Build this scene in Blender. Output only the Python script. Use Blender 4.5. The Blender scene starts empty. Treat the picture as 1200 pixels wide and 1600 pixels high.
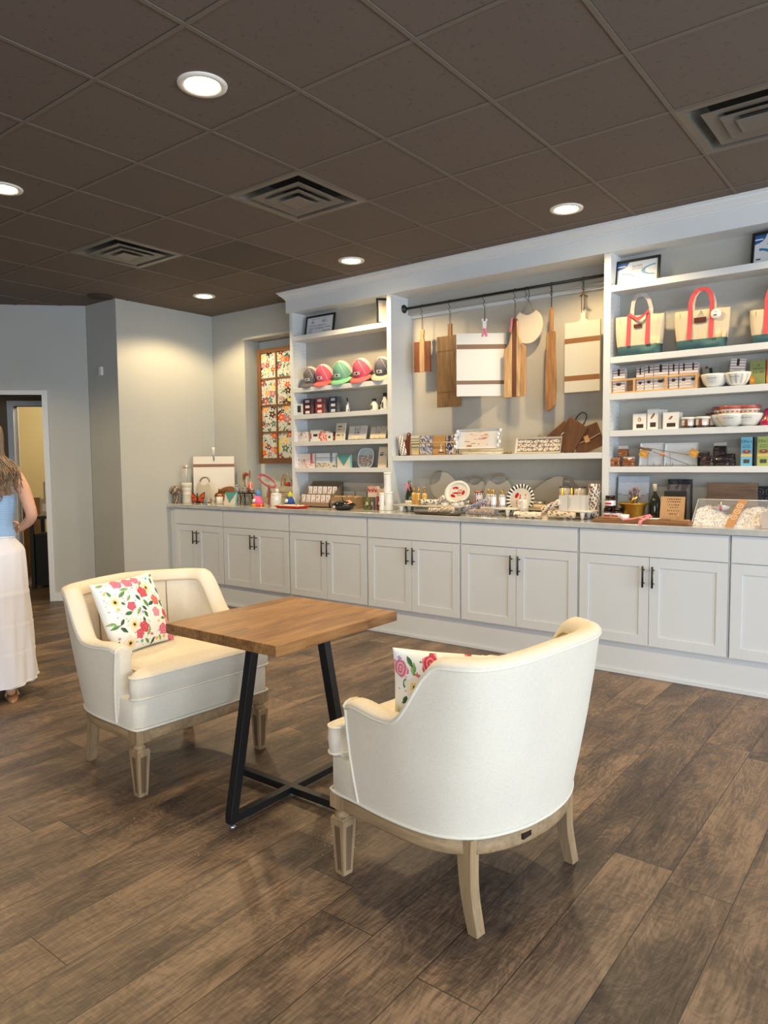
import bpy, bmesh, math, random
from mathutils import Vector, Matrix, Euler
random.seed(7)
PI = math.pi
SC = bpy.context.scene
COL = SC.collection

# ------------------------------------------------------------------ camera
CAMZ = 1.406
F_PX = 1126.0
YAW, PITCH, ROLL = [math.radians(a) for a in (-37.699, -3.942, -0.564)]
_f = Vector((math.sin(YAW) * math.cos(PITCH), math.cos(YAW) * math.cos(PITCH), math.sin(PITCH)))
_r = Vector((math.cos(YAW), -math.sin(YAW), 0))
_u = _r.cross(_f)
CR = _r * math.cos(ROLL) + _u * math.sin(ROLL)
CU = -_r * math.sin(ROLL) + _u * math.cos(ROLL)
CF = _f
cam_data = bpy.data.cameras.new('camera')
cam = bpy.data.objects.new('camera', cam_data)
COL.objects.link(cam)
cam.matrix_world = Matrix.Translation((0, 0, CAMZ)) @ Matrix((
    (CR.x, CU.x, -CF.x), (CR.y, CU.y, -CF.y), (CR.z, CU.z, -CF.z))).to_4x4()
cam_data.sensor_fit = 'HORIZONTAL'
cam_data.sensor_width = 36.0
cam_data.lens = F_PX / 1200.0 * 36.0
cam_data.clip_start = 0.05
SC.camera = cam

# ------------------------------------------------------------------ exposure, world, daylight
SC.view_settings.view_transform = 'Standard'
SC.view_settings.look = 'None'
SC.view_settings.exposure = 0.95
SC.view_settings.gamma = 1.0
SC.view_settings.use_curve_mapping = False
W = bpy.data.worlds.new('daylight_world')
SC.world = W
W.use_nodes = True
W.node_tree.nodes['Background'].inputs[0].default_value = (0.62, 0.78, 1.0, 1)
W.node_tree.nodes['Background'].inputs[1].default_value = 0.6


def area_light(name, loc, rot, sx, sy, power, color):
    d = bpy.data.lights.new(name, 'AREA')
    d.shape = 'RECTANGLE'; d.size = sx; d.size_y = sy; d.energy = power; d.color = color
    o = bpy.data.objects.new(name, d); COL.objects.link(o)
    o.location = loc; o.rotation_euler = rot
    return o


DAY = (0.80, 0.90, 1.0)
# daylight through the shop windows: a long window wall on the right, a smaller one behind the camera
area_light('daylight_right_window', (4.05, 0.2, 1.45), (0, PI / 2, 0), 2.1, 6.2, 185, DAY)
area_light('daylight_rear_window', (1.9, -4.15, 1.45), (PI / 2, 0, 0), 3.7, 2.1, 85, DAY)
SPOT_W = 53
WARM = (1.0, 0.74, 0.40)

# ------------------------------------------------------------------ colour and projection helpers


def lin(c):
    c = c / 255.0
    return c / 12.92 if c <= 0.04045 else ((c + 0.055) / 1.055) ** 2.4


def S(r, g, b):
    return (lin(r), lin(g), lin(b), 1.0)


def ray(px, py):
    return (CR * ((px - 600) / F_PX) - CU * ((py - 800) / F_PX) + CF)


def on_y(px, py, Y):
    d = ray(px, py); t = Y / d.y
    return Vector((d.x * t, Y, d.z * t + CAMZ))


def on_z(px, py, z):
    d = ray(px, py); t = (z - CAMZ) / d.z
    return Vector((d.x * t, d.y * t, z))


def x_at(px, Y, z):
    k = (px - 600) / F_PX
    a = CR - CF * k
    return -(a.y * Y + a.z * (z - CAMZ)) / a.x


def z_at(py, x, Y):
    k = -(py - 800) / F_PX
    a = CU - CF * k
    return CAMZ - (a.x * x + a.y * Y) / a.z


# ------------------------------------------------------------------ materials (all procedural; base colour comes from face colours)
MATS = {}


class NT:
    def __init__(s, m):
        m.use_nodes = True
        s.t = m.node_tree; s.n = s.t.nodes; s.b = s.n['Principled BSDF']

    def add(s, typ, **kw):
        nd = s.n.new(typ)
        for k, v in kw.items():
            if k == 'ins':
                for a, b in v.items():
                    if isinstance(b, bpy.types.NodeSocket):
                        s.t.links.new(b, nd.inputs[a])
                    else:
                        nd.inputs[a].default_value = b
            else:
                setattr(nd, k, v)
        return nd

    def link(s, a, b):
        s.t.links.new(a, b)

    def math(s, op, a, b=0.0, c=None):
        ins = {0: a, 1: b}
        if c is not None:
            ins[2] = c
        return s.add('ShaderNodeMath', operation=op, ins=ins).outputs[0]

    def mix(s, fac, a, b, blend='MIX'):
        nd = s.n.new('ShaderNodeMix'); nd.data_type = 'RGBA'; nd.blend_type = blend
        for i, v in ((0, fac), (6, a), (7, b)):
            if isinstance(v, bpy.types.NodeSocket):
                s.t.links.new(v, nd.inputs[i])
            else:
                nd.inputs[i].default_value = v
        return nd.outputs[2]

    def ramp(s, fac, stops):
        nd = s.n.new('ShaderNodeValToRGB'); s.link(fac, nd.inputs[0])
        e = nd.color_ramp.elements
        while len(e) < len(stops):
            e.new(0.5)
        for i, (p, c) in enumerate(stops):
            e[i].position = p; e[i].color = c
        return nd.outputs[0]


def newmat(name):
    m = bpy.data.materials.new(name)
    return m, NT(m)


def bump(nt, h, strength, dist=0.002):
    b = nt.add('ShaderNodeBump', ins={'Strength': strength, 'Distance': dist, 'Height': h})
    nt.link(b.outputs[0], nt.b.inputs['Normal'])


def colmat(name, rough=0.6, metal=0.0, spec=0.5, noise=None, mottle=0.0, mscale=30, trans=0.0, alpha=1.0, coat=0.0):
    m, nt = newmat(name)
    a = nt.add('ShaderNodeAttribute', attribute_name='Col')
    c = a.outputs['Color']
    tc = nt.add('ShaderNodeTexCoord').outputs['Object']
    if mottle:
        nz = nt.add('ShaderNodeTexNoise', ins={'Vector': tc, 'Scale': mscale, 'Detail': 4.0})
        k = nt.add('ShaderNodeMapRange', ins={'Value': nz.outputs[0], 'From Min': 0.3, 'From Max': 0.7, 'To Min': 1 - mottle, 'To Max': 1 + mottle}).outputs[0]
        c = nt.mix(1.0, c, k, 'MULTIPLY')
    nt.link(c, nt.b.inputs['Base Color'])
    nt.b.inputs['Roughness'].default_value = rough
    nt.b.inputs['Metallic'].default_value = metal
    nt.b.inputs['Specular IOR Level'].default_value = spec
    nt.b.inputs['Coat Weight'].default_value = coat
    if trans:
        nt.b.inputs['Transmission Weight'].default_value = trans
        nt.b.inputs['IOR'].default_value = 1.3
    if alpha < 1:
        nt.b.inputs['Alpha'].default_value = alpha
    if noise:
        nz = nt.add('ShaderNodeTexNoise', ins={'Vector': tc, 'Scale': noise[0], 'Detail': 3.0})
        bump(nt, nz.outputs[0], noise[1], noise[2])
    MATS[name] = m
    return m


colmat('matte', 0.75, mottle=0.04)
colmat('paint', 0.45, mottle=0.015, mscale=3)
colmat('wallpaint', 0.85, mottle=0.02, mscale=2, noise=(220, 0.25, 0.001))
colmat('satin', 0.4)
colmat('gloss', 0.12, coat=0.4)
colmat('metal', 0.28, metal=1.0)
colmat('brushed', 0.42, metal=1.0, mottle=0.08, mscale=60)
colmat('clear', 0.05, trans=0.95)
colmat('film', 0.08, alpha=0.13)
colmat('skin', 0.5, mottle=0.03, mscale=25)
colmat('leather', 0.45, noise=(300, 0.3, 0.001))


def m_linen():
    m, nt = newmat('linen')
    a = nt.add('ShaderNodeAttribute', attribute_name='Col').outputs['Color']
    tc = nt.add('ShaderNodeTexCoord').outputs['Object']
    hs = []
    for sc in ((60, 60, 1500), (700, 700, 60)):
        mp = nt.add('ShaderNodeMapping', ins={'Vector': tc, 'Scale': sc})
        hs.append(nt.add('ShaderNodeTexNoise', ins={'Vector': mp.outputs[0], 'Scale': 1.0, 'Detail': 3.0}).outputs[0])
    h = nt.math('ADD', hs[0], hs[1])
    k = nt.add('ShaderNodeMapRange', ins={'Value': h, 'From Min': 0.7, 'From Max': 1.3, 'To Min': 0.90, 'To Max': 1.07}).outputs[0]
    big = nt.add('ShaderNodeTexNoise', ins={'Vector': tc, 'Scale': 5.0, 'Detail': 2.0}).outputs[0]
    k2 = nt.add('ShaderNodeMapRange', ins={'Value': big, 'From Min': 0.3, 'From Max': 0.7, 'To Min': 0.97, 'To Max': 1.03}).outputs[0]
    c = nt.mix(1.0, nt.mix(1.0, a, k, 'MULTIPLY'), k2, 'MULTIPLY')
    nt.link(c, nt.b.inputs['Base Color'])
    nt.b.inputs['Roughness'].default_value = 0.9
    nt.b.inputs['Sheen Weight'].default_value = 0.15
    bump(nt, nt.math('ADD', h, nt.math('MULTIPLY', big, 2.0)), 0.25, 0.002)
    MATS['linen'] = m


def m_cloth():
    m, nt = newmat('cloth')
    a = nt.add('ShaderNodeAttribute', attribute_name='Col').outputs['Color']
    tc = nt.add('ShaderNodeTexCoord').outputs['Object']
    nz = nt.add('ShaderNodeTexNoise', ins={'Vector': tc, 'Scale': 400.0, 'Detail': 2.0}).outputs[0]
    nt.link(a, nt.b.inputs['Base Color'])
    nt.b.inputs['Roughness'].default_value = 0.9
    bump(nt, nz, 0.2, 0.001)
    MATS['cloth'] = m


def m_wood(name, axis, rough=0.5, dark=0.45, freq=1.0):
    """wood grain running along the object axis; multiplies the face colour"""
    m, nt = newmat(name)
    a = nt.add('ShaderNodeAttribute', attribute_name='Col').outputs['Color']
    tc = nt.add('ShaderNodeTexCoord').outputs['Object']
    sc = [70 * freq] * 3; sc[axis] = 5 * freq
    mp = nt.add('ShaderNodeMapping', ins={'Vector': tc, 'Scale': tuple(sc)})
    g = nt.add('ShaderNodeTexNoise', ins={'Vector': mp.outputs[0], 'Scale': 1.0, 'Detail': 5.0, 'Roughness': 0.65, 'Distortion': 0.3}).outputs[0]
    sc2 = [14 * freq] * 3; sc2[axis] = 2.2 * freq
    mp2 = nt.add('ShaderNodeMapping', ins={'Vector': tc, 'Scale': tuple(sc2)})
    g2 = nt.add('ShaderNodeTexNoise', ins={'Vector': mp2.outputs[0], 'Scale': 1.0, 'Detail': 3.0, 'Distortion': 1.0}).outputs[0]
    k = nt.add('ShaderNodeMapRange', ins={'Value': nt.math('ADD', nt.math('MULTIPLY', g, 0.5), nt.math('MULTIPLY', g2, 0.5)), 'From Min': 0.33, 'From Max': 0.66, 'To Min': dark, 'To Max': 1.25}).outputs[0]
    c = nt.mix(1.0, a, k, 'MULTIPLY')
    nt.link(c, nt.b.inputs['Base Color'])
    nt.b.inputs['Roughness'].default_value = rough
    bump(nt, g, 0.12, 0.001)
    MATS[name] = m


m_linen(); m_cloth()
m_wood('woodx', 0); m_wood('woody', 1); m_wood('woodz', 2)
m_wood('washedwood', 2, 0.65, 0.6)
m_wood('washedwoodx', 0, 0.65, 0.6)


def m_tabletop():
    m, nt = newmat('butcher_block')
    tc = nt.add('ShaderNodeTexCoord').outputs['Object']
    sep = nt.add('ShaderNodeSeparateXYZ', ins={0: tc})
    # staves run along y, 42 mm wide, cut into 0.35 m lengths
    row = nt.math('FLOOR', nt.math('DIVIDE', sep.outputs[0], 0.042))
    w1 = nt.add('ShaderNodeTexWhiteNoise', noise_dimensions='1D', ins={'W': row}).outputs[0]
    yy = nt.math('ADD', sep.outputs[1], nt.math('MULTIPLY', w1, 3.0))
    cell = nt.math('FLOOR', nt.math('DIVIDE', yy, 0.38))
    cv = nt.add('ShaderNodeCombineXYZ', ins={0: row, 1: cell, 2: 0.0}).outputs[0]
    rnd = nt.add('ShaderNodeTexWhiteNoise', noise_dimensions='3D', ins={'Vector': cv})
    off = nt.add('ShaderNodeVectorMath', operation='MULTIPLY_ADD', ins={0: rnd.outputs['Color'], 1: (7, 7, 7), 2: tc}).outputs[0]
    mp = nt.add('ShaderNodeMapping', ins={'Vector': off, 'Scale': (60, 4, 60)})
    g = nt.add('ShaderNodeTexNoise', ins={'Vector': mp.outputs[0], 'Scale': 1.0, 'Detail': 6.0, 'Roughness': 0.6, 'Distortion': 0.5}).outputs[0]
    mp2 = nt.add('ShaderNodeMapping', ins={'Vector': tc, 'Scale': (9, 2.5, 9)})
    g2 = nt.add('ShaderNodeTexNoise', ins={'Vector': mp2.outputs[0], 'Scale': 1.0, 'Detail': 3.0, 'Distortion': 0.8}).outputs[0]
    v = nt.math('ADD', nt.math('MULTIPLY', g, 0.6), nt.math('ADD', nt.math('MULTIPLY', rnd.outputs[0], 0.10), nt.math('MULTIPLY', g2, 0.42)))
    c = nt.ramp(v, [(0.34, S(84, 57, 36)), (0.5, S(126, 88, 54)), (0.62, S(150, 110, 68)), (0.78, S(176, 134, 88))])
    nt.link(c, nt.b.inputs['Base Color'])
    nt.b.inputs['Roughness'].default_value = 0.38
    bump(nt, g, 0.06, 0.001)
    MATS['tabletop'] = m


def m_floor():
    m, nt = newmat('plank_floor')
    tc = nt.add('ShaderNodeTexCoord').outputs['Object']
    sep = nt.add('ShaderNodeSeparateXYZ', ins={0: tc})
    PW, PL = 0.2045, 1.26
    xx = nt.math('DIVIDE', nt.math('ADD', sep.outputs[0], 0.883 + 20 * PW), PW)
    row = nt.math('FLOOR', xx)
    w1 = nt.add('ShaderNodeTexWhiteNoise', noise_dimensions='1D', ins={'W': row}).outputs[0]
    yy = nt.math('ADD', nt.math('DIVIDE', sep.outputs[1], PL), nt.math('MULTIPLY', w1, 13.0))
    cell = nt.math('FLOOR', yy)
    cv = nt.add('ShaderNodeCombineXYZ', ins={0: row, 1: cell, 2: 0.0}).outputs[0]
    rnd = nt.add('ShaderNodeTexWhiteNoise', noise_dimensions='3D', ins={'Vector': cv})
    off = nt.add('ShaderNodeVectorMath', operation='MULTIPLY_ADD', ins={0: rnd.outputs['Color'], 1: (23, 23, 23), 2: tc}).outputs[0]
    # fine grain, cathedral figure, cross saw marks and dark smoky patches
    mp = nt.add('ShaderNodeMapping', ins={'Vector': off, 'Scale': (110, 7, 1)})
    g = nt.add('ShaderNodeTexNoise', ins={'Vector': mp.outputs[0], 'Scale': 1.0, 'Detail': 7.0, 'Roughness': 0.7, 'Distortion': 0.6}).outputs[0]
    mp2 = nt.add('ShaderNodeMapping', ins={'Vector': off, 'Scale': (6.5, 2.0, 1)})
    g2 = nt.add('ShaderNodeTexNoise', ins={'Vector': mp2.outputs[0], 'Scale': 1.0, 'Detail': 4.0, 'Roughness': 0.55, 'Distortion': 1.3}).outputs[0]
    wv = nt.math('SINE', nt.math('MULTIPLY', g2, 75.0))
    mp3 = nt.add('ShaderNodeMapping', ins={'Vector': off, 'Scale': (14, 190, 1)})
    g3 = nt.add('ShaderNodeTexNoise', ins={'Vector': mp3.outputs[0], 'Scale': 1.0, 'Detail': 2.0}).outputs[0]
    mp4 = nt.add('ShaderNodeMapping', ins={'Vector': off, 'Scale': (5.5, 1.7, 1)})
    g4 = nt.add('ShaderNodeTexNoise', ins={'Vector': mp4.outputs[0], 'Scale': 1.0, 'Detail': 3.0, 'Distortion': 0.7}).outputs[0]
    v = nt.math('MULTIPLY', g, 0.52)
    v = nt.math('ADD', v, nt.math('MULTIPLY', wv, 0.034))
    v = nt.math('ADD', v, nt.math('MULTIPLY', g3, 0.14))
    v = nt.math('ADD', v, nt.math('MULTIPLY', g4, 0.56))
    v = nt.math('ADD', v, nt.math('MULTIPLY', rnd.outputs[0], 0.07))
    c = nt.ramp(v, [(0.45, S(46, 39, 35)), (0.575, S(80, 67, 58)), (0.67, S(107, 89, 74)), (0.79, S(140, 118, 97))])
    # dark knots
    vo = nt.add('ShaderNodeTexVoronoi', ins={'Vector': nt.add('ShaderNodeMapping', ins={'Vector': off, 'Scale': (3.2, 1.3, 1)}).outputs[0], 'Scale': 1.0}).outputs['Distance']
    kn = nt.add('ShaderNodeMapRange', ins={'Value': nt.math('ADD', vo, nt.math('MULTIPLY', g, 0.06)), 'From Min': 0.05, 'From Max': 0.17, 'To Min': 0.5, 'To Max': 1.0}).outputs[0]
    c = nt.mix(1.0, c, kn, 'MULTIPLY')
    fx = nt.math('FRACT', xx); fy = nt.math('FRACT', yy)
    dx = nt.math('MULTIPLY', nt.math('MINIMUM', fx, nt.math('SUBTRACT', 1.0, fx)), PW)
    dy = nt.math('MULTIPLY', nt.math('MINIMUM', fy, nt.math('SUBTRACT', 1.0, fy)), PL)
    d = nt.math('MINIMUM', dx, dy)
    gr = nt.add('ShaderNodeMapRange', ins={'Value': d, 'From Min': 0.0006, 'From Max': 0.0022, 'To Min': 0.0, 'To Max': 1.0}).outputs[0]
    c = nt.mix(gr, S(30, 23, 19), c)
    nt.link(c, nt.b.inputs['Base Color'])
    rr = nt.add('ShaderNodeMapRange', ins={'Value': g, 'From Min': 0.3, 'From Max': 0.7, 'To Min': 0.36, 'To Max': 0.52}).outputs[0]
    nt.link(rr, nt.b.inputs['Roughness'])
    h = nt.math('ADD', nt.math('MULTIPLY', gr, 1.5), nt.math('ADD', g, nt.math('MULTIPLY', g3, 0.6)))
    bump(nt, h, 0.16, 0.0015)
    MATS['floor'] = m


def m_tile():
    m, nt = newmat('ceiling_tile')
    a = nt.add('ShaderNodeAttribute', attribute_name='Col').outputs['Color']
    tc = nt.add('ShaderNodeTexCoord').outputs['Object']
    n1 = nt.add('ShaderNodeTexNoise', ins={'Vector': tc, 'Scale': 160.0, 'Detail': 4.0}).outputs[0]
    n2 = nt.add('ShaderNodeTexNoise', ins={'Vector': tc, 'Scale': 45.0, 'Detail': 3.0}).outputs[0]
    pit = nt.add('ShaderNodeMapRange', ins={'Value': n2, 'From Min': 0.30, 'From Max': 0.38, 'To Min': 0.75, 'To Max': 1.0}).outputs[0]
    c = nt.mix(1.0, a, pit, 'MULTIPLY')
    nt.link(c, nt.b.inputs['Base Color'])
    nt.b.inputs['Roughness'].default_value = 0.95
    bump(nt, nt.math('ADD', n1, nt.math('MULTIPLY', pit, 1.0)), 0.35, 0.002)
    MATS['tile'] = m


def m_quartz():
    m, nt = newmat('quartz')
    tc = nt.add('ShaderNodeTexCoord').outputs['Object']
    n1 = nt.add('ShaderNodeTexNoise', ins={'Vector': tc, 'Scale': 6.0, 'Detail': 6.0, 'Distortion': 1.2}).outputs[0]
    c = nt.ramp(n1, [(0.35, S(176, 178, 176)), (0.65, S(196, 198, 197))])
    nt.link(c, nt.b.inputs['Base Color'])
    nt.b.inputs['Roughness'].default_value = 0.12
    nt.b.inputs['Coat Weight'].default_value = 0.3
    MATS['quartz'] = m


m_tabletop(); m_floor(); m_tile(); m_quartz()
m, nt = newmat('lamp_lens')
nt.b.inputs['Emission Color'].default_value = (1.0, 0.86, 0.58, 1)
nt.b.inputs['Emission Strength'].default_value = 14.0
MATS['lens'] = m

# ------------------------------------------------------------------ mesh builder


class MB:
    def __init__(s):
        s.v = []; s.f = []; s.c = []; s.m = []; s.s = []

    def add(s, vs, fs, col, mat='matte', smooth=False, M=None):
        b = len(s.v)
        if M is not None:
            vs = [M @ Vector(v) for v in vs]
        s.v.extend([tuple(v) for v in vs])
        for i, f in enumerate(fs):
            s.f.append(tuple(b + k for k in f))
            s.c.append(col[i] if isinstance(col, list) else col)
            s.m.append(mat); s.s.append(smooth)
        return s

    def box(s, c, d, col, mat='matte', M=None, front=None):
        x, y, z = [k / 2 for k in d]
        vs = [(c[0] + i * x, c[1] + j * y, c[2] + k * z) for i in (-1, 1) for j in (-1, 1) for k in (-1, 1)]
        fs = [(0, 1, 3, 2), (4, 6, 7, 5), (0, 4, 5, 1), (2, 3, 7, 6), (0, 2, 6, 4), (1, 5, 7, 3)]
        cols = [col] * 6
        if front:
            cols[2] = front
        return s.add(vs, fs, cols, mat, False, M)

    def bbox(s, x0, x1, y0, y1, z0, z1, col, mat='matte', M=None):
        return s.box(((x0 + x1) / 2, (y0 + y1) / 2, (z0 + z1) / 2), (abs(x1 - x0), abs(y1 - y0), abs(z1 - z0)), col, mat, M)

    def lathe(s, prof, col, mat='satin', seg=20, M=None, smooth=True, cx=0, cy=0, sx=1, sy=1, colf=None, cap=True):
        vs = []; fs = []; cols = []
        n = len(prof)
        for r, z in prof:
            for k in range(seg):
                a = 2 * PI * k / seg
                vs.append((cx + sx * r * math.cos(a), cy + sy * r * math.sin(a), z))
        for i in range(n - 1):
            for k in range(seg):
                k2 = (k + 1) % seg
                fs.append((i * seg + k, i * seg + k2, (i + 1) * seg + k2, (i + 1) * seg + k))
                cols.append(colf(i, k) if colf else col)
        if cap and prof[0][0] > 1e-5:
            fs.append(tuple(range(seg - 1, -1, -1))); cols.append(col)
        if cap and prof[-1][0] > 1e-5:
            fs.append(tuple((n - 1) * seg + k for k in range(seg))); cols.append(colf(n - 2, 0) if colf else col)
        return s.add(vs, fs, cols, mat, smooth, M)

    def cyl(s, c, r, h, col, mat='satin', seg=20, M=None):
        return s.lathe([(r, c[2]), (r, c[2] + h)], col, mat, seg, M, True, c[0], c[1])

    def tube(s, pts, r, col, mat='satin', seg=8, M=None, closed=False, flat=None, cap=True):
        """round (or flat strap, flat=(w,t)) tube along points"""
        pts = [Vector(p) for p in pts]
        n = len(pts); vs = []; fs = []
        up = None
        for i, p in enumerate(pts):
            if closed:
                t = pts[(i + 1) % n] - pts[i - 1]
            else:
                t = pts[min(i + 1, n - 1)] - pts[max(i - 1, 0)]
            if t.length < 1e-9:
                t = Vector((0, 0, 1))
            t.normalize()
            if up is None:
                up = Vector((0, 0, 1)) if abs(t.z) < 0.9 else Vector((0, 1, 0))
                if flat:
                    up = Vector(flat[2]) if len(flat) > 2 else up
            a = t.cross(up)
            if a.length < 1e-6:
                a = t.cross(Vector((1, 0, 0)))
            a.normalize(); b = a.cross(t).normalized()
            if not flat:
                up = b
            rr = r[i] if isinstance(r, (list, tuple)) else r
            for k in range(seg):
                an = 2 * PI * (k + 0.5) / seg
                if flat:
                    ca = 1 if math.cos(an) > 0 else -1; sa = 1 if math.sin(an) > 0 else -1
                    vs.append(p + a * ca * flat[1] / 2 + b * sa * flat[0] / 2)
                else:
                    vs.append(p + a * rr * math.cos(an) + b * rr * math.sin(an))
        m = n if closed else n - 1
        for i in range(m):
            j = (i + 1) % n
            for k in range(seg):
                k2 = (k + 1) % seg
                fs.append((i * seg + k, i * seg + k2, j * seg + k2, j * seg + k))
        if not closed and cap:
            fs.append(tuple(range(seg - 1, -1, -1))); fs.append(tuple((n - 1) * seg + k for k in range(seg)))
        return s.add(vs, fs, col, mat, not flat, M)

    def strap(s, pts, w, t, col, up, mat='cloth', M=None):
        return s.tube(pts, 0, col, mat, 4, M, flat=(w, t, up))

    def prism(s, poly, y0, y1, col, mat='matte', M=None, side=None, smooth=False):
        """2-D outline in x,z extruded along y"""
        n = len(poly)
        vs = [(p[0], y0, p[1]) for p in poly] + [(p[0], y1, p[1]) for p in poly]
        fs = [tuple(range(n)), tuple(range(2 * n - 1, n - 1, -1))]
        cols = [col, col]
        for i in range(n):
            j = (i + 1) % n
            fs.append((i, i + n, j + n, j)); cols.append(side or col)
        return s.add(vs, fs, cols, mat, smooth, M)

    def slab(s, poly, z0, z1, col, mat='matte', M=None):
        """2-D outline in x,y extruded along z"""
        n = len(poly)
        vs = [(p[0], p[1], z0) for p in poly] + [(p[0], p[1], z1) for p in poly]
        fs = [tuple(range(n - 1, -1, -1)), tuple(range(n, 2 * n))]
        for i in range(n):
            j = (i + 1) % n
            fs.append((i, j, j + n, i + n))
        return s.add(vs, fs, col, mat, False, M)

    def face(s, x0, x1, z0, z1, y, nx, nz, fn, mat='matte', M=None, mask=None):
        """picture grid facing -y; fn(u,v)->colour, u right, v up"""
        vs = [(x0 + (x1 - x0) * i / nx, y, z0 + (z1 - z0) * j / nz) for j in range(nz + 1) for i in range(nx + 1)]
        fs = []; cols = []
        for j in range(nz):
            for i in range(nx):
                u = (i + 0.5) / nx; v = (j + 0.5) / nz
                if mask and not mask(u, v):
                    continue
                a = j * (nx + 1) + i
                fs.append((a, a + 1, a + nx + 2, a + nx + 1)); cols.append(fn(u, v))
        return s.add(vs, fs, cols, mat, False, M)

    def ball(s, c, r, col, mat='satin', seg=14, rings=9, M=None):
        rx, ry, rz = r if isinstance(r, (tuple, list)) else (r, r, r)
        vs = []; fs = []
        for i in range(rings + 1):
            t = PI * i / rings
            for k in range(seg):
                a = 2 * PI * k / seg
                vs.append((c[0] + rx * math.sin(t) * math.cos(a), c[1] + ry * math.sin(t) * math.sin(a), c[2] - rz * math.cos(t)))
        for i in range(rings):
            for k in range(seg):
                k2 = (k + 1) % seg
                fs.append((i * seg + k, i * seg + k2, (i + 1) * seg + k2, (i + 1) * seg + k))
        return s.add(vs, fs, col, mat, True, M)

    def build(s, name, parent=None, loc=None, rz=0, bevel=0, rot=None, sub=0, solid=0, **props):
        me = bpy.data.meshes.new(name)
        me.from_pydata(s.v, [], s.f)
        names = []
        for k in s.m:
            if k not in names:
                names.append(k)
        for k in names:
            me.materials.append(MATS[k])
        at = me.color_attributes.new('Col', 'FLOAT_COLOR', 'CORNER')
        buf = []
        for f, c in zip(s.f, s.c):
            buf.extend(list(c[:3]) + [1.0] if True else c) if False else None
            for _ in f:
                buf.extend((c[0], c[1], c[2], 1.0))
        at.data.foreach_set('color', buf)
        me.polygons.foreach_set('material_index', [names.index(k) for k in s.m])
        me.polygons.foreach_set('use_smooth', s.s)
        me.update()
        o = bpy.data.objects.new(name, me); COL.objects.link(o)
        if parent:
            o.parent = parent
        if loc is not None:
            o.location = loc
        if rot is not None:
            o.rotation_euler = rot
        elif rz:
            o.rotation_euler = (0, 0, rz)
        if bevel:
            b = o.modifiers.new('bevel', 'BEVEL'); b.width = bevel; b.segments = 2; b.limit_method = 'ANGLE'; b.angle_limit = math.radians(40)
            b.harden_normals = False
        if solid:
            b = o.modifiers.new('solid', 'SOLIDIFY'); b.thickness = solid; b.offset = 0
        if sub:
            b = o.modifiers.new('sub', 'SUBSURF'); b.levels = sub; b.render_levels = sub
        for k, v in props.items():
            o[k] = v
        return o


def thing(name, label, cat, loc=(0, 0, 0), rz=0, group=None, rot=None):
    o = bpy.data.objects.new(name, None); COL.objects.link(o)
    o.empty_display_size = 0.05
    o.location = loc; o.rotation_euler = rot or (0, 0, rz)
    o['label'] = label; o['category'] = cat
    if group:
        o['group'] = group
    return o


def solo(mb, name, label, cat, loc=(0, 0, 0), rz=0, group=None, **kw):
    o = mb.build(name, None, loc, rz, **kw)
    o['label'] = label; o['category'] = cat
    if group:
        o['group'] = group
    return o


def struct(mb, name, **kw):
    o = mb.build(name, **kw); o['kind'] = 'structure'
    return o


def dup(root, label, loc=None, rz=None, rot=None):
    r = root.copy(); COL.objects.link(r)
    if loc is not None:
        r.location = loc
    if rz is not None:
        r.rotation_euler = (0, 0, rz)
    if rot is not None:
        r.rotation_euler = rot
    r['label'] = label
    for ch in list(root.children):
        c = ch.copy(); COL.objects.link(c); c.parent = r
        for g in list(ch.children):
            d = g.copy(); COL.objects.link(d); d.parent = c
    return r


def smoothstep(a, b, x):
    t = max(0.0, min(1.0, (x - a) / (b - a)))
    return t * t * (3 - 2 * t)


def text_mesh(mb, txt, size, x, z, y, col, mat='matte', M=None, align='CENTER', depth=0.0004, sx=1.0):
    """real lettering: the built-in font turned into faces standing in the x-z plane, facing -y"""
    cu = bpy.data.curves.new('lettering', 'FONT'); cu.body = txt; cu.size = size
    cu.align_x = align; cu.resolution_u = 2
    o = bpy.data.objects.new('lettering', cu)
    me = o.to_mesh()
    vs = [(x + v.co.x * sx, y - depth, z + v.co.y) for v in me.vertices]
    fs = [tuple(p.vertices) for p in me.polygons]
    mb.add(vs, fs, col, mat, False, M)
    o.to_mesh_clear()
    bpy.data.objects.remove(o); bpy.data.curves.remove(cu)
    return mb


WHITE = S(226, 226, 222)
# ------------------------------------------------------------------ room
H = 3.029
WALL = S(186, 187, 182)
TRIM = S(222, 225, 226)
CABW = S(218, 221, 222)
BROWN = S(108, 98, 90)
U = Vector((0.70710678, 0.70710678)); NV = Vector((-0.70710678, 0.70710678))   # along / through the diagonal door wall

fl = MB(); fl.bbox(-12, 4.3, -4.4, 9, -0.05, 0, S(120, 95, 75), 'floor'); struct(fl, 'floor')

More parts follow.
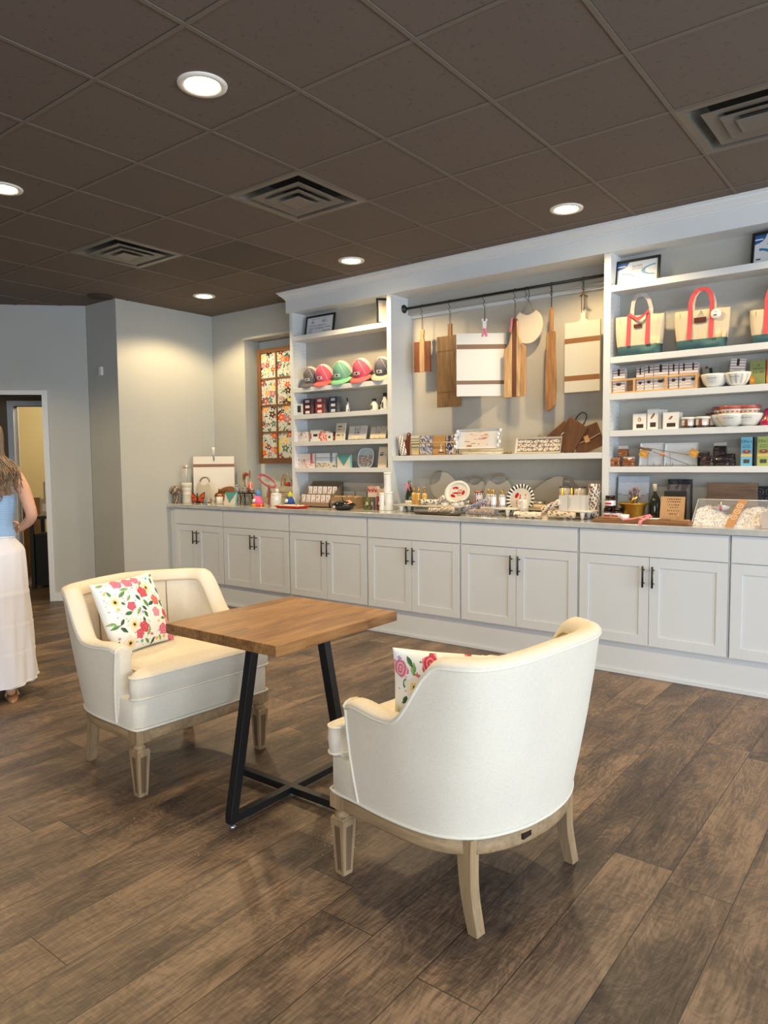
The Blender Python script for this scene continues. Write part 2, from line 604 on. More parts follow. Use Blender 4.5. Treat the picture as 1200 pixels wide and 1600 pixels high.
TS = 0.6096; GX, GY = -3.489, 1.761
ce = MB()
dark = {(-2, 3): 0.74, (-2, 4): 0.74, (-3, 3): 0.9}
vent_cells = {(0, 2), (-3, 2), (4, 3)}
rt = random.Random(3)
for i in range(-14, 13):
    for j in range(-11, 13):
        x0, y0 = GX + i * TS, GY + j * TS
        if (i, j) in vent_cells:
            ce.bbox(x0, x0 + TS, y0, y0 + TS, H + 0.16, H + 0.17, S(30, 28, 26), 'matte')
            continue
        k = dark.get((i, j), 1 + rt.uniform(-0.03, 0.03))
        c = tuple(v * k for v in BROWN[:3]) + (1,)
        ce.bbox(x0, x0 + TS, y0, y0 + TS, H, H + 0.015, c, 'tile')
ceil = struct(ce, 'ceiling')
cg = MB(); GAP_SHADE = S(52, 46, 42)  # shadow gap at the tile edges painted as dark strips beside the grid bars
for i in range(-14, 14):
    cg.bbox(GX + i * TS - .013, GX + i * TS + .013, GY - 11 * TS, GY + 13 * TS, H - .0006, H + .002, GAP_SHADE, 'matte')
for j in range(-11, 14):
    cg.bbox(GX - 14 * TS, GX + 13 * TS, GY + j * TS - .013, GY + j * TS + .013, H - .0007, H + .002, GAP_SHADE, 'matte')
for i in range(-14, 14):
    x = GX + i * TS
    cg.bbox(x - .0105, x + .0105, GY - 11 * TS, GY + 13 * TS, H - .004, H + .002, S(114, 105, 95), 'matte')
for j in range(-11, 14):
    y = GY + j * TS
    cg.bbox(GX - 14 * TS, GX + 13 * TS, y - .0105, y + .0105, H - .0035, H + .002, S(114, 105, 95), 'matte')
g = cg.build('ceiling_grid', ceil); g['kind'] = 'structure'

# back wall with the window alcove and the wall left of it
YB = 5.25
w = MB()
w.bbox(-6.44, -5.915, YB, YB + .35, 0, H, WALL, 'wallpaint')
w.bbox(-5.915, -4.6, YB, YB + .35, 2.714, H, WALL, 'wallpaint')
w.bbox(-5.915, -4.6, YB, YB + .35, 0, 0.955, WALL, 'wallpaint')
w.bbox(-4.6, 4.3, 5.33, YB + .35, 0, H, WALL, 'wallpaint')
struct(w, 'wall_back')
w = MB(); w.bbox(-5.915, -4.6, 5.455, 5.5, 0.955, 2.714, S(214, 220, 218), 'paint')
w.bbox(-5.93, -4.6, 5.235, 5.25, 2.714, 2.735, S(206, 204, 194), 'paint')
struct(w, 'window_1')
w = MB(); w.bbox(-6.59, -6.44, 4.2205, YB + .35, 0, H, WALL, 'wallpaint'); w.bbox(-6.4405, -6.439, 4.0765, 4.2205, 0, H, WALL, 'wallpaint'); struct(w, 'wall_left')
w = MB(); w.bbox(-6.974, -6.44, 4.075, 4.22, 0, H, WALL, 'wallpaint'); struct(w, 'wall_return')

# diagonal wall with the doorway
A0 = Vector((-6.974, 4.072))
dr = Vector((-7.294, 3.746)); sd = (A0 - dr).length


def diag(s0, s1, n0, n1, z0, z1, mb, col, mat='wallpaint'):
    """box in the diagonal wall's frame: s = metres from the corner towards the left, n = metres through the wall"""
    vs = []
    for s_ in (s0, s1):
        for n_ in (n0, n1):
            for z_ in (z0, z1):
                p = A0 - U * s_ + NV * n_
                vs.append((p.x, p.y, z_))
    mb.add(vs, [(0, 1, 3, 2), (4, 6, 7, 5), (0, 4, 5, 1), (2, 3, 7, 6), (0, 2, 6, 4), (1, 5, 7, 3)], col, mat)


def diag_hit(px, py, n):
    """where the sight line through a picture point meets the plane n metres behind the diagonal wall"""
    d = ray(px, py); c = (A0 + NV * n)
    t = (c.x * NV.x + c.y * NV.y) / (d.x * NV.x + d.y * NV.y)
    p = Vector((d.x * t, d.y * t, d.z * t + CAMZ))
    s_ = -((p.x - c.x) * U.x + (p.y - c.y) * U.y)
    return s_, p.z


DH = 2.127; DWD = 0.95
w = MB()
diag(0, sd, 0, .14, 0, H, w, WALL)
diag(sd, sd + DWD, 0, .14, DH, H, w, WALL)
diag(sd + DWD, 3.6, 0, .14, 0, H, w, WALL)
struct(w, 'wall_diagonal')
w = MB()
diag(sd - .055, sd, -.018, .158, 0, DH + .045, w, TRIM, 'paint')
diag(sd, sd + DWD, -.018, .158, DH, DH + .045, w, TRIM, 'paint')
diag(sd + DWD, sd + DWD + .055, -.018, .158, 0, DH + .045, w, TRIM, 'paint')
struct(w, 'door_1')
w = MB()
diag(0.0, sd - .055, -.014, 0, 0, .09, w, TRIM, 'paint')
diag(sd + DWD + .055, 3.6, -.014, 0, 0, .09, w, TRIM, 'paint')
struct(w, 'baseboard_diagonal')
w = MB()
w.bbox(-6.974, -6.44, 4.06, 4.075, 0, .09, TRIM, 'paint'); struct(w, 'baseboard_return')
w = MB()
w.bbox(-6.44, -6.426, 4.06, 4.66, 0, .09, TRIM, 'paint'); struct(w, 'baseboard_left')

# remaining walls of the shop, with window openings right and behind
w = MB()
w.bbox(4.0, 4.15, -4.4, 5.6, 0, .35, WALL, 'wallpaint'); w.bbox(4.0, 4.15, -4.4, 5.6, 2.6, H, WALL, 'wallpaint')
w.bbox(4.0, 4.15, 3.35, 5.6, .35, 2.6, WALL, 'wallpaint'); w.bbox(4.0, 4.15, -4.4, -3.0, .35, 2.6, WALL, 'wallpaint')
struct(w, 'wall_right')
w = MB()
w.bbox(-9.6, 4.15, -4.4, -4.2, 0, .35, WALL, 'wallpaint'); w.bbox(-9.6, 4.15, -4.4, -4.2, 2.6, H, WALL, 'wallpaint')
w.bbox(-9.6, 0, -4.4, -4.2, .35, 2.6, WALL, 'wallpaint'); w.bbox(3.8, 4.15, -4.4, -4.2, .35, 2.6, WALL, 'wallpaint')
struct(w, 'wall_rear')
e = A0 - U * 3.6
w = MB(); w.bbox(e.x - .15, e.x, -4.4, e.y + .05, 0, H, WALL, 'wallpaint'); struct(w, 'wall_far_left')

for nm, bx in (('window_2', [(4.0, 4.04, y_, y_ + .05, .35, 2.6) for y_ in (-3.0, -1.44, .14, 1.72, 3.3)] + [(4.0, 4.04, -3.0, 3.35, .35, .41), (4.0, 4.04, -3.0, 3.35, 2.54, 2.6)]),
               ('window_3', [(x_, x_ + .05, -4.25, -4.21, .35, 2.6) for x_ in (0, 1.25, 2.5, 3.75)] + [(0, 3.8, -4.25, -4.21, .35, .41), (0, 3.8, -4.25, -4.21, 2.54, 2.6)])):
    w = MB()
    for q in bx:
        w.bbox(*q, S(60, 60, 62), 'satin')
    struct(w, nm)

# hallway and warm room seen through the doorway
HB = S(120, 104, 84); CREAM = S(226, 208, 160)
w = MB()
diag(-2.2, -2.05, .14, 4.5, 0, H, w, HB); diag(2.3, 2.45, .14, 4.5, 0, H, w, CREAM)
s0, zt = diag_hit(66, 641, 1.35)
s1, _ = diag_hit(24, 700, 1.35)
zt = 2.12
diag(-2.05, s0 - .25, 1.35, 1.47, 0, H, w, HB); diag(s0 - .25, s1, 1.35, 1.47, zt, H, w, HB); diag(s1, 2.3, 1.35, 1.47, 0, H, w, HB)
diag(-2.05, 2.3, 3.9, 4.0, 0, H, w, CREAM)
diag(-2.05, 2.3, 3.88, 3.9, 0, .12, w, TRIM, 'paint')
struct(w, 'wall_hallway')
w = MB()
diag(s0 - .31, s0 - .25, 1.33, 1.49, 0, zt + .06, w, TRIM, 'paint'); diag(s1, s1 + .07, 1.33, 1.49, 0, zt + .06, w, TRIM, 'paint')
diag(s0 - .25, s1, 1.33, 1.49, zt, zt + .06, w, TRIM, 'paint')
struct(w, 'door_2')
c_ = A0 - U * .2 + NV * 2.7
ld = bpy.data.lights.new('back_room_lamp', 'POINT'); ld.energy = 62; ld.color = (1, .92, .74); ld.shadow_soft_size = .25
lo = bpy.data.objects.new('back_room_lamp', ld); COL.objects.link(lo); lo.location = (c_.x, c_.y, 2.6)

# ------------------------------------------------------------------ built-in cabinets
YD = 4.62
SEAM = [-6.35, -5.5785, -4.662, -3.752, -2.849, -1.918, -0.977, -0.06, 0.86, 1.77]
DRAWER_T, MIDZ, DOOR_B, CT = 0.957, 0.788, 0.217, 0.996


def shaker(mb, x0, x1, z0, z1, rail=.062):
    """door leaf: frame of stiles and rails round a sunk panel, front at y=0"""
    t = .02
    mb.bbox(x0, x0 + rail, 0, t, z0, z1, CABW, 'paint'); mb.bbox(x1 - rail, x1, 0, t, z0, z1, CABW, 'paint')
    mb.bbox(x0 + rail, x1 - rail, 0, t, z0, z0 + rail, CABW, 'paint'); mb.bbox(x0 + rail, x1 - rail, 0, t, z1 - rail, z1, CABW, 'paint')
    mb.bbox(x0 + rail - .001, x1 - rail + .001, .009, t - .001, z0 + rail - .001, z1 - rail + .001, CABW, 'paint')


BLACK = S(22, 22, 23)
names = ['first base cabinet beside the left wall, under the butterfly ornament', 'base cabinet under the pink strap and round white canister',
         'base cabinet under the card display rack and black bowl', 'base cabinet under the champagne bottle and lobster board',
         'base cabinet under the black and white rimmed plate', 'base cabinet under the brass mortar and red-labelled jars',
         'base cabinet at the right picture edge, under the clear bin of white crinkle', 'base cabinet past the right picture edge', 'last base cabinet of the run']
for n in range(9):
    x0, x1 = SEAM[n], SEAM[n + 1]
    xm = (x0 + x1) / 2
    if n == 0:
        xm = x_at(308, YD, .7)
    t = thing('base_cabinet', 'white shaker ' + names[n], 'cabinet', (xm, YD, 0), group='white shaker base cabinets')
    L, R_ = x0 - xm, x1 - xm
    b = MB(); b.bbox(L + .002 - (.09 if n == 0 else 0), R_ - .002, .021, .6, DOOR_B - .012, .955, CABW, 'paint')
    b.build('cabinet_body', t)
    g_ = .004 if n == 0 else .009
    d = MB(); d.bbox(L + g_, R_ - g_, 0, .02, MIDZ + .003, DRAWER_T - .006, CABW, 'paint')
    d.build('drawer_front', t, bevel=.0015)
    for sgn in (-1, 1):
        d = MB()
        a, b2 = (L + g_, -.0018) if sgn < 0 else (.0018, R_ - g_)
        shaker(d, a, b2, DOOR_B, MIDZ - .003)
        door = d.build('door', t, bevel=.0012)
        h = MB(); hx = sgn * .030; hz = .665
        h.tube([(hx, -.034, hz - .068), (hx, -.034, hz + .068)], .0065, BLACK, 'satin', 10)
        for q in (-.043, .043):
            h.tube([(hx, .001, hz + q), (hx, -.034, hz + q)], .0045, BLACK, 'satin', 8)
        hd = h.build('handle', door); hd['label'] = 'black bar pull'
w = MB(); w.bbox(-6.44, 1.8, 4.665, 4.69, 0, DOOR_B - .01, CABW, 'paint')
w.bbox(-6.44, 1.8, 4.648, 4.665, 0, .018, TRIM, 'paint')
w.bbox(-6.44, 1.8, 4.69, 5.2, DOOR_B - .02, DOOR_B - .013, CABW, 'paint')
struct(w, 'trim_1')
w = MB()
w.slab([(-6.439, 4.592), (1.8, 4.592), (1.8, 5.31), (-4.601, 5.31), (-4.601, 5.454), (-5.914, 5.454), (-5.914, 5.249), (-6.439, 5.249)], CT - .038, CT, S(190, 192, 190), 'quartz')
w = solo(w, 'countertop', 'long polished pale grey stone countertop covering all the base cabinets', 'countertop', bevel=.003)

# ------------------------------------------------------------------ built-in shelving above the counter
YF = 5.0
SHZ = [(2.612, 2.568), (2.121, 2.078), (1.867, 1.824), (1.611, 1.569), (1.359, 1.319)]
BACKP = S(176, 173, 165)


def shelf_unit(x0, x1, posts, label, yb=5.185):
    t = thing('shelf_unit', label, 'shelves', (x0, YF, CT + .001))
    z0 = CT
    m_ = MB(); m_.bbox(.01, x1 - x0 - .01, yb - YF, yb - YF + .02, 0, 2.85 - z0, BACKP, 'paint'); m_.build('back_panel', t)
    for (pa, pb, nm) in posts:
        m_ = MB(); m_.bbox(pa - x0, pb - x0, 0, (5.328 if nm == 'divider' else 5.24) - YF, 0, 2.85 - z0, CABW, 'paint')
        if pa == posts[0][0]:      # shelf pin holes on the inner face
            for k in range(46):
                z_ = 1.1 + k * .034
                if any(zb_ - .01 < z_ < zt_ + .01 for zt_, zb_ in SHZ):
                    continue
                for yy in (.028, .155):
                    m_.bbox(pb - x0 - .0005, pb - x0 + .0006, yy - .0028, yy + .0028, z_ - z0 - .0028, z_ - z0 + .0028, S(110, 108, 102), 'matte')
        m_.build('side_panel', t)
    a, b = posts[0][1], posts[1][0]
    for zt_, zb_ in SHZ:
        m_ = MB(); m_.bbox(a - x0 + .001, b - x0 - .001, .002, yb - YF - .001, zb_ - z0, zt_ - z0, CABW, 'paint')
        m_.build('shelf', t, bevel=.0015)
    return t


shelf_unit(-4.985, -3.77, [(-4.985, -4.95, 'post'), (-3.815, -3.77, 'divider')], 'white built-in shelf unit left of the rail alcove, holding the trucker caps')
shelf_unit(-1.905, -.70, [(-1.905, -1.857, 'divider'), (-.735, -.70, 'post')], 'white built-in shelf unit at right, holding the canvas tote bags')
t = thing('alcove_unit', 'white built-in alcove between the shelf units, below the black hanging rail', 'shelves', (-3.77, YF, CT + .001))
m_ = MB()
m_.bbox(.001, 1.864, .31, .325, 0, 1.70, S(190, 184, 172), 'paint'); m_.bbox(.001, 1.864, .25, .325, 1.70, 1.86, S(176, 173, 165), 'paint')
m_.bbox(.001, 1.864, .29, .311, 1.675, 1.70, CABW, 'paint')
m_.build('back_panel', t)
m_ = MB(); m_.bbox(.001, 1.864, .002, .309, 1.417 - CT, 1.46 - CT, CABW, 'paint'); m_.build('shelf', t, bevel=.0015)

# frieze board and crown moulding
w = MB()
prof = [(4.988, 2.838), (4.988, 2.955), (4.982, 2.957), (4.980, 2.968), (4.972, 2.972), (4.962, 2.985), (4.945, 2.998), (4.940, 3.001), (4.938, 3.012), (4.925, 3.016), (4.925, 3.027), (5.3, 3.027), (5.3, 2.838)]
n = len(prof)
ends = []
for xx, sg in ((-5.02, 1), (1.0, 0)):
    for y_, z_ in prof:
        ex = (4.988 - y_) if (sg and y_ < 5) else 0
        ends.append((xx - ex if sg else xx, y_, z_))
fs = [tuple(range(n)), tuple(range(2 * n - 1, n - 1, -1))] + [(i, i + n, (i + 1) % n + n, (i + 1) % n) for i in range(n)]
w.add(ends, fs, TRIM, 'paint')
struct(w, 'trim_2')

# ------------------------------------------------------------------ hanging rail
RY, RZ = 5.19, 2.741
t = thing('hanging_rail', 'black iron pipe rail fixed across the top of the alcove', 'rail', (-3.77, RY, RZ))
m_ = MB(); m_.tube([(.012, 0, 0), (1.86, 0, 0)], .0105, BLACK, 'satin', 12); m_.build('pipe', t)
for xx, d_ in ((.001, 1), (1.864, -1)):
    m_ = MB(); M_ = Matrix.Translation((xx, 0, 0)) @ Matrix.Rotation(d_ * PI / 2, 4, 'Y')
    m_.lathe([(.037, 0), (.037, .006), (.018, .008), (.017, .028), (.0105, .03)], BLACK, 'satin', 20, M_)
    m_.build('wall_flange', t)

# ------------------------------------------------------------------ ceiling fixtures
lamp_spots = [(-2.563, 2.073, 'nearest round recessed downlight, glowing upper left of the ceiling', 1),
              (-4.403, 2.083, 'round recessed downlight cut by the left picture edge', 1),
              (-1.974, 4.512, 'round recessed downlight nearest the crown moulding, at right', 1),
              (-3.815, 4.539, 'round recessed downlight in front of the left end of the crown moulding', 1),
              (-5.704, 4.568, 'farthest round recessed downlight, in the corner by the window', 1),
              (-.13, 4.51, 'round recessed downlight past the right picture edge', 0),
              (-.72, 2.07, 'round recessed downlight above the camera', 0),
              (-2.56, -.4, 'round recessed downlight behind the camera on the left', 0),
              (-6.24, 2.08, 'round recessed downlight past the left picture edge', 0)]
first = None
for (lx, ly, lab, vis) in lamp_spots:
    if first is None:
        t = thing('recessed_downlight', lab, 'ceiling light', (lx, ly, H), group='round recessed downlights in the dark ceiling')
        m_ = MB(); m_.lathe([(.072, -.002), (.080, -.009), (.104, -.007), (.106, -.0005)], S(235, 232, 224), 'satin', 40, cap=False); m_.build('trim_ring', t)
        m_ = MB(); m_.lathe([(.0001, -.0035), (.072, -.0035), (.074, -.001)], S(255, 240, 210), 'lens', 32); m_.build('lens', t)
        first = t
    else:
        dup(first, lab, (lx, ly, H))
    sd_ = bpy.data.lights.new('downlight_beam', 'SPOT'); sd_.energy = SPOT_W; sd_.color = WARM
    sd_.spot_size = math.radians(142); sd_.spot_blend = .35; sd_.shadow_soft_size = .06
    so = bpy.data.objects.new('downlight_beam', sd_); COL.objects.link(so); so.location = (lx, ly, H - .02)

GREY = S(106, 102, 94)
first = None
for (i, j, lab) in ((0, 2, 'square stepped ceiling air vent in the middle of the ceiling'), (-3, 2, 'square stepped ceiling air vent farthest left, near the grey corner'), (4, 3, 'square stepped ceiling air vent at the upper right picture edge')):
    cx, cy = GX + (i + .5) * TS, GY + (j + .5) * TS
    if first:
        dup(first, lab, (cx, cy, H)); continue
    t = thing('ceiling_vent', lab, 'air vent', (cx, cy, H), group='square ceiling air vents')
    first = t

    def sq(r, z):
        return [(-r, -r, z), (r, -r, z), (r, r, z), (-r, r, z)]

    def loft(mb, rings, col):
        vs = [p for r, z in rings for p in sq(r, z)]
        fs = []
        for a in range(len(rings) - 1):
            for k in range(4):
                fs.append((a * 4 + k, a * 4 + (k + 1) % 4, a * 4 + 4 + (k + 1) % 4, a * 4 + 4 + k))
        mb.add(vs, fs, col, 'satin')
    m_ = MB(); loft(m_, [(.300, -.0045), (.262, -.006), (.235, .05), (.235, .12)], GREY); m_.build('frame', t)
    for (ro, ri, z0_, z1_, ) in ((.205, .130, -.014, .012), (.140, .075, -.022, .004)):
        m_ = MB(); loft(m_, [(ri, z1_), (ri + .02, z0_ + .006), (ro - .004, z0_), (ro, z0_ + .001), (ro, z0_ + .004), (ri + .02, z0_ + .010), (ri, z1_ + .003)], GREY); m_.build('louver', t)
    m_ = MB(); loft(m_, [(.001, -.026), (.062, -.028), (.078, -.030), (.080, -.027), (.001, -.02)], GREY); m_.build('center_plate', t)
    m_ = MB(); m_.bbox(-.3, .3, -.3, .3, .13, .14, S(24, 23, 22)); m_.build('duct', t)

p = on_y(158.5, 580, 4.07)
m_ = MB(); m_.box((0, -.012, 0), (.052, .024, .085), S(228, 228, 222), 'satin')
solo(m_, 'motion_sensor', 'small white sensor box high on the dark grey wall return', 'sensor', (p.x, 4.0745, p.z), bevel=.004)
m_ = MB(); p = on_z(157, 463, H); m_.lathe([(.12, -.003), (.09, -.004), (.0001, -.004)], S(70, 62, 54), 'matte', 24)
solo(m_, 'ceiling_speaker', 'faint round dark ceiling disc above the grey corner', 'speaker', (p.x, p.y, H - .005))
# ------------------------------------------------------------------ armchairs
LIN = S(224, 215, 198)
LPIPE = S(230, 223, 206)
WOODW = S(158, 132, 98)


def resample(pts, n):
    pts = [Vector(p) for p in pts]
    d = [0]
    for a, b in zip(pts, pts[1:]):
        d.append(d[-1] + (b - a).length)
    out = []
    for i in range(n):
        t = d[-1] * i / (n - 1); k = 0
        while k < len(d) - 2 and d[k + 1] < t:
            k += 1
        u = (t - d[k]) / max(1e-9, d[k + 1] - d[k])
        out.append(pts[k].lerp(pts[k + 1], u))
    return out


def catmull(pts, sub=6):
    pts = [Vector(p) for p in pts]; out = []
    for i in range(len(pts) - 1):
        p0 = pts[max(i - 1, 0)]; p1 = pts[i]; p2 = pts[i + 1]; p3 = pts[min(i + 2, len(pts) - 1)]
        for k in range(sub):
            t = k / sub
            out.append(0.5 * ((2 * p1) + (p2 - p0) * t + (2 * p0 - 5 * p1 + 4 * p2 - p3) * t * t + (3 * p1 - p0 - 3 * p2 + p3) * t ** 3))
    out.append(pts[-1]); return out


def half_to_full(h):
    return h + [Vector((p[0], -p[1], 0)) for p in reversed(h[:-1])]


def make_armchair(label, loc, rz):
    t = thing('armchair', label, 'armchair', loc, rz, group='cream linen barrel-back armchairs')
    N = 61
    hb = catmull([(.135, .364, 0), (.06, .368, 0), (-.04, .367, 0), (-.14, .354, 0), (-.218, .322, 0), (-.280, .265, 0), (-.322, .18, 0), (-.345, .09, 0), (-.352, 0, 0)])
    ht = catmull([(.175, .380, 0), (.08, .394, 0), (-.03, .404, 0), (-.14, .406, 0), (-.245, .392, 0), (-.332, .345, 0), (-.382, .245, 0), (-.404, .12, 0), (-.410, 0, 0)])
    pb = resample(half_to_full(hb), N); pt = resample(half_to_full(ht), N)

    def ztop(p):
        x = p.x
        k = 1 - smoothstep(-.235, -.045, x)
        base = .642 - .006 * smoothstep(.0, .10, -abs(x - .02) + .10)
        z = base + k * (.846 - base)
        z += .010 * smoothstep(.34, .0, abs(p.y)) * (1 if x < -.2 else 0)
        if x > .14:
            z -= .012 * smoothstep(.14, .175, x)
        return z
    rings = []
    for i in range(N):
        a = pt[max(i - 1, 0)]; b = pt[min(i + 1, N - 1)]
        tg = (b - a).normalized(); nrm = Vector((tg.y, -tg.x, 0))
        c = Vector((-.02, 0, 0))
        if nrm.dot(pt[i] - c) < 0:
            nrm = -nrm
        zt_ = ztop(pt[i]); T = pt[i]; B = pb[i]
        zb = .294
        th = .088

        def P(o, z):
            q = T + nrm * o
            return Vector((q.x, q.y, z))

        def O(f):
            q = B.lerp(T, f)
            return Vector((q.x, q.y, zb + (zt_ - .022 - zb) * f))
        ring = [O(0), O(.02)] + [O(f) + nrm * (.006 * math.sin(f * PI)) for f in (.25, .5, .75)] + [O(.985), O(1.0)]
        ring += [P(.004, zt_ - .014), P(-.004, zt_ - .005), P(-.022, zt_ + .002), P(-.045, zt_ + .001), P(-.066, zt_ - .008), P(-.080, zt_ - .026), P(-.084, zt_ - .045)]
        zi = max(.45, zt_ - .10)
        ring += [P(-.080, zi), P(-.086 - .01, .5), P(-.095, .42), P(-.09, .36)]
        rings.append(ring)
    K = len(rings[0])
    m_ = MB(); vs = [p for r in rings for p in r]; fs = []
    for i in range(N - 1):
        for k in range(K - 1):
            fs.append((i * K + k, (i + 1) * K + k, (i + 1) * K + k + 1, i * K + k + 1))
        fs.append((i * K + K - 1, (i + 1) * K + K - 1, (i + 1) * K, i * K))
    m_.add(vs, fs, LIN, 'linen', True)
    # rounded arm fronts
    for e, sg in ((0, 1), (N - 1, -1)):
        r0 = [Vector(p) for p in rings[e]]
        cen = sum(r0, Vector()) / K
        r1 = [p.lerp(Vector((cen.x, cen.y, p.z)), .10) + Vector((.010, 0, 0)) for p in r0]
        r2 = [p.lerp(Vector((cen.x, cen.y, p.z)), .45) + Vector((.016, 0, 0)) for p in r0]
        vs = r0 + r1 + r2; fs = []
        for a in range(2):
            for k in range(K):
                q = (a * K + k, a * K + (k + 1) % K, (a + 1) * K + (k + 1) % K, (a + 1) * K + k)
                fs.append(q if sg < 0 else q[::-1])
        fs.append(tuple(2 * K + k for k in range(K)))
        m_.add(vs, fs, LIN, 'linen', True)
    m_.build('backrest_shell', t)
    # piping
    m_ = MB()
    m_.tube([r[6] for r in rings], .0052, LPIPE, 'linen', 8)
    m_.tube([r[13] + Vector((0, 0, -.002)) for r in rings], .0045, S(196, 180, 150), 'linen', 8)
    for e in (0, N - 1):
        m_.tube([rings[e][k] + Vector((.003, 0, 0)) for k in range(0, 7)] + [rings[e][k] + Vector((.004, 0, 0)) for k in range(7, 14)], .0048, LPIPE, 'linen', 8)
    loop = [Vector((p.x, p.y, .295)) for p in pb] + [Vector(q) for q in ((.22, -.364, .295), (.26, -.362, .295), (.285, -.355, .295), (.293, -.33, .295), (.296, -.2, .295), (.298, 0, .295), (.296, .2, .295), (.293, .33, .295), (.285, .355, .295), (.26, .362, .295), (.22, .364, .295))]
    m_.tube(loop, .0055, LPIPE, 'linen', 8, closed=True)
    # inner back seams
    for sy in (-.215, .215):
        k = min(range(N), key=lambda i: abs(pt[i].y - sy) + (9 if pt[i].x > -.1 else 0))
        m_.tube([rings[k][13], rings[k][14] + Vector((.003, 0, 0)), rings[k][15] + Vector((.004, 0, 0)), rings[k][16] + Vector((.004, 0, 0))], .0026, S(150, 134, 108), 'linen', 6)
    m_.build('piping', t)
    # seat base
    front = [(.293, 0), (.291, .2), (.288, .315), (.282, .345), (.262, .362), (.15, .362)]
    out = [Vector((x, y, 0)) for x, y in front] + [Vector((p.x, p.y * .985, 0)) for p in pb[4:-4]] + [Vector((x, -y, 0)) for x, y in reversed(front[1:])]
    out = out[:len(out)]

    def ringloft(mb, outline, levels, col, mat):
        cen = Vector((sum(p.x for p in outline) / len(outline), 0, 0)); n_ = len(outline)
        vs = []
        for ins, z in levels:
            for i, p in enumerate(outline):
                a = outline[i - 1]; b = outline[(i + 1) % n_]
                tg = (b - a).normalized(); nn = Vector((tg.y, -tg.x, 0))
                if nn.dot(p - cen) < 0:
                    nn = -nn
                if isinstance(z, tuple):
                    q = cen.lerp(p, z[0]); vs.append(Vector((q.x, q.y, z[1])))
                else:
                    q = p - nn * ins; vs.append(Vector((q.x, q.y, z)))
        fs = []
        for a in range(len(levels) - 1):
            for k in range(n_):
                fs.append((a * n_ + k, a * n_ + (k + 1) % n_, (a + 1) * n_ + (k + 1) % n_, (a + 1) * n_ + k))
        fs.append(tuple(range(n_ - 1, -1, -1))); fs.append(tuple((len(levels) - 1) * n_ + k for k in range(n_)))
        mb.add(vs, fs, col, mat, True)
    m_ = MB(); ringloft(m_, out, [(.006, .292), (0, .300), (0, .412), (.006, .420)], LIN, 'linen'); m_.build('seat_base', t)
    # T-shaped cushion
    co = catmull([(.305, 0, 0), (.304, .2, 0), (.300, .33, 0), (.282, .362, 0), (.255, .366, 0), (.238, .345, 0), (.228, .30, 0), (.20, .283, 0), (.0, .283, 0), (-.14, .275, 0), (-.20, .23, 0), (-.23, .12, 0), (-.235, 0, 0)], 4)
    full = co + [Vector((p.x, -p.y, 0)) for p in reversed(co[1:-1])]
    m_ = MB()
    ringloft(m_, full, [(.012, .418), (.002, .424), (-.003, .47), (.0, .512), (.006, .522), (0, (.9, .530)), (0, (.7, .537)), (0, (.4, .541)), (0, (.1, .542))], LIN, 'linen')
    cu = m_.build('seat_cushion', t)
    m_ = MB()
    for z_ in (.427, .516):
        m_.tube([Vector((p.x, p.y, z_)) for p in full], .0045, LPIPE, 'linen', 6, closed=True)
    m_.build('cushion_piping', cu)
    # wooden apron
    m_ = MB(); ringloft(m_, [p * .985 for p in out], [(.004, .236), (0, .242), (0, .291)], WOODW, 'washedwoodx'); m_.build('apron', t)
    if rz > 1:
        m_ = MB(); m_.box((0, 0, 0), (.008, .05, .017), S(38, 30, 26), 'leather'); m_.build('maker_plate', t, loc=(-.3365, .10, .264), label='small dark oval plate')
    # front legs: block, turned neck, tapered panelled shaft
    for sy in (-1, 1):
        m_ = MB(); cx_, cy_ = .253, sy * .327
        m_.box((cx_, cy_, .279), (.064, .064, .058), WOODW, 'washedwood')
        m_.lathe([(.030, .252), (.030, .245), (.022, .241), (.022, .234), (.029, .228), (.029, .220), (.024, .215)], WOODW, 'washedwood', 16, cx=cx_, cy=cy_)
        wt, wb = .030, .019
        vs = []
        for z_, h_ in ((.218, .026), (.208, wt), (.0, wb)):
            for a, b in ((-1, -1), (1, -1), (1, 1), (-1, 1)):
                vs.append((cx_ + a * h_, cy_ + b * h_, z_))
        fs = [(3, 2, 1, 0)[::-1], (8, 9, 10, 11)[::-1]] + [(k, (k + 1) % 4, 4 + (k + 1) % 4, 4 + k)[::-1] for k in range(4)]
        m_.add(vs, fs, WOODW, 'washedwood')
        # framed faces: raised strips leave a sunk panel
        dk = S(112, 88, 62)
        for a in range(4):
            Rm = Matrix.Translation((cx_, cy_, 0)) @ Matrix.Rotation(a * PI / 2, 4, 'Z')
            o_ = .0022

            def q(u, z_):
                hh = wb + (wt - wb) * z_ / .208
                return (hh + o_, u * hh, z_)

            def strip(u0, u1, z0_, z1_, col=WOODW):
                p0, p1, p2, p3 = q(u0, z0_), q(u1, z0_), q(u1, z1_), q(u0, z1_)
                i0, i1, i2, i3 = [(p_[0] - o_ - .001, p_[1], p_[2]) for p_ in (p0, p1, p2, p3)]
                m_.add([p0, p1, p2, p3, i0, i1, i2, i3], [(0, 1, 2, 3), (0, 4, 5, 1), (1, 5, 6, 2), (2, 6, 7, 3), (3, 7, 4, 0)], col, 'washedwood', False, Rm)
            strip(-1, -.55, .0, .208); strip(.55, 1, .0, .208); strip(-.55, .55, .0, .016); strip(-.55, .55, .186, .208)
            hh0, hh1 = wb, wt
            vsd = [(wb + .0006 + (wt - wb) * .016 / .208, u * (wb + .001), .016) for u in (-.55, .55)] + [(wb + .0006 + (wt - wb) * .186 / .208, u * wt * .95, .186) for u in (.55, -.55)]
            m_.add(vsd, [(0, 1, 2, 3)], dk, 'washedwood', False, Rm)
        m_.v = [(x, y, z * .938) for x, y, z in m_.v]
        m_.build('leg', t)
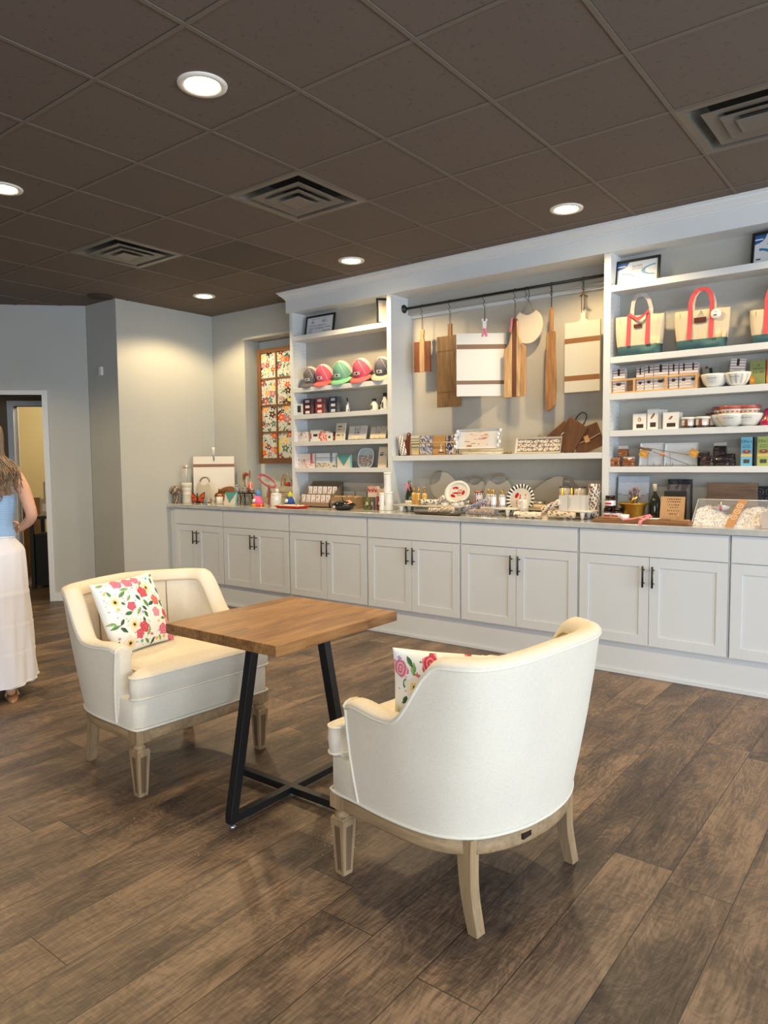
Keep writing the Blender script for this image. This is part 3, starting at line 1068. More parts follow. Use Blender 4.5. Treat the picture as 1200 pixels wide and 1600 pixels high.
    for sy in (-1, 1):
        m_ = MB(); path = catmull([(-.243, sy * .272, .308), (-.243, sy * .272, .22), (-.250, sy * .272, .12), (-.275, sy * .273, .0)], 5)
        vs = []; n_ = len(path)
        for i, p in enumerate(path):
            f_ = i / (n_ - 1); hx, hy = .027 - .010 * f_, .022 - .003 * f_
            for a, b in ((-1, -1), (1, -1), (1, 1), (-1, 1)):
                vs.append((p.x + a * hx, p.y + b * hy, p.z))
        fs = [(0, 1, 2, 3), tuple(4 * n_ - 1 - k for k in range(4))]
        for i in range(n_ - 1):
            for k in range(4):
                fs.append((i * 4 + k, i * 4 + 4 + k, i * 4 + 4 + (k + 1) % 4, i * 4 + (k + 1) % 4))
        m_.add(vs, fs, WOODW, 'washedwood'); m_.v = [(x, y, z * .938) for x, y, z in m_.v]; m_.build('leg', t)
    return t


CH_L = (-2.895, 2.06); CH_R = (-1.290, 2.095)
make_armchair('cream linen armchair at left, facing right towards the wooden table, floral pillow on its seat', (CH_L[0], CH_L[1], 0), math.radians(-2.5))
make_armchair('cream linen armchair seen from behind, in the foreground right of the table', (CH_R[0], CH_R[1], 0), math.radians(180 - 7))


# floral print
def flower_fn(seed, n=26, bg=S(238, 240, 236)):
    r = random.Random(seed)
    pinks = [S(226, 84, 104), S(236, 120, 150), S(232, 110, 92), S(240, 150, 170), S(222, 70, 90)]
    items = []
    taken = []

    def place(rad):
        for _ in range(60):
            x, y = r.uniform(.04, .96), r.uniform(.04, .96)
            if all((x - a) ** 2 + (y - b) ** 2 > (rad + c) ** 2 * .62 for a, b, c in taken):
                taken.append((x, y, rad)); return x, y
        return None
    for k in range(13):
        q = place(.075)
        if q:
            items.append(('rose', q[0], q[1], r.uniform(.06, .085), r.choice(pinks), r.uniform(0, 6)))
    for k in range(4):
        q = place(.085)
        if q:
            items.append(('anem', q[0], q[1], .095, S(240, 236, 224), 0))
    for k in range(30):
        q = place(.035)
        if q:
            items.append(('leaf', q[0], q[1], r.uniform(.045, .065), r.choice([S(70, 112, 70), S(96, 140, 84), S(52, 84, 62), S(140, 168, 110)]), r.uniform(0, PI)))
    for k in range(16):
        q = place(.02)
        if q:
            items.append(('dot', q[0], q[1], r.uniform(.015, .026), r.choice([S(226, 184, 70), S(80, 176, 176), S(60, 140, 160), S(190, 150, 190), S(200, 110, 130)]), 0))
    for k in range(80):
        q = place(.01)
        if q:
            items.append(('dot', q[0], q[1], r.uniform(.006, .012), r.choice([S(150, 170, 130), S(200, 160, 190), S(120, 130, 110), S(210, 140, 130)]), 0))

    def fn(u, v):
        for kind, x, y, s_, c, ph in items:
            dx, dy = u - x, v - y
            if abs(dx) > s_ * 1.4 or abs(dy) > s_ * 1.4:
                continue
            d = math.hypot(dx, dy); a = math.atan2(dy, dx)
            if kind == 'rose':
                if d < s_ * (1 + .10 * math.sin(5 * a + ph)):
                    k = .80 + .24 * math.sin(d / s_ * 15 + 2.2 * math.sin(a * 2 + ph))
                    return tuple(min(1, q * k + (.16 if k > .95 else 0)) for q in c[:3]) + (1,)
            elif kind == 'anem':
                if d < s_ * .22:
                    return S(48, 38, 34)
                if d < s_ * .48:
                    return S(226, 190, 92) if math.sin(a * 9) > -.5 else S(240, 226, 180)
                if d < s_ * (1 + .12 * math.sin(5 * a)):
                    return S(232, 226, 212)
            elif kind == 'leaf':
                p_ = dx * math.cos(ph) + dy * math.sin(ph); q_ = -dx * math.sin(ph) + dy * math.cos(ph)
                w_ = .40 * s_ * (1 - (p_ / s_) ** 2)
                if abs(p_) < s_ and abs(q_) < w_:
                    return tuple(q * (1.25 if q_ > 0 else .8) for q in c[:3]) + (1,)
            elif d < s_ * (1 + .25 * math.sin(a * 5)):
                return c
        return bg
    return fn


def make_pillow(label, M_, seed, size=.42, puff=.065):
    fn = flower_fn(seed)
    n_ = 168
    mb = MB(); vs = []; fs = []; cols = []
    for side in (1, -1):
        b = len(vs)
        for j in range(n_ + 1):
            for i in range(n_ + 1):
                u, v = i / n_ * 2 - 1, j / n_ * 2 - 1
                k = (1 - u ** 4) * (1 - v ** 4)
                hgt = puff * max(0, (1 - u * u) * (1 - v * v)) ** .42
                pin = 1 - .055 * (1 - abs(u) ** 2.5) * abs(v) ** 3 - .0
                pinu = 1 - .055 * (1 - abs(v) ** 2.5) * abs(u) ** 3
                vs.append((side * hgt + .006 * math.sin(u * 5 + v * 3) * k, u * pinu * size / 2, v * pin * size / 2))
        for j in range(n_):
            for i in range(n_):
                a = b + j * (n_ + 1) + i
                q = (a, a + 1, a + n_ + 2, a + n_ + 1)
                fs.append(q if side > 0 else q[::-1])
                cols.append(fn((i + .5) / n_, (j + .5) / n_) if side > 0 else fn(1 - (i + .5) / n_, (j + .5) / n_))
    mb.add(vs, fs, cols, 'cloth', True)
    o = solo(mb, 'pillow', label, 'pillow', group='floral throw pillows')
    o.matrix_world = M_
    return o


R4 = Matrix.Rotation
make_pillow('square floral throw pillow leaning in the left armchair', Matrix.Translation((-3.03, 1.955, .70)) @ R4(math.radians(8), 4, 'Z') @ R4(math.radians(-24), 4, 'Y') @ R4(math.radians(2), 4, 'X'), 5, .36)
make_pillow('floral throw pillow peeking over the arm of the foreground armchair', Matrix.Translation((-1.235, 1.93, .628)) @ R4(math.radians(118), 4, 'Z') @ R4(math.radians(-14), 4, 'Y') @ R4(math.radians(3), 4, 'X'), 11, .37)

# ------------------------------------------------------------------ table
TC = (-2.213, 2.160)
t = thing('side_table', 'square butcher-block table on crossed black steel legs between the armchairs', 'table', (TC[0], TC[1], 0), math.radians(.5))
m_ = MB(); m_.bbox(-.325, .325, -.372, .372, .704, .746, S(170, 120, 70), 'tabletop'); m_.build('tabletop', t, bevel=.002)
SB = S(20, 22, 25)
cx_, cy_ = -2.135 - TC[0], 2.10 - TC[1]
for nm, dx, dy in (('y', 0, 1), ('x', 1, 0)):
    m_ = MB(); L = .345
    if nm == 'y':
        m_.bbox(cx_ - .0175, cx_ + .0175, cy_ - L, cy_ + L, .018, .048, SB, 'satin')
    else:
        m_.bbox(cx_ - L, cx_ + L, cy_ - .0175, cy_ + .0175, .0185, .0485, SB, 'satin')
    m_.build('floor_bar', t, bevel=.0015)
for dx, dy in ((0, -1), (1, 0), (0, 1), (-1, 0)):
    m_ = MB(); vs = []
    for z_, l_ in ((.0482, .345), (.703, .215)):
        for a, b in ((-1, -1), (1, -1), (1, 1), (-1, 1)):
            along = l_ - .019 + (a * .019); across = b * .0175
            vs.append((cx_ + dx * along - dy * across, cy_ + dy * along + dx * across, z_))
    m_.add(vs, [(3, 2, 1, 0), (4, 5, 6, 7), (0, 1, 5, 4), (1, 2, 6, 5), (2, 3, 7, 6), (3, 0, 4, 7)], SB, 'satin')
    m_.build('leg', t, bevel=.0015)
    m_ = MB(); m_.lathe([(.015, 0), (.016, .004), (.007, .008), (.005, .018)], S(190, 192, 196), 'metal', 16, cx=cx_ + dx * .325, cy=cy_ + dy * .325)
    m_.build('foot', t)
m_ = MB()
rr = random.Random(2)
for (cxx, cyy, rad, n_) in ((-1.72, 1.93, .11, 34), (-2.2, 1.6, .3, 7)):
    for k in range(n_):
        a = rr.uniform(0, 2 * PI); q = rad * rr.random() ** .6
        m_.box((cxx + q * math.cos(a), cyy + q * math.sin(a), .0012), (rr.uniform(.001, .0035), rr.uniform(.001, .003), .0018), S(214, 196, 160))
cr = solo(m_, 'crumbs', 'pale scattered crumbs on the floor beside the foreground chair leg', 'crumbs'); cr['kind'] = 'stuff'
# ------------------------------------------------------------------ small goods: helpers
BLK = S(26, 25, 26)


def fit(px0, px1, pyt, Y, z0):
    x0 = x_at(px0, Y, z0); x1 = x_at(px1, Y, z0); xc = (x0 + x1) / 2
    return xc, x1 - x0, z_at(pyt, xc, Y) - z0


def blotch(seed, bg, cols, n=40, s0=.03, s1=.08, asp=1.0):
    r = random.Random(seed)
    it = [(r.random(), r.random(), r.uniform(s0, s1), r.uniform(s0, s1) * r.uniform(.4, 1), r.uniform(0, PI), r.choice(cols)) for _ in range(n)]

    def fn(u, v):
        for x, y, a, b, t_, c in it:
            dx, dy = u - x, (v - y) * asp
            p = dx * math.cos(t_) + dy * math.sin(t_); q = -dx * math.sin(t_) + dy * math.cos(t_)
            if (p / a) ** 2 + (q / b) ** 2 < 1:
                return c
        return bg
    return fn


def bands(*bs, base=WHITE):
    """bs: (v0,v1,colour[,u0,u1])"""
    def fn(u, v):
        for b in bs:
            if b[0] <= v < b[1] and (len(b) < 5 or b[3] <= u < b[4]):
                return b[2]
        return base
    return fn


def scribble(base, ink, rows, u0=.15, u1=.85, seed=1, over=None):
    """rows of fine print too small to read: (v, half-height)"""
    def fn(u, v):
        if over:
            c = over(u, v)
            if c:
                return c
        for k, (vr, hh) in enumerate(rows):
            if abs(v - vr) < hh and u0 < u < u1 and math.sin(u * 97 + k * 7 + seed) > -.35:
                return ink
        return base
    return fn


def carton(name, label, cat, px0, px1, pyt, Y, z0, depth, fn, side=WHITE, nx=24, nz=28, rz=0, group=None, tilt=0, mat='satin', w=None, h=None, texts=(), xc=None):
    a, b, c = fit(px0, px1, pyt, Y, z0)
    if xc is not None:
        a = xc
    w = w or b; h = h or c
    m_ = MB()
    m_.bbox(-w / 2, w / 2, .0004, depth, 0, h, side, mat)
    m_.face(-w / 2, w / 2, 0, h, 0, nx, nz, fn, mat)
    for tx in texts:
        text_mesh(m_, tx[0], tx[1] * h, tx[2] * w / 2, tx[3] * h, 0, tx[4], mat, sx=tx[5] if len(tx) > 5 else 1)
    o = solo(m_, name, label, cat, (a, Y, z0 + .0005), group=group)
    o.rotation_euler = (-tilt, 0, rz)
    if tilt:
        o.location.z += 0.001
    return o


# ---------------- framed certificates
def cert(label, loc, rz, w, h, tilt, fn, texts):
    t = thing('framed_certificate', label, 'frame', loc, group='black framed certificates on the top shelves', rot=(-tilt, 0, rz))
    fw = .017
    m_ = MB()
    m_.bbox(-w / 2, w / 2, 0, .016, 0, fw, BLK, 'satin'); m_.bbox(-w / 2, w / 2, 0, .016, h - fw, h, BLK, 'satin')
    m_.bbox(-w / 2, -w / 2 + fw, 0, .016, fw, h - fw, BLK, 'satin'); m_.bbox(w / 2 - fw, w / 2, 0, .016, fw, h - fw, BLK, 'satin')
    m_.build('frame', t, bevel=.001)
    m_ = MB(); m_.bbox(-w / 2 + fw, w / 2 - fw, .008, .012, fw, h - fw, WHITE)
    m_.face(-w / 2 + fw, w / 2 - fw, fw, h - fw, .0078, 60, 44, fn, 'satin')
    for s_, sz, x, z, c in texts:
        text_mesh(m_, s_, sz * h, x * w / 2, z * h, .0076, c)
    m_.build('paper', t)
    return t


PAPER = S(214, 216, 222)


def fn_score(u, v):
    if abs(v - .90) < .02 and .15 < u < .85 and math.sin(u * 110) > -.4: return S(90, 90, 96)
    for r_, a, b in ((.50, .1, .75), (.44, .3, .6), (.34, .1, .9), (.28, .3, .65), (.10, .6, .95)):
        if abs(v - r_) < .014 and a < u < b and math.sin(u * 90 + r_ * 50) > -.5: return S(110, 110, 118)
    if abs(math.hypot(u - .16, (v - .2) * .75) - .06) < .01: return S(120, 120, 126)
    if abs(v - .15) < .014 and .62 < u < .92: return S(40, 40, 44)
    return PAPER


def fn_serv(u, v):
    if math.hypot(u - .02, (v - 1.05) * .75) < .27:
        if abs(v - .84) < .025 and u < .2: return S(230, 235, 240)
        return S(44, 92, 150)
    d = math.hypot((u - .12) / .40, (v - .10) / .42)
    if .80 < d < 1.0 and u > .12 and v > -.3: return S(60, 120, 172)
    d2 = math.hypot((u - 1.02) / .42, (v - .52) / .26)
    if .78 < d2 < 1.0 and u < .95: return S(96, 146, 186)
    if abs(v - .62) < .012 and .3 < u < .62: return S(150, 150, 150)
    if abs(v - .53) < .010 and .34 < u < .62: return S(170, 170, 170)
    if abs(v - .14) < .02 and .05 < u < .16: return S(60, 60, 60)
    return S(222, 224, 226)


def fn_letter(u, v):
    for k in range(9):
        if abs(v - (.86 - k * .085)) < .014 and .12 < u < .9 - (k % 3) * .1 and math.sin(u * 120 + k) > -.5: return S(190, 130, 110)
    return S(224, 214, 200)


xc, w_, h_ = fit(474, 519, 489, 5.08, 2.613)
cert('black framed score certificate on the top left shelf, above the caps', (xc, 5.09, 2.6135), 0, w_, .195, math.radians(10), fn_score,
     [('A', .24, -.52, .60, S(24, 24, 26)), ('98.5', .20, .30, .62, S(60, 60, 66))])
cert('black framed letter turned against the divider, top left shelf', (-3.885, 5.085, 2.6135), math.radians(48), .165, .225, math.radians(5), fn_letter, [])
xc, w_, h_ = fit(959, 1031, 396, 5.09, 2.613)
tx = [('ServSafe', .115, .0, .70, S(30, 40, 50)), ('CERTIFICATION', .06, .0, .62, S(40, 50, 60))]
cert('black framed certificate with blue swooshes at the left end of the top right shelf', (xc, 5.08, 2.6135), 0, w_ * .98, .185, math.radians(9), fn_serv, tx)
cert('larger black framed certificate at the right picture edge on the top right shelf', (-.865, 5.08, 2.6135), math.radians(-6), .27, .215, math.radians(9), fn_serv, tx)

# ---------------- trucker caps
CAPG = 'trucker caps on the left shelf unit'


def make_cap(label, px, col, brim, loc_rz, sc=1.0):
    Y = 5.075
    x = x_at(px, Y, 2.18)
    t = thing('trucker_cap', label, 'cap', (x, Y, 2.1215), loc_rz, group=CAPG)
    t.scale = (sc, sc, sc)
    Mt = Matrix.Translation((0, .0, .067)) @ R4(math.radians(-38), 4, 'X').inverted().inverted()
    mesh_c = S(226, 214, 206) if col != S(110, 106, 108) else S(220, 206, 190)
    m_ = MB(); seg, rings_ = 28, 10; vs = []; fs = []; cols = []
    rx, ry, rz_ = .082, .084, .118
    for i in range(rings_ + 1):
        th = (PI / 2) * i / rings_
        for k in range(seg):
            a = 2 * PI * k / seg - PI / 2
            vs.append((rx * math.cos(th) ** .8 * math.cos(a) if i < rings_ else 0, ry * math.cos(th) ** .8 * math.sin(a) if i < rings_ else 0, rz_ * math.sin(th)))
    for i in range(rings_):
        for k in range(seg):
            fs.append((i * seg + k, i * seg + (k + 1) % seg, (i + 1) * seg + (k + 1) % seg, (i + 1) * seg + k))
            kk = min(k, seg - 1 - k)
            cols.append(col if kk < 6.2 else mesh_c)
    Mt = Matrix.Translation((0, .018, .092)) @ R4(math.radians(40), 4, 'X')
    m_.add(vs, fs, cols, 'cloth', True, Mt)
    m_.tube([Mt @ Vector((rx * math.cos(2 * PI * k / 24) * 1.01, ry * math.sin(2 * PI * k / 24) * 1.01, .002)) for k in range(24)], .003, col, 'cloth', 6, closed=True)
    for a in (-.82, .82):
        m_.tube([Mt @ Vector((rx * math.cos(th) ** .8 * math.sin(a * 1.0) * 1.01, -ry * math.cos(th) ** .8 * math.cos(a) * 1.01, rz_ * math.sin(th) * 1.01)) for th in [q * PI / 2 / 9 for q in range(9)]], .0014, S(236, 230, 222), 'cloth', 5)
    m_.ball(tuple(Mt @ Vector((0, 0, rz_))), .005, col, 'cloth', 8, 5)
    m_.build('crown', t)
    m_ = MB(); nn = 14; vs = []; fs = []
    for q in range(2):
        for i in range(nn + 1):
            a = math.radians(-68 + 136 * i / nn)
            for r_, dz in ((1.0, .004), (1.35, -.004), (1.72 * math.cos(a) ** .35 if False else 1.0 + .72 * math.cos(a) ** .5, -.020)):
                vs.append(Mt @ Vector((rx * r_ * math.sin(a), -ry * r_ * math.cos(a), dz * .4 - .012 * (math.sin(a)) ** 2 - q * .004)))
    c_n = (nn + 1) * 3
    for i in range(nn):
        for j in range(2):
            a = i * 3 + j
            fs.append((a, a + 3, a + 4, a + 1)); fs.append((a + c_n + 1, a + c_n + 4, a + c_n + 3, a + c_n))
        a = i * 3 + 2; fs.append((a, a + 3, a + c_n + 3, a + c_n))
    m_.add(vs, fs, brim, 'cloth', True); m_.build('brim', t)
    m_ = MB(); Mp = Mt @ Matrix.Translation((0, -.0815, .040)) @ R4(math.radians(-20), 4, 'X')
    m_.bbox(-.025, .025, .0, .004, -.013, .013, S(232, 228, 220), 'cloth', Mp)
    m_.face(-.023, .023, -.011, .011, -.0003, 14, 6, scribble(S(232, 228, 220), S(60, 56, 54), [(.68, .1), (.32, .14)], .12, .88), 'cloth', Mp)
    m_.build('patch', t)
    return t


CG = S(112, 108, 112); CP = S(214, 96, 118); CPB = S(240, 108, 104); CGR = S(120, 176, 150); CGB = S(134, 200, 150)
make_cap('grey trucker cap leaning at the far left of the cap row', 487, CG, S(104, 100, 106), math.radians(6))
make_cap('left pink trucker cap, between the grey and the green cap', 507, CP, CPB, math.radians(4), 1.04)
make_cap('mint green trucker cap with white mesh, middle of the cap row', 535, CGR, CGB, math.radians(2), 1.1)
make_cap('right pink trucker cap beside the green one', 566, CP, CPB, math.radians(0), 1.1)
make_cap('grey trucker cap with pale brim against the divider, right end of the cap row', 599, CG, S(206, 190, 166), math.radians(8), 1.05)

# ---------------- left unit, third shelf
Z3, Z4, Z5 = 1.867, 1.611, 1.359
carton('tin_box', 'small white tin box with black window at the left end below the caps', 'box', 463, 472, 631, 5.05, Z3, .03, bands((.25, .8, BLK, .2, .8)), nx=10, nz=12)
jar_cols = [(S(84, 34, 48), 'dark plum'), (S(150, 52, 58), 'red'), (S(54, 62, 84), 'navy')]
gx = [(474, 487), (493, 506), (514, 527)]
lv = ['bottom', 'middle', 'top']
for n_, ((c, cn), (a, b)) in enumerate(zip(jar_cols, gx)):
    for k in range(3):
        x0, w_, _ = fit(a, b, 640, 5.06, Z3)
        t = thing('sweets_box', '%s clear sweets box with %s label, %s' % (lv[k], cn, ['in the stack nearest the white tin', 'in the middle stack', 'in the right-hand stack'][n_]), 'box', (x0, 5.06, Z3 + .0005 + k * .051), group='stacked clear sweets boxes below the caps')
        m_ = MB(); m_.bbox(-w_ / 2, w_ / 2, .0005, .06, 0, .0495, tuple(q * .45 for q in c[:3]) + (1,), 'gloss')
        m_.face(-w_ / 2, w_ / 2, 0, .0495, 0, 12, 8, bands((.2, .8, S(220, 214, 212), .28, .72), base=c), 'gloss'); m_.build('carton', t)
        m_ = MB(); m_.bbox(w_ / 2 + .001, w_ / 2 + .004, -.001, .061, .0, .0495, S(190, 186, 180), 'film'); m_.build('clear_lid', t)
m_ = MB(); xg, wg, hg = fit(537, 548, 619, 5.08, Z3)
m_.lathe([(.018, 0), (.021, .03), (.018, .065), (.007, .09), (.004, .10)], WHITE, 'satin', 14, colf=lambda i, k: S(70, 60, 60) if (i * 5 + k * 3) % 4 == 0 else S(232, 230, 226))
m_.tube([(0, 0, .098), (-.004, 0, .118), (-.012, 0, .135)], .006, BLK, 'satin', 8)
solo(m_, 'spotted_bottle', 'slim spotted white bottle with bent black top, alone on the shelf below the caps', 'bottle', (xg, 5.09, Z3 + .0005))


def jug(label, px, Y, z, r, h, capc, group=None, body=S(230, 226, 212)):
    t = thing('ceramic_bottle', label, 'bottle', (x_at(px, Y, z), Y, z + .0005), group=group)
    m_ = MB(); m_.lathe([(r * .9, 0), (r, h * .1), (r, h * .45), (r * .45, h * .72), (r * .42, h * .8)], body, 'satin', 18,
                        colf=lambda i, k: S(70, 70, 76) if (i == 1 and k in (12, 13)) else body); m_.build('bottle_body', t)
    m_ = MB(); m_.lathe([(r * .55, h * .8), (r * .55, h), (r * .5, h * 1.01)], capc, 'satin', 16); m_.build('cap', t)
    return t


jug('round cream bottle with black cap, right part of the shelf below the caps', 585, 5.07, Z3, .036, .105, BLK)
jug('smallest cream bottle with black cap, between the two larger ones', 596, 5.12, Z3, .022, .075, BLK)
jug('tall cream bottle with black cap touching the divider', 601.5, 5.06, Z3, .030, .145, BLK)

# ---------------- left unit, fourth shelf
carton('soap_box', 'white soap box with small figure at the left end of the fourth shelf', 'box', 463, 480, 675, 5.04, Z4, .045, blotch(3, S(226, 218, 212), [S(170, 130, 130), S(120, 110, 120)], 9, .04, .09), nx=16, nz=14, side=S(220, 206, 200))
carton('tea_box', 'white box with red corners and a black animal picture', 'box', 485, 500, 672, 5.05, Z4, .05, lambda u, v: S(50, 46, 50) if (.3 < u < .75 and .4 < v < .62) else (S(200, 90, 90) if (u < .14 or u > .9) and .2 < v < .7 else WHITE), nx=16, nz=14)
carton('patterned_box', 'coral and white scalloped box', 'box', 500.5, 511, 674, 5.05, Z4, .05, blotch(9, S(232, 214, 206), [S(220, 86, 70), S(232, 110, 90)], 26, .09, .16), nx=16, nz=16)
carton('soap_box', 'small white soap box with dark print beside the coral box', 'box', 511.5, 518, 676, 5.05, Z4, .045, bands((.3, .6, S(60, 70, 66), .3, .8)), nx=8, nz=10)
carton('chocolate_bar', 'narrow dark red chocolate bar standing on end', 'chocolate bar', 518.5, 523, 675, 5.07, Z4, .03, bands((.3, .5, S(180, 120, 120), .2, .8), base=S(120, 36, 44)), side=S(90, 26, 34), nx=6, nz=10)
carton('chocolate_bar', 'tall cream chocolate bar leaning on the fourth shelf', 'chocolate bar', 523.5, 538, 661, 5.05, Z4, .012, scribble(S(216, 204, 180), S(90, 84, 80), [(.8, .03), (.62, .02), (.3, .04)]), nx=14, nz=26, tilt=.14, side=S(226, 222, 214))


def easel(name_t):
    m_ = MB()
    for sx in (-.028, .028):
        m_.tube([(sx, .03, 0), (sx, -.016, .0015), (sx, -.016, .02)], .0016, S(60, 50, 40), 'metal', 6)
        m_.tube([(sx, .03, 0), (sx * .9, .006, .115)], .0016, S(60, 50, 40), 'metal', 6)
    m_.build('easel', name_t)


for lab, a, b, py, fnc in (('wide cream chocolate slab on a wire easel, middle of the fourth shelf', 545, 572, 666, bands((.3, 1, S(186, 180, 188), .3, .62), (0, .3, S(226, 208, 176), .25, .7), base=S(206, 200, 192))),
                           ('wide cream chocolate slab on a wire easel beside the divider', 579, 603, 667, bands((.35, 1, S(170, 166, 168), .3, .6), (0, .35, S(226, 208, 172)), base=S(196, 186, 168)))):
    xc, w_, h_ = fit(a, b, py, 5.07, Z4)
    t = thing('boxed_chocolate', lab, 'chocolate box', (xc, 5.07, Z4 + .001), group='chocolate slabs on wire easels')
    m_ = MB(); Mx = R4(-.22, 4, 'X') @ Matrix.Translation((0, -.012, .006))
    m_.bbox(-w_ / 2, w_ / 2, .0004, .012, 0, h_ * .98, S(214, 210, 206), 'satin', Mx)
    m_.face(-w_ / 2, w_ / 2, 0, h_ * .98, 0, 22, 18, scribble(S(200, 196, 192), S(70, 66, 70), [(.7, .05), (.5, .03)], .35, .6, over=lambda u, v, f=fnc: None if (.35 < u < .6 and v > .4) else f(u, v)), 'satin', Mx)
    m_.build('slab', t); easel(t)

# ---------------- left unit, fifth shelf
carton('note_card_box', 'pink floral boxed cards at the left end of the fifth shelf', 'card box', 466, 491, 709, 5.05, Z5, .03, lambda u, v, f=blotch(21, S(228, 212, 210), [S(206, 110, 120), S(190, 90, 104), S(150, 160, 150)], 46, .02, .06): S(206, 96, 104) if .76 < u < .9 and v > .3 else (f(u, v) if v < .62 else S(232, 222, 218)), nx=30, nz=28)
carton('note_card_box', 'blue and white boxed cards with dark floral foot', 'card box', 494, 524, 708, 5.05, Z5, .03, lambda u, v, f=blotch(22, S(206, 200, 186), [S(40, 50, 46), S(200, 130, 110), S(80, 100, 70)], 70, .02, .05): f(u, v) if v < .36 else (S(120, 136, 160) if .74 < u < .84 else (S(150, 176, 200) if .5 < v < .54 or .66 < v < .7 else S(214, 222, 230))), nx=34, nz=28)


def tealtri(u, v):
    if v > .12 and abs(u - .5) < (v - .12) * .62: return S(84, 150, 146)
    return S(214, 202, 192)


carton('note_card_box', 'teal triangle boxed cards on the fifth shelf of the left unit', 'card box', 527, 547, 711, 5.04, Z5, .03, tealtri, nx=26, nz=26, side=S(120, 196, 190))
t = thing('decorative_tray', 'glittering rounded glass tray standing upright on the fifth shelf', 'tray', (x_at(571, 5.08, 1.4), 5.07, Z5 + .001), rot=(-.16, 0, 0))
m_ = MB(); r_ = .088
pts = [(r_ * (abs(math.cos(a)) ** .62) * (1 if math.cos(a) > 0 else -1), r_ + r_ * (abs(math.sin(a)) ** .62) * (1 if math.sin(a) > 0 else -1)) for a in [2 * PI * k / 40 for k in range(40)]]
m_.prism(pts, 0, .006, S(170, 186, 196), 'gloss')
fnb = blotch(5, S(150, 140, 136), [S(226, 206, 150), S(90, 80, 96), S(170, 120, 110), S(214, 214, 216), S(120, 140, 150)], 160, .02, .05)
m_.face(-r_ * .92, r_ * .92, r_ * .1, r_ * 1.3, -.0005, 34, 24, fnb, 'gloss', mask=lambda u, v: (abs(u - .5) * 2) ** 3 + (abs(max(0, .55 - v)) * 1.8) ** 3 < .95)
m_.build('tray_body', t)
m_ = MB(); m_.tube([(p[0], .0, p[1]) for p in pts], .004, S(206, 220, 226), 'gloss', 6, closed=True); m_.build('rim', t)
carton('chocolate_bar', 'tall cream chocolate bar on a stand beside the divider, fifth shelf', 'chocolate bar', 590, 603, 698, 5.06, Z5, .012, scribble(S(214, 204, 186), S(80, 76, 74), [(.72, .03), (.62, .04)], over=lambda u, v: S(224, 208, 178) if v < .45 else None), nx=14, nz=26, tilt=.15)
carton('seed_packet', 'small kraft packet at the left end of the counter inside the shelf unit', 'packet', 462, 468, 774, 5.2 - .08, CT, .01, bands(base=S(190, 168, 140)), nx=4, nz=4)

# ---------------- counter below the left unit
Zc = CT + .0005
t = thing('card_display_rack', 'two-tier kraft display rack of small illustrated cards on the counter', 'display rack', (x_at(500, 4.98, CT), 4.90, Zc))
m_ = MB(); KR = S(150, 126, 98)
m_.bbox(-.19, .19, 0, .008, 0, .045, KR); m_.bbox(-.19, .19, 0, .20, 0, .008, KR)
m_.bbox(-.19, .19, .095, .102, 0, .12, KR); m_.bbox(-.19, .19, .19, .198, 0, .235, S(96, 84, 70))
for sx in (-.19, .184):
    m_.add([(sx, 0, 0), (sx, .198, 0), (sx, .198, .235), (sx, .10, .15), (sx, 0, .06), (sx + .006, 0, 0), (sx + .006, .198, 0), (sx + .006, .198, .235), (sx + .006, .10, .15), (sx + .006, 0, .06)],
           [(0, 1, 2, 3, 4)[::-1], (5, 6, 7, 8, 9), (0, 5, 6, 1)[::-1], (1, 6, 7, 2)[::-1], (2, 7, 8, 3)[::-1], (3, 8, 9, 4)[::-1], (4, 9, 5, 0)[::-1]], S(112, 98, 80))
m_.build('rack', t)
rk = random.Random(4)
rows = [(-.165 + k * .062, .02, .010, 'front') for k in range(6)] + [(-.165 + k * .062, .115, .085, 'back') for k in range(6)]
ordw = ['first', 'second', 'third', 'fourth', 'fifth', 'sixth']
for k, (xx, yy, zz, row) in enumerate(rows):
    f_ = blotch(50 + k, S(226, 216, 214), [S(180, 120, 130), S(150, 130, 150), S(200, 150, 150)], 14, .06, .15)
    m_ = MB(); m_.bbox(-.025, .025, .0004, .004, 0, .105, S(226, 222, 220))
    m_.face(-.025, .025, 0, .105, 0, 10, 20, lambda u, v, f_=f_: f_(u, v) if .15 < u < .85 and .2 < v < .9 else S(226, 220, 218))
    o = solo(m_, 'greeting_card', '%s small illustrated card from the left in the %s row of the kraft rack' % (ordw[k % 6], row), 'card', group='cards in the kraft display rack')
    o.location = (t.location.x + xx, 4.90 + yy, Zc + zz); o.rotation_euler = (-.15, 0, 0)
for lab, a, b, py in (('left of two grey-wrapped bars standing behind the black bowl', 537, 554, 754), ('right of two grey-wrapped bars standing behind the black bowl', 556.5, 573, 751)):
    carton('wrapped_bar', lab, 'bar', a, b, py, 5.10, CT, .014, scribble(S(176, 172, 166), S(50, 48, 48), [(.52, .05), (.38, .06)], .3, .7), side=S(160, 156, 150), nx=16, nz=24, group='grey wrapped bars', h=.145)
t = thing('stick_tray', 'kraft tray of gold-wrapped honey sticks on the counter', 'tray', (x_at(537, 4.93, CT), 4.93, Zc))
m_ = MB(); m_.bbox(-.15, .15, 0, .10, 0, .095, S(150, 124, 92)); m_.face(-.15, .0, .005, .06, -.0006, 12, 4, bands(base=S(196, 160, 154))); m_.build('tray_box', t)
rs = random.Random(8)
m_ = MB()
for k in range(90):
    m_.box((rs.uniform(-.14, .14), rs.uniform(.01, .09), .098 + rs.uniform(0, .01)), (.03, .006, .006), rs.choice([S(214, 176, 90), S(226, 196, 130), S(226, 180, 160), S(190, 150, 70)]), 'gloss',
          Matrix.Translation((0, 0, 0)))
o = m_.build('honey_sticks', t); o['kind'] = 'stuff'
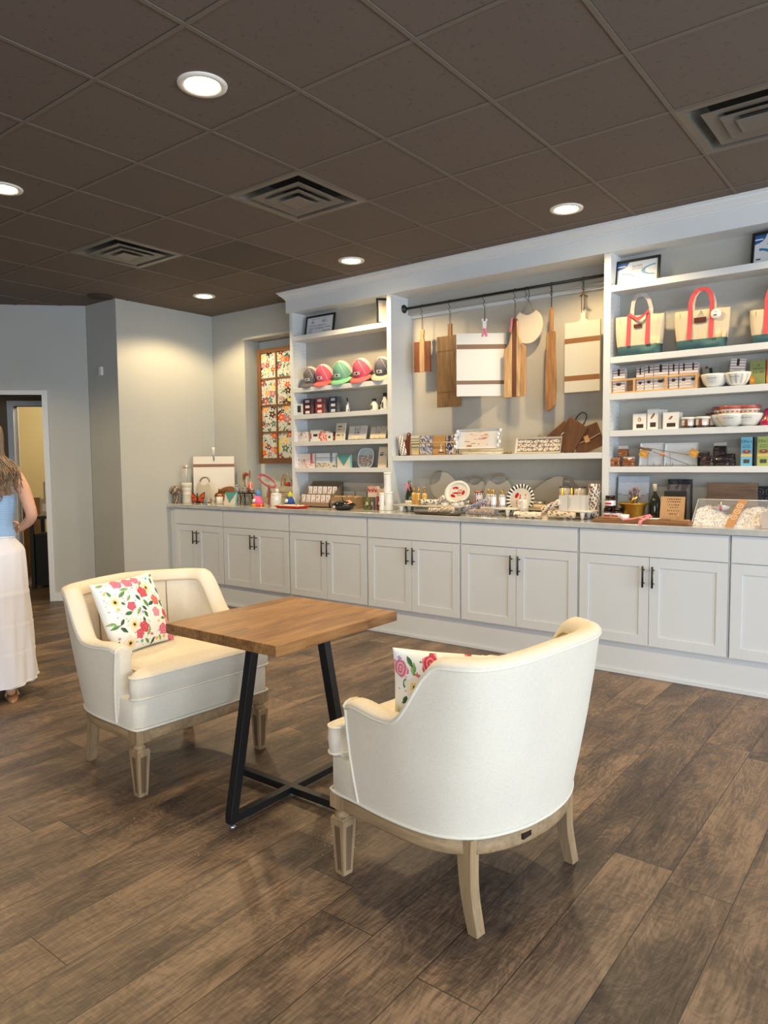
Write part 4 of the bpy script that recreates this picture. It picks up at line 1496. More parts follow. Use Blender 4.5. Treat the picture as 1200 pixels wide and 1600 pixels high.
t = thing('wrapped_bowl', 'glossy black plastic-wrapped bowl on the counter front', 'bowl', (x_at(535, 4.75, CT), 4.76, Zc))
m_ = MB(); m_.lathe([(.05, 0), (.085, .012), (.098, .04), (.094, .058), (.06, .072), (.02, .078), (.0001, .079)], BLK, 'gloss', 22, sx=1.15); m_.build('bowl', t)
m_ = MB(); m_.tube([(0, 0, .076), (-.006, 0, .09), (-.010, 0, .105)], .005, BLK, 'gloss', 8); m_.tube([(.08, 0, .045), (.13, -.01, .043), (.155, -.01, .046)], .006, BLK, 'gloss', 8); m_.build('knot', t)
m_ = MB(); m_.add([(.03, -.03, .07), (.10, -.06, .055), (.11, 0, .065), (.05, .03, .085)], [(0, 1, 2, 3)], S(240, 160, 130)); m_.add([(-.03, -.098, .02), (-.005, -.100, .02), (-.005, -.101, .04), (-.03, -.099, .04)], [(0, 1, 2, 3)], WHITE)
o = m_.build('tag', t, solid=.0012); o['label'] = 'peach and white tags'
for lab, a, b, py, col, Y in (('green patterned tea packet on the counter', 569, 578, 777, S(96, 96, 60), 4.86), ('dark floral tea packet between the green and plum ones', 579, 584, 777, S(110, 100, 100), 4.88), ('plum patterned tea packet beside the white canisters', 588, 599, 776, S(120, 50, 62), 4.86)):
    carton('tea_packet', lab, 'packet', a, b, py, Y, CT, .03, lambda u, v, f=blotch(int(a), col, [tuple(min(1, q * 2) for q in col[:3]) + (1,), S(40, 36, 34)], 40, .05, .1), c=col: S(200, 190, 160) if (.3 < u < .7 and .4 < v < .62) else f(u, v), side=col, nx=14, nz=16)
carton('cocoa_box', 'pink and cream scalloped carton behind the tea packets', 'box', 575, 589, 760, 5.0, CT, .05, lambda u, v: (S(120, 50, 50) if math.sin(u * 20) * .05 + .78 < v < .86 + .04 * math.sin(u * 20) else S(226, 160, 150)) if v > .72 else (S(150, 120, 100) if .45 < v < .5 and .2 < u < .8 else S(226, 214, 196)), nx=18, nz=24)
carton('cocoa_box', 'peach carton beside the scalloped carton', 'box', 590, 599, 764, 5.0, CT, .05, bands((.1, .5, S(226, 204, 176)), base=S(220, 180, 150)), nx=8, nz=10)


def canister(label, px, Y, z, r, h, seed):
    t = thing('paper_canister', label, 'canister', (x_at(px, Y, z), Y, z), group='white printed canisters at the divider foot')
    rc = random.Random(seed)
    dots = {(i, k) for i in (5, 6, 7, 9, 12) for k in range(11, 18) if rc.random() < .65}
    m_ = MB(); lv_ = 18
    m_.lathe([(r, h * .88 * i / lv_) for i in range(lv_ + 1)], WHITE, 'satin', 26, colf=lambda i, k: S(110, 104, 130) if (i, k) in dots else S(228, 228, 226)); m_.build('tube_body', t)
    m_ = MB(); m_.lathe([(r * 1.01, h * .882), (r * 1.01, h), (r * .98, h * 1.003)], S(234, 234, 232), 'satin', 26); m_.build('lid', t)


canister('white printed canister standing on top of the two others', 606, 4.90, CT + .162, .034, .162, 1)
canister('white printed canister under the upper one, at the divider foot', 607.5, 4.88, CT + .0005, .035, .160, 2)
canister('cream printed canister at left of the lower pair', 597.5, 4.86, CT + .0005, .026, .150, 3)

# ---------------- counter left of the shelving: gift corner
t = thing('wreath_mushroom', 'brown woven mushroom ornament at the far left end of the counter', 'ornament', (x_at(275.5, 4.67, CT), 4.67, Zc))
spk = lambda i, k: S(96, 82, 70) if (i * 7 + k * 5) % 3 else S(176, 160, 140)
m_ = MB(); m_.lathe([(.032, 0), (.036, .02), (.028, .05), (.026, .10)], spk(0, 0), 'matte', 18, colf=spk); m_.build('stem', t)
m_ = MB(); m_.lathe([(.022, .098), (.056, .105), (.064, .125), (.055, .16), (.03, .182), (.0001, .188)], spk(0, 0), 'matte', 20, colf=spk); m_.build('cap', t)
t = thing('ribbed_crock', 'tall cream ribbed crock holding cellophane-wrapped utensils', 'crock', (x_at(292.5, 4.765, CT), 4.765, Zc))
m_ = MB(); m_.lathe([(.045, 0), (.048, .01), (.048, .09), (.0505, .095), (.048, .10), (.049, .135), (.0515, .14), (.049, .145), (.05, .175), (.053, .18), (.053, .215), (.047, .215), (.044, .19)], S(208, 204, 190), 'gloss', 26); m_.build('crock_body', t)
m_ = MB(); m_.lathe([(.03, .21), (.05, .28), (.052, .36), (.03, .37)], S(220, 224, 226), 'film', 12)
m_.tube([(0, 0, .2), (.004, 0, .40)], .010, S(222, 220, 214), 'gloss', 8); m_.tube([(.01, 0, .2), (.02, 0, .35)], .006, S(160, 170, 160), 'gloss', 8)
m_.build('wrapped_utensils', t)
m_ = MB(); m_.box((-.005, -.02, .375), (.035, .01, .02), S(196, 130, 90)); m_.box((.04, -.02, .372), (.05, .006, .010), S(110, 160, 146)); m_.build('tag', t)
# white board with brown stripe
bx0, by0, by1 = x_at(304, 4.87, 1.2), 4.87, 5.17
bx1 = x_at(368, by1, 1.2)
xc, w_, h_ = (bx0 + bx1) / 2, math.hypot(bx1 - bx0, by1 - by0), z_at(713, (bx0 + bx1) / 2, 5.02) - CT


def striped_board(u, v, f0=.70, f1=.75):
    return S(130, 94, 66) if f0 < v < f1 else S(222, 216, 204)


t = thing('serving_board', 'large white square board with one brown stripe leaning on the wall by the window', 'serving board', (xc, 5.005, Zc), rot=(-.06, 0, math.atan2(by1 - by0, bx1 - bx0)))
m_ = MB(); m_.bbox(-w_ / 2, w_ / 2, .0005, .018, 0, h_, S(222, 216, 204), 'satin')
m_.face(-w_ / 2, w_ / 2, 0, h_, 0, 8, 60, lambda u, v: striped_board(u, v, .84 - .07, .84), 'satin'); m_.build('board', t, bevel=0)
m_ = MB(); m_.lathe([(.004, h_ - .05), (.004, h_ + .01), (.013, h_ + .02), (.016, h_ + .07), (.018, h_ + .095), (.0001, h_ + .096)], S(226, 222, 210), 'satin', 12, cy=-.012)
m_.tube([(0, -.008, h_ - .05), (.006, -.012, h_ - .03), (0, -.012, h_), (-.005, -.012, h_ + .01)], .004, S(70, 64, 58), 'metal', 8); o = m_.build('hanging_tassel', t); o['label'] = 'white tassel on a dark hook'
# round board with rope handle
ROPE = S(150, 138, 120)


def rope_board(label, px, py, Y, r, rot_deg, wid=1.0, body=S(206, 196, 180), length=None, seam=True, name='rope_handled_board', z0=None, tilt=.14, group='rope-handled boards'):
    """rounded board: flat scoop at the top closed by a rope handle"""
    z = z0 if z0 is not None else CT
    t = thing(name, label, 'serving board', (x_at(px, Y, z), Y, z + .002), rot=(-tilt, 0, 0), group=group)
    L = length or r * 2
    a0 = math.radians(rot_deg)
    pts = []
    for k in range(49):
        a = math.radians(40) + math.radians(280) * k / 48 + PI / 2
        pts.append((r * wid * math.cos(a), r * math.sin(a) * (L / r - 1 if math.sin(a) < 0 else 1)))
    x1, z1 = pts[0]; x0, z0_ = pts[-1]
    for k in range(1, 12):   # concave scoop
        a = k / 12
        pts.append((x0 + (x1 - x0) * a, z0_ - .30 * r * math.sin(a * PI)))
    mn = min(-p[0] * math.sin(a0) + p[1] * math.cos(a0) for p in pts)
    Mr = Matrix(((math.cos(a0), 0, math.sin(a0), 0), (0, 1, 0, 0), (-math.sin(a0), 0, math.cos(a0), -mn), (0, 0, 0, 1)))
    m_ = MB(); m_.prism(pts, 0, .016, body, 'satin', Mr); m_.build('board', t, bevel=.002)
    hp = []
    for k in range(21):
        a = k / 20 * PI
        hp.append((x0 + (x1 - x0) * (1 - math.cos(a)) / 2, .008, z0_ + .42 * r * math.sin(a)))
    m_ = MB()
    for ph in (0, PI):
        tw = [Vector(p) + Vector((0, .004 * math.cos(i * 1.4 + ph), .004 * math.sin(i * 1.4 + ph))) for i, p in enumerate(catmull(hp, 3))]
        m_.tube(tw, .0062, ROPE, 'matte', 7, Mr)
    m_.build('rope_handle', t)
    return t


rope_board('round cream board with rope handle in front of the striped white board', 316, 733, 4.84, .118, 0, length=.25)
# butterfly
t = thing('butterfly_ornament', 'orange and black butterfly ornament standing on the counter', 'ornament', (x_at(309, 4.80, CT), 4.80, Zc))


def wing(sg):
    out = [(0, .04), (.03, .075), (.075, .105), (.082, .09), (.076, .06), (.066, .035), (.062, .008), (.045, .001), (.02, .012), (0, .02)]
    out = catmull([(x, z, 0) for x, z in out], 3); pl = [(sg * p.x, p.y) for p in out]
    m_ = MB(); m_.prism(pl if sg < 0 else pl[::-1], .0005, .003, S(28, 24, 24))
    cx = .04; n_ = 30

    def inside(x, z, k=.86):
        X = (x - cx) / k + cx; Z = (z - .052) / k + .052; c_ = False
        for i in range(len(out)):
            x1, z1 = out[i].x, out[i].y; x2, z2 = out[i - 1].x, out[i - 1].y
            if (z1 > Z) != (z2 > Z) and X < (x2 - x1) * (Z - z1) / (z2 - z1) + x1: c_ = not c_
        return c_

    def colr(u, v):
        x = u * .085; z = v * .11
        a = math.atan2(z - .04, x + .002)
        if not inside(x, z): return S(28, 24, 24)
        return S(28, 24, 24) if math.sin(a * 11) > .82 or abs(math.hypot(x, z - .045) - .045) < .0025 else S(232, 92, 40)
    if sg > 0:
        m_.face(0, .085, 0, .11, 0, n_, n_, colr, mask=lambda u, v: inside(u * .085, v * .11, 1.0))
    else:
        m_.face(-.085, 0, 0, .11, 0, n_, n_, lambda u, v: colr(1 - u, v), mask=lambda u, v: inside((1 - u) * .085, v * .11, 1.0))
    m_.build('wing', t)


wing(1); wing(-1)
m_ = MB(); m_.ball((0, -.003, .05), (.007, .007, .032), S(24, 22, 22)); m_.ball((0, -.003, .086), .007, S(24, 22, 22))
m_.box((0, .004, .008), (.03, .02, .014), S(30, 28, 28)); m_.build('butterfly_body', t); t.scale = (1.42, 1.2, 1.12)
# pig-shaped board
pig = catmull([(-.155, .05, 0), (-.135, .075, 0), (-.10, .085, 0), (-.095, .125, 0), (-.07, .115, 0), (-.02, .135, 0), (.05, .15, 0), (.12, .15, 0), (.16, .12, 0), (.165, .03, 0), (.10, .0, 0), (-.05, .0, 0), (-.12, .02, 0)], 3)
m_ = MB(); m_.prism([(p.x, p.y) for p in pig][::-1], 0, .016, S(150, 100, 62), 'woodx'); m_.bbox(-.10, .13, -.0008, 0, .08, .095, S(104, 62, 40), 'woodx')
o = solo(m_, 'pig_shaped_board', 'brown pig-shaped wooden board leaning behind the white mug', 'cutting board', (x_at(347, 4.98, CT), 5.0, CT + .022), bevel=.0015); o.rotation_euler = (-.12, 0, 0)
m_ = MB(); m_.bbox(-.14, .15, 0, .06, 0, .020, S(206, 190, 160), 'woodx')
solo(m_, 'wooden_riser', 'thin pale wooden riser under the pig-shaped board', 'riser', (x_at(347, 4.98, CT), 4.99, Zc))
t = thing('white_mug', 'white mug of small pink and gold spreaders near the teal card', 'mug', (x_at(343.5, 4.80, CT), 4.80, Zc))
m_ = MB(); m_.lathe([(.026, 0), (.032, .004), (.034, .075), (.031, .075), (.029, .01)], S(230, 228, 224), 'gloss', 24); m_.build('mug_body', t)
m_ = MB()
for k, (dx, dy, c) in enumerate(((-.02, 0, S(214, 150, 130)), (-.008, .008, S(226, 200, 120)), (.004, -.006, S(200, 120, 110)), (.014, .004, S(220, 160, 140)), (0, .012, S(180, 120, 60)))):
    m_.tube([(dx * .6, dy, .02), (dx, dy, .085)], .004, c); m_.ball((dx * 1.1, dy, .092), (.009, .009, .011), c, 'gloss', 8, 6)
o = m_.build('spreaders', t); o['kind'] = 'stuff'
carton('greeting_card', 'teal and cream card box tilted at the counter edge', 'card box', 350, 366, 769, 4.72, CT, .02, tealtri, nx=24, nz=24, side=S(120, 200, 210), tilt=.2, rz=.05)
m_ = MB(); m_.bbox(-.04, .04, -.012, .012, 0, .012, S(96, 140, 176), 'gloss'); m_.bbox(-.055, -.041, -.01, .01, 0, .010, S(226, 222, 170), 'gloss'); m_.bbox(.041, .058, -.01, .01, 0, .010, S(226, 214, 150), 'gloss')
solo(m_, 'wrapped_candy', 'blue wrapped candy roll lying in front of the butterfly', 'candy', (x_at(321, 4.68, CT), 4.68, Zc))
m_ = MB(); m_.lathe([(.02, 0), (.035, .02), (.03, .045), (.012, .055)], S(176, 170, 160), 'cloth', 14, colf=lambda i, k: S(120, 110, 120) if (i + k * 3) % 4 == 0 else S(206, 198, 186))
solo(m_, 'patterned_pouch', 'small speckled pouch beside the butterfly wing', 'pouch', (x_at(327, 4.88, CT), 4.88, Zc))
# dark metal riser and things on it
t = thing('metal_riser', 'dark brown metal riser stand on the counter left of the pink loop', 'stand', (x_at(381, 4.90, CT), 4.88, Zc))
DM = S(84, 66, 58)
m_ = MB(); m_.bbox(-.12, .13, -.05, .07, .108, .118, DM, 'metal'); m_.build('shelf', t, bevel=.002)
for sx in (-.10, .08):
    m_ = MB(); m_.tube([(sx, -.04, 0), (sx + .012, -.04, .05), (sx, -.04, .108)], .006, DM, 'metal', 8); m_.tube([(sx, .06, 0), (sx + .012, .06, .05), (sx, .06, .108)], .006, DM, 'metal', 8); m_.build('leg', t)
m_ = MB(); m_.lathe([(.035, 0), (.042, .005), (.044, .085), (.04, .09), (.038, .088)], S(132, 136, 130), 'gloss', 22); solo(m_, 'grey_tumbler', 'grey-green tumbler under the dark metal riser', 'tumbler', (x_at(383, 4.87, CT), 4.88, Zc))
for lab, px, col, r_, h_, Y in (('clear glass jar with silver lid at the left on the dark metal riser', 371, S(150, 150, 146), .028, .075, 4.89), ('squat silver-lidded jar in the middle of the dark metal riser', 382.5, S(130, 126, 118), .034, .05, 4.88), ('small pewter jar at the right end of the dark metal riser', 394, S(110, 100, 96), .024, .04, 4.89)):
    t = thing('glass_jar', lab, 'jar', (x_at(px, Y, CT + .12), Y, CT + .1195), group='jars on the dark metal riser')
    m_ = MB(); m_.lathe([(r_ * .9, 0), (r_, .004), (r_, h_ * .7), (r_ * .8, h_ * .78)], col, 'gloss', 18); m_.build('jar', t)
    m_ = MB(); m_.lathe([(r_ * .86, h_ * .78), (r_ * .86, h_), (r_ * .7, h_ * 1.03), (.0001, h_ * 1.04)], S(190, 188, 184), 'metal', 18); m_.build('lid', t)
t = thing('utensil_crock', 'dark crock of wooden spoons with a red mushroom pick', 'crock', (x_at(385, 5.05, CT), 5.06, Zc))
m_ = MB(); m_.lathe([(.05, 0), (.055, .01), (.058, .15), (.052, .155), (.05, .14)], S(140, 132, 120), 'satin', 22); m_.build('crock_body', t)
for dx, ln, c, hw in ((-.04, .30, S(150, 98, 62), .017), (-.015, .31, S(96, 56, 44), .015), (.045, .33, S(160, 112, 70), .012)):
    m_ = MB(); m_.tube([(dx * .4, 0, .05), (dx, 0, ln - .05)], .005, c); m_.ball((dx * 1.15, 0, ln - .03), (hw, .005, .045), c, 'woodz', 10, 8); m_.build('spoon', t)
m_ = MB(); m_.tube([(.01, -.01, .1), (.016, -.02, .28)], .007, S(220, 210, 200)); m_.lathe([(.0001, .318), (.018, .312), (.028, .295), (.026, .285), (.0001, .284)], S(150, 30, 40), 'gloss', 14, cx=.016, cy=-.02); m_.build('mushroom_pick', t)
m_ = MB(); f_ = blotch(70, S(206, 190, 172), [S(196, 84, 70), S(220, 120, 100)], 30, .1, .2)
m_.lathe([(.022, 0), (.03, .04), (.026, .08), (.012, .11)], S(200, 90, 80), 'gloss', 14, colf=lambda i, k: S(206, 90, 76) if (i * 3 + k) % 3 else S(220, 190, 170))
solo(m_, 'red_bird_figure', 'small red and cream figurine above the metal riser', 'figurine', (x_at(391, 4.93, CT + .12), 4.935, CT + .1195))
# cone gnomes
for lab, px, Y, c1, c2, c3, s_ in (('pink cone figure with blue hat and round white label', 403, 4.76, S(232, 110, 150), S(84, 140, 206), S(240, 176, 60), 1.0), ('blue cone figure with yellow-green hat behind the red tray', 453, 4.86, S(44, 84, 160), S(196, 200, 70), S(232, 190, 90), .9)):
    t = thing('cone_figure', lab, 'figurine', (x_at(px, Y, CT), Y, Zc), group='felt cone figures')
    m_ = MB(); m_.lathe([(.048 * s_, 0), (.05 * s_, .012), (.047 * s_, .022)], c3, 'cloth', 22, colf=lambda i, k, c3=c3: c3 if k % 6 > 2 else S(226, 70, 60)); m_.lathe([(.047 * s_, .022), (.036 * s_, .055), (.022 * s_, .088 * s_), (.018 * s_, .093 * s_)], c1, 'cloth', 22); m_.build('cone', t)
    m_ = MB(); m_.lathe([(.020 * s_, .09 * s_), (.023 * s_, .105 * s_), (.016 * s_, .125 * s_), (.0001, .145 * s_)], c2, 'cloth', 14, cx=.006); m_.build('hat', t)
    m_ = MB(); Ml = Matrix.Translation((0, -.043 * s_, .05)) @ R4(math.radians(90 - 22), 4, 'X'); m_.lathe([(.0001, .0012), (.017, .0010), (.0175, -.002)], S(236, 232, 228), 'satin', 18, Ml); m_.build('label', t)
    t.scale = (1.2, 1.2, 1.12)
# pink loop strap
m_ = MB()
loop = [(.125 * math.cos(a) + .01, -.01 * math.cos(a), .235 + .046 * math.sin(a) - .040 * math.cos(a)) for a in [2 * PI * k / 36 for k in range(36)]]
m_.strap(loop, .024, .004, S(214, 120, 124), (0, .5, 1)) if False else m_.tube(loop, 0, S(214, 118, 122), 'leather', 4, flat=(.026, .004, (0, -.25, 1)), closed=True)
m_.strap([(.03, 0, .20), (.028, .004, .12), (.022, .004, .0)], .026, .006, S(150, 84, 92), (1, 0, 0), 'leather')
solo(m_, 'looped_strap', 'pink leather strap looped into a ring above its upright tail', 'strap', (x_at(415, 4.93, CT), 4.95, Zc))
t = thing('white_canister', 'round white ceramic canister with knobbed lid behind the red tray', 'canister', (x_at(432, 4.84, CT), 4.84, Zc))
m_ = MB(); m_.lathe([(.05, 0), (.053, .004), (.053, .105), (.051, .11)], S(226, 225, 220), 'gloss', 28, colf=lambda i, k: S(226, 225, 220)); m_.build('pot', t)
m_ = MB(); Mk = Matrix.Translation((0, -.0535, .072)); text_mesh(m_, 'sugar & cream', .011, 0, 0, 0, S(90, 90, 90), M=Mk) if False else m_.face(-.025, .012, .068, .072, -.0545, 14, 1, scribble(S(226, 225, 220), S(110, 110, 110), [(.5, .5)], 0, 1)); m_.build('print', t)
m_ = MB(); m_.lathe([(.053, .1105), (.053, .118), (.03, .126), (.008, .128)], S(228, 227, 222), 'gloss', 24); m_.ball((.012, 0, .148), (.022, .016, .020), S(230, 229, 224), 'gloss'); m_.build('lid', t)
t = thing('serving_tray', 'shallow red tray holding wrapped soaps at the counter edge', 'tray', (x_at(455, 4.70, CT), 4.71, Zc))
m_ = MB(); m_.add([(-.125, -.065, .0), (.125, -.065, 0), (.125, .065, 0), (-.125, .065, 0), (-.15, -.085, .022), (.15, -.085, .022), (.15, .085, .022), (-.15, .085, .022), (-.12, -.06, .005), (.12, -.06, .005), (.12, .06, .005), (-.12, .06, .005)],
                  [(3, 2, 1, 0), (0, 1, 5, 4), (1, 2, 6, 5), (2, 3, 7, 6), (3, 0, 4, 7), (4, 5, 9, 8), (5, 6, 10, 9), (6, 7, 11, 10), (7, 4, 8, 11), (8, 9, 10, 11)], S(206, 40, 46), 'gloss'); m_.build('tray_body', t, bevel=.001)
for k in range(8):
    m_ = MB(); f_ = blotch(90 + k, S(232, 220, 200), [S(70, 60, 50), S(226, 150, 60)], 2, .12, .2)
    m_.bbox(-.026, .026, -.018, .018, 0, .014, S(232, 222, 206), 'satin'); m_.box((0, 0, .0145), (.016, .012, .001), S(80, 66, 52) if k % 3 == 0 else S(220, 180, 120))
    o = solo(m_, 'wrapped_soap', '%s cream wrapped soap from the left in the %s row on the red tray' % (ordw[k % 4], 'front' if k < 4 else 'back'), 'soap', group='wrapped soaps on the red tray')
    o.location = (t.location.x - .09 + (k % 4) * .06, t.location.y + (-.03 if k < 4 else .03), CT + .0065 + .0055); o.rotation_euler = (.16, 0, .15 * (-1) ** k)
# alcove window sash
t = thing('window_sash', 'old wooden window sash with floral panes leaning in the alcove', 'window sash', (x_at(403, 5.36, 2.0), 5.36, .9965))
FB = S(128, 88, 52); PW_, PH_ = .218, .335
nr = 4
z_top = z_at(547, t.location.x, 5.36) - .9965
zb_ = z_at(716, t.location.x, 5.36) - .9965
ph = (z_top - .04 - zb_ - .02) / nr; pw = .225
m_ = MB(); Wt = .045 * 2 + pw * 3 + .02 * 2
m_.bbox(0, .05, 0, .03, zb_ - .06, z_top, FB, 'woodz'); m_.bbox(Wt - .05, Wt, 0, .03, zb_ - .06, z_top, FB, 'woodz')
m_.bbox(.05, Wt - .05, 0, .03, z_top - .045, z_top, FB, 'woodx'); m_.bbox(.05, Wt - .05, 0, .03, zb_ - .06, zb_, FB, 'woodx')
gw = (Wt - .10 - .04) / 3; gh = (z_top - .045 - zb_ - .06) / nr
for k in (1, 2):
    m_.bbox(.05 + k * gw + (k - 1) * .02, .05 + k * gw + k * .02, .004, .026, zb_, z_top - .045, FB, 'woodz')
for k in range(1, nr):
    m_.bbox(.05, Wt - .05, .006, .024, zb_ + k * gh + (k - 1) * .02, zb_ + k * gh + k * .02, FB, 'woodx')
m_.build('frame', t)


def garden(seed):
    r = random.Random(seed)
    fl_ = []
    cols_ = [S(236, 168, 110), S(150, 60, 90), S(232, 84, 48), S(236, 214, 160), S(56, 34, 40), S(230, 214, 70), S(232, 140, 120), S(180, 120, 150), S(70, 120, 120)]
    for k in range(8):
        fl_.append((r.random(), r.random(), r.uniform(.15, .27), r.choice(cols_), r.uniform(0, 6)))
    lf = [(r.random(), r.random(), r.uniform(.02, .05), r.uniform(0, PI), r.choice([S(30, 34, 40), S(40, 70, 66), S(90, 130, 96), S(30, 30, 34)])) for _ in range(110)]
    lf += [(r.random(), r.random(), r.uniform(.09, .14), r.uniform(0, PI), r.choice([S(30, 34, 40), S(90, 130, 96), S(70, 110, 90)])) for _ in range(9)]

    def fn(u, v):
        v2 = v * 1.5
        for x, y, s_, c, ph_ in fl_:
            d = math.hypot(u - x, v2 - y * 1.5); a = math.atan2(v2 - y * 1.5, u - x)
            if d < s_ * .25: return S(240, 200, 90) if c[0] < .9 else S(120, 50, 50)
            if d < s_ * (.8 + .22 * math.sin(a * 5 + ph_)): return tuple(q * (1.12 if math.sin(a * 10) > 0 else .92) for q in c[:3]) + (1,)
        for x, y, s_, th, c in lf:
            dx, dy = u - x, v2 - y * 1.5
            if abs(dx) > s_ or abs(dy) > s_: continue
            p = dx * math.cos(th) + dy * math.sin(th); q = -dx * math.sin(th) + dy * math.cos(th)
            if (p / s_) ** 2 + (q / (s_ * .42)) ** 2 < 1: return c
        return S(214, 216, 208)
    return fn


for k in range(3):
    for j in range(nr):
        m_ = MB(); x0 = .05 + k * (gw + .02); z0_ = zb_ + j * (gh + .02)
        m_.face(x0 - .003, x0 + gw + .003, z0_ - .003, z0_ + gh + .003, .014, 40, 60, garden(200 + k * 7 + j), 'gloss')
        m_.bbox(x0 - .003, x0 + gw + .003, .0145, .018, z0_ - .003, z0_ + gh + .003, S(210, 212, 206))
        o = m_.build('floral_pane', t)
m_ = MB(); m_.tube([(.02, .015, z_top), (.02, .015, 2.71 - .9965)], .0022, S(90, 84, 76), 'metal', 6); m_.tube([(.02, .015, 2.70 - .9965), (Wt - .02, .015, 2.70 - .9965)], .0022, S(90, 84, 76), 'metal', 6); m_.tube([(Wt - .02, .015, z_top), (Wt - .02, .015, 2.71 - .9965)], .0022, S(90, 84, 76), 'metal', 6); m_.build('hanging_wire', t)
for lab, a, b, pyt, Y, col in (('lower pale wooden crate in the alcove behind the white canister', 434, 470, 757, 5.20, S(206, 196, 172)),):
    x0, w_, h_ = fit(a, b, pyt, Y, CT)
    m_ = MB(); m_.bbox(0, .30, 0, .12, 0, .175, col, 'woodx'); m_.bbox(.01, .29, -.002, .0, .06, .066, S(150, 136, 110)); m_.bbox(.01, .29, -.002, .0, .115, .121, S(150, 136, 110))
    solo(m_, 'wooden_crate', lab, 'crate', (x0 - w_ / 2, 5.22, Zc), bevel=.002)
    crx = x0 - w_ / 2
m_ = MB(); m_.bbox(0, .24, 0, .10, 0, .05, S(196, 186, 166), 'woodx'); m_.bbox(0, .24, 0, .1, .05, .056, S(176, 160, 130), 'woodx')
solo(m_, 'display_riser', 'shallow pale riser in the alcove behind the pink loop', 'riser', (crx - .27, 5.22, Zc))
for lab, nm, dx, r_, h_, c, z0_ in (('yellow bottle on the alcove crate', 'yellow_bottle', .035, .013, .10, S(206, 160, 50), .1765), ('small red pot on the alcove crate', 'red_pot', .09, .028, .04, S(190, 60, 60), .1765), ('small green jar on the alcove crate against the post', 'green_jar', .16, .02, .09, S(120, 130, 96), .1765),
                               ('squat tan jar on the low alcove riser', 'tan_jar', -.20, .026, .09, S(170, 150, 120), .057), ('pale striped tin on the low alcove riser', 'striped_tin', -.12, .028, .06, S(200, 190, 176), .057)):
    m_ = MB(); m_.lathe([(r_, 0), (r_, h_ * .7), (r_ * .55, h_ * .82), (r_ * .6, h_), (.0001, h_)], c, 'gloss', 16); solo(m_, nm, lab, 'bottle' if 'bottle' in nm else 'jar', (crx + dx, 5.27, Zc + z0_))
m_ = MB(); m_.tube([(.075 * math.cos(a), 0, .0 + .13 * math.sin(a)) for a in [PI * k / 24 for k in range(25)]], 0, S(200, 180, 168), 'leather', 4, flat=(.022, .003, (0, 1, 0)))
solo(m_, 'bent_hoop', 'pale arched band standing on the alcove crate', 'band', (crx + .085, 5.245, Zc + .1765))
# ------------------------------------------------------------------ boards hanging on the rail
def s_hook(label, px):
    x = x_at(px, RY, RZ)
    m_ = MB(); pts = []
    for k in range(9):
        a = PI * .15 + PI * 1.0 * k / 8; pts.append((-.0 + .014 * math.cos(a), 0, .0 + .0145 * math.sin(a)))
    pts = [(.014 * math.cos(PI * k / 8), .0, .0145 * math.sin(PI * k / 8)) for k in range(9)] + [(-.012, 0, -.025)] + [(-.001 + .0, 0, -.038)] + [(.006 + .014 * math.cos(-PI * k / 9 + PI * .75), 0, -.058 + .014 * math.sin(-PI * k / 9 + PI * .75)) for k in range(0, 1)] + [(.002 - .013 * math.cos(PI * .4 + PI * 1.25 * k / 8) * -1, 0, -.064 + .016 * math.sin(PI * .4 + PI * 1.25 * k / 8)) for k in range(9)]
    m_.tube(pts, .0024, BLK, 'satin', 6)
    solo(m_, 's_hook', label, 'hook', (x, RY, RZ - .002), rz=.5, group='black hooks on the rail')
    return x


def zh(px, py):
    return z_at(py, x_at(px, RY, 2.4), RY)


HK = RZ - .082


def twine(t, z0, z1, y=0, col=S(120, 92, 66)):
    m_ = MB(); m_.tube([(-.003, y - .004, z0), (-.002, y - .006, (z0 + z1) / 2), (0, y, z1)], .0022, col, 'matte', 5); m_.tube([(.004, y + .004, z0), (.003, y + .005, (z0 + z1) / 2), (0, y, z1)], .0022, col, 'matte', 5)
    m_.build('cord', t)


def hang(label, px, rz=0, name='hanging_board'):
    x = s_hook('black hook holding the ' + label.split(',')[0], px)
    t = thing(name, label, 'cutting board', (x, RY, 0), rz, group='boards hanging from the rail')
    return t


def ribbon_bow(t, x, y, z, s_=1, col=S(232, 120, 158)):
    m_ = MB()
    for sg in (-1, 1):
        lp = [(x, y, z), (x + sg * .022 * s_, y - .006, z + .014 * s_), (x + sg * .040 * s_, y - .004, z + .004 * s_), (x + sg * .022 * s_, y - .006, z - .008 * s_), (x, y, z)]
        m_.strap(catmull(lp, 3), .010 * s_, .0012, col, (0, 1, .2))
        m_.strap([(x, y - .002, z), (x + sg * .008 * s_, y - .008, z - .025 * s_), (x + sg * .016 * s_, y - .006, z - .050 * s_)], .010 * s_, .0012, col, (1, 0, 0))
    m_.ball((x, y - .004, z), (.006 * s_, .005, .007 * s_), col, 'cloth', 8, 6)
    o = m_.build('ribbon', t); o['label'] = 'pink ribbon bow'


MAP = S(206, 168, 120); WAL = S(126, 72, 46); CHE = S(196, 160, 116)
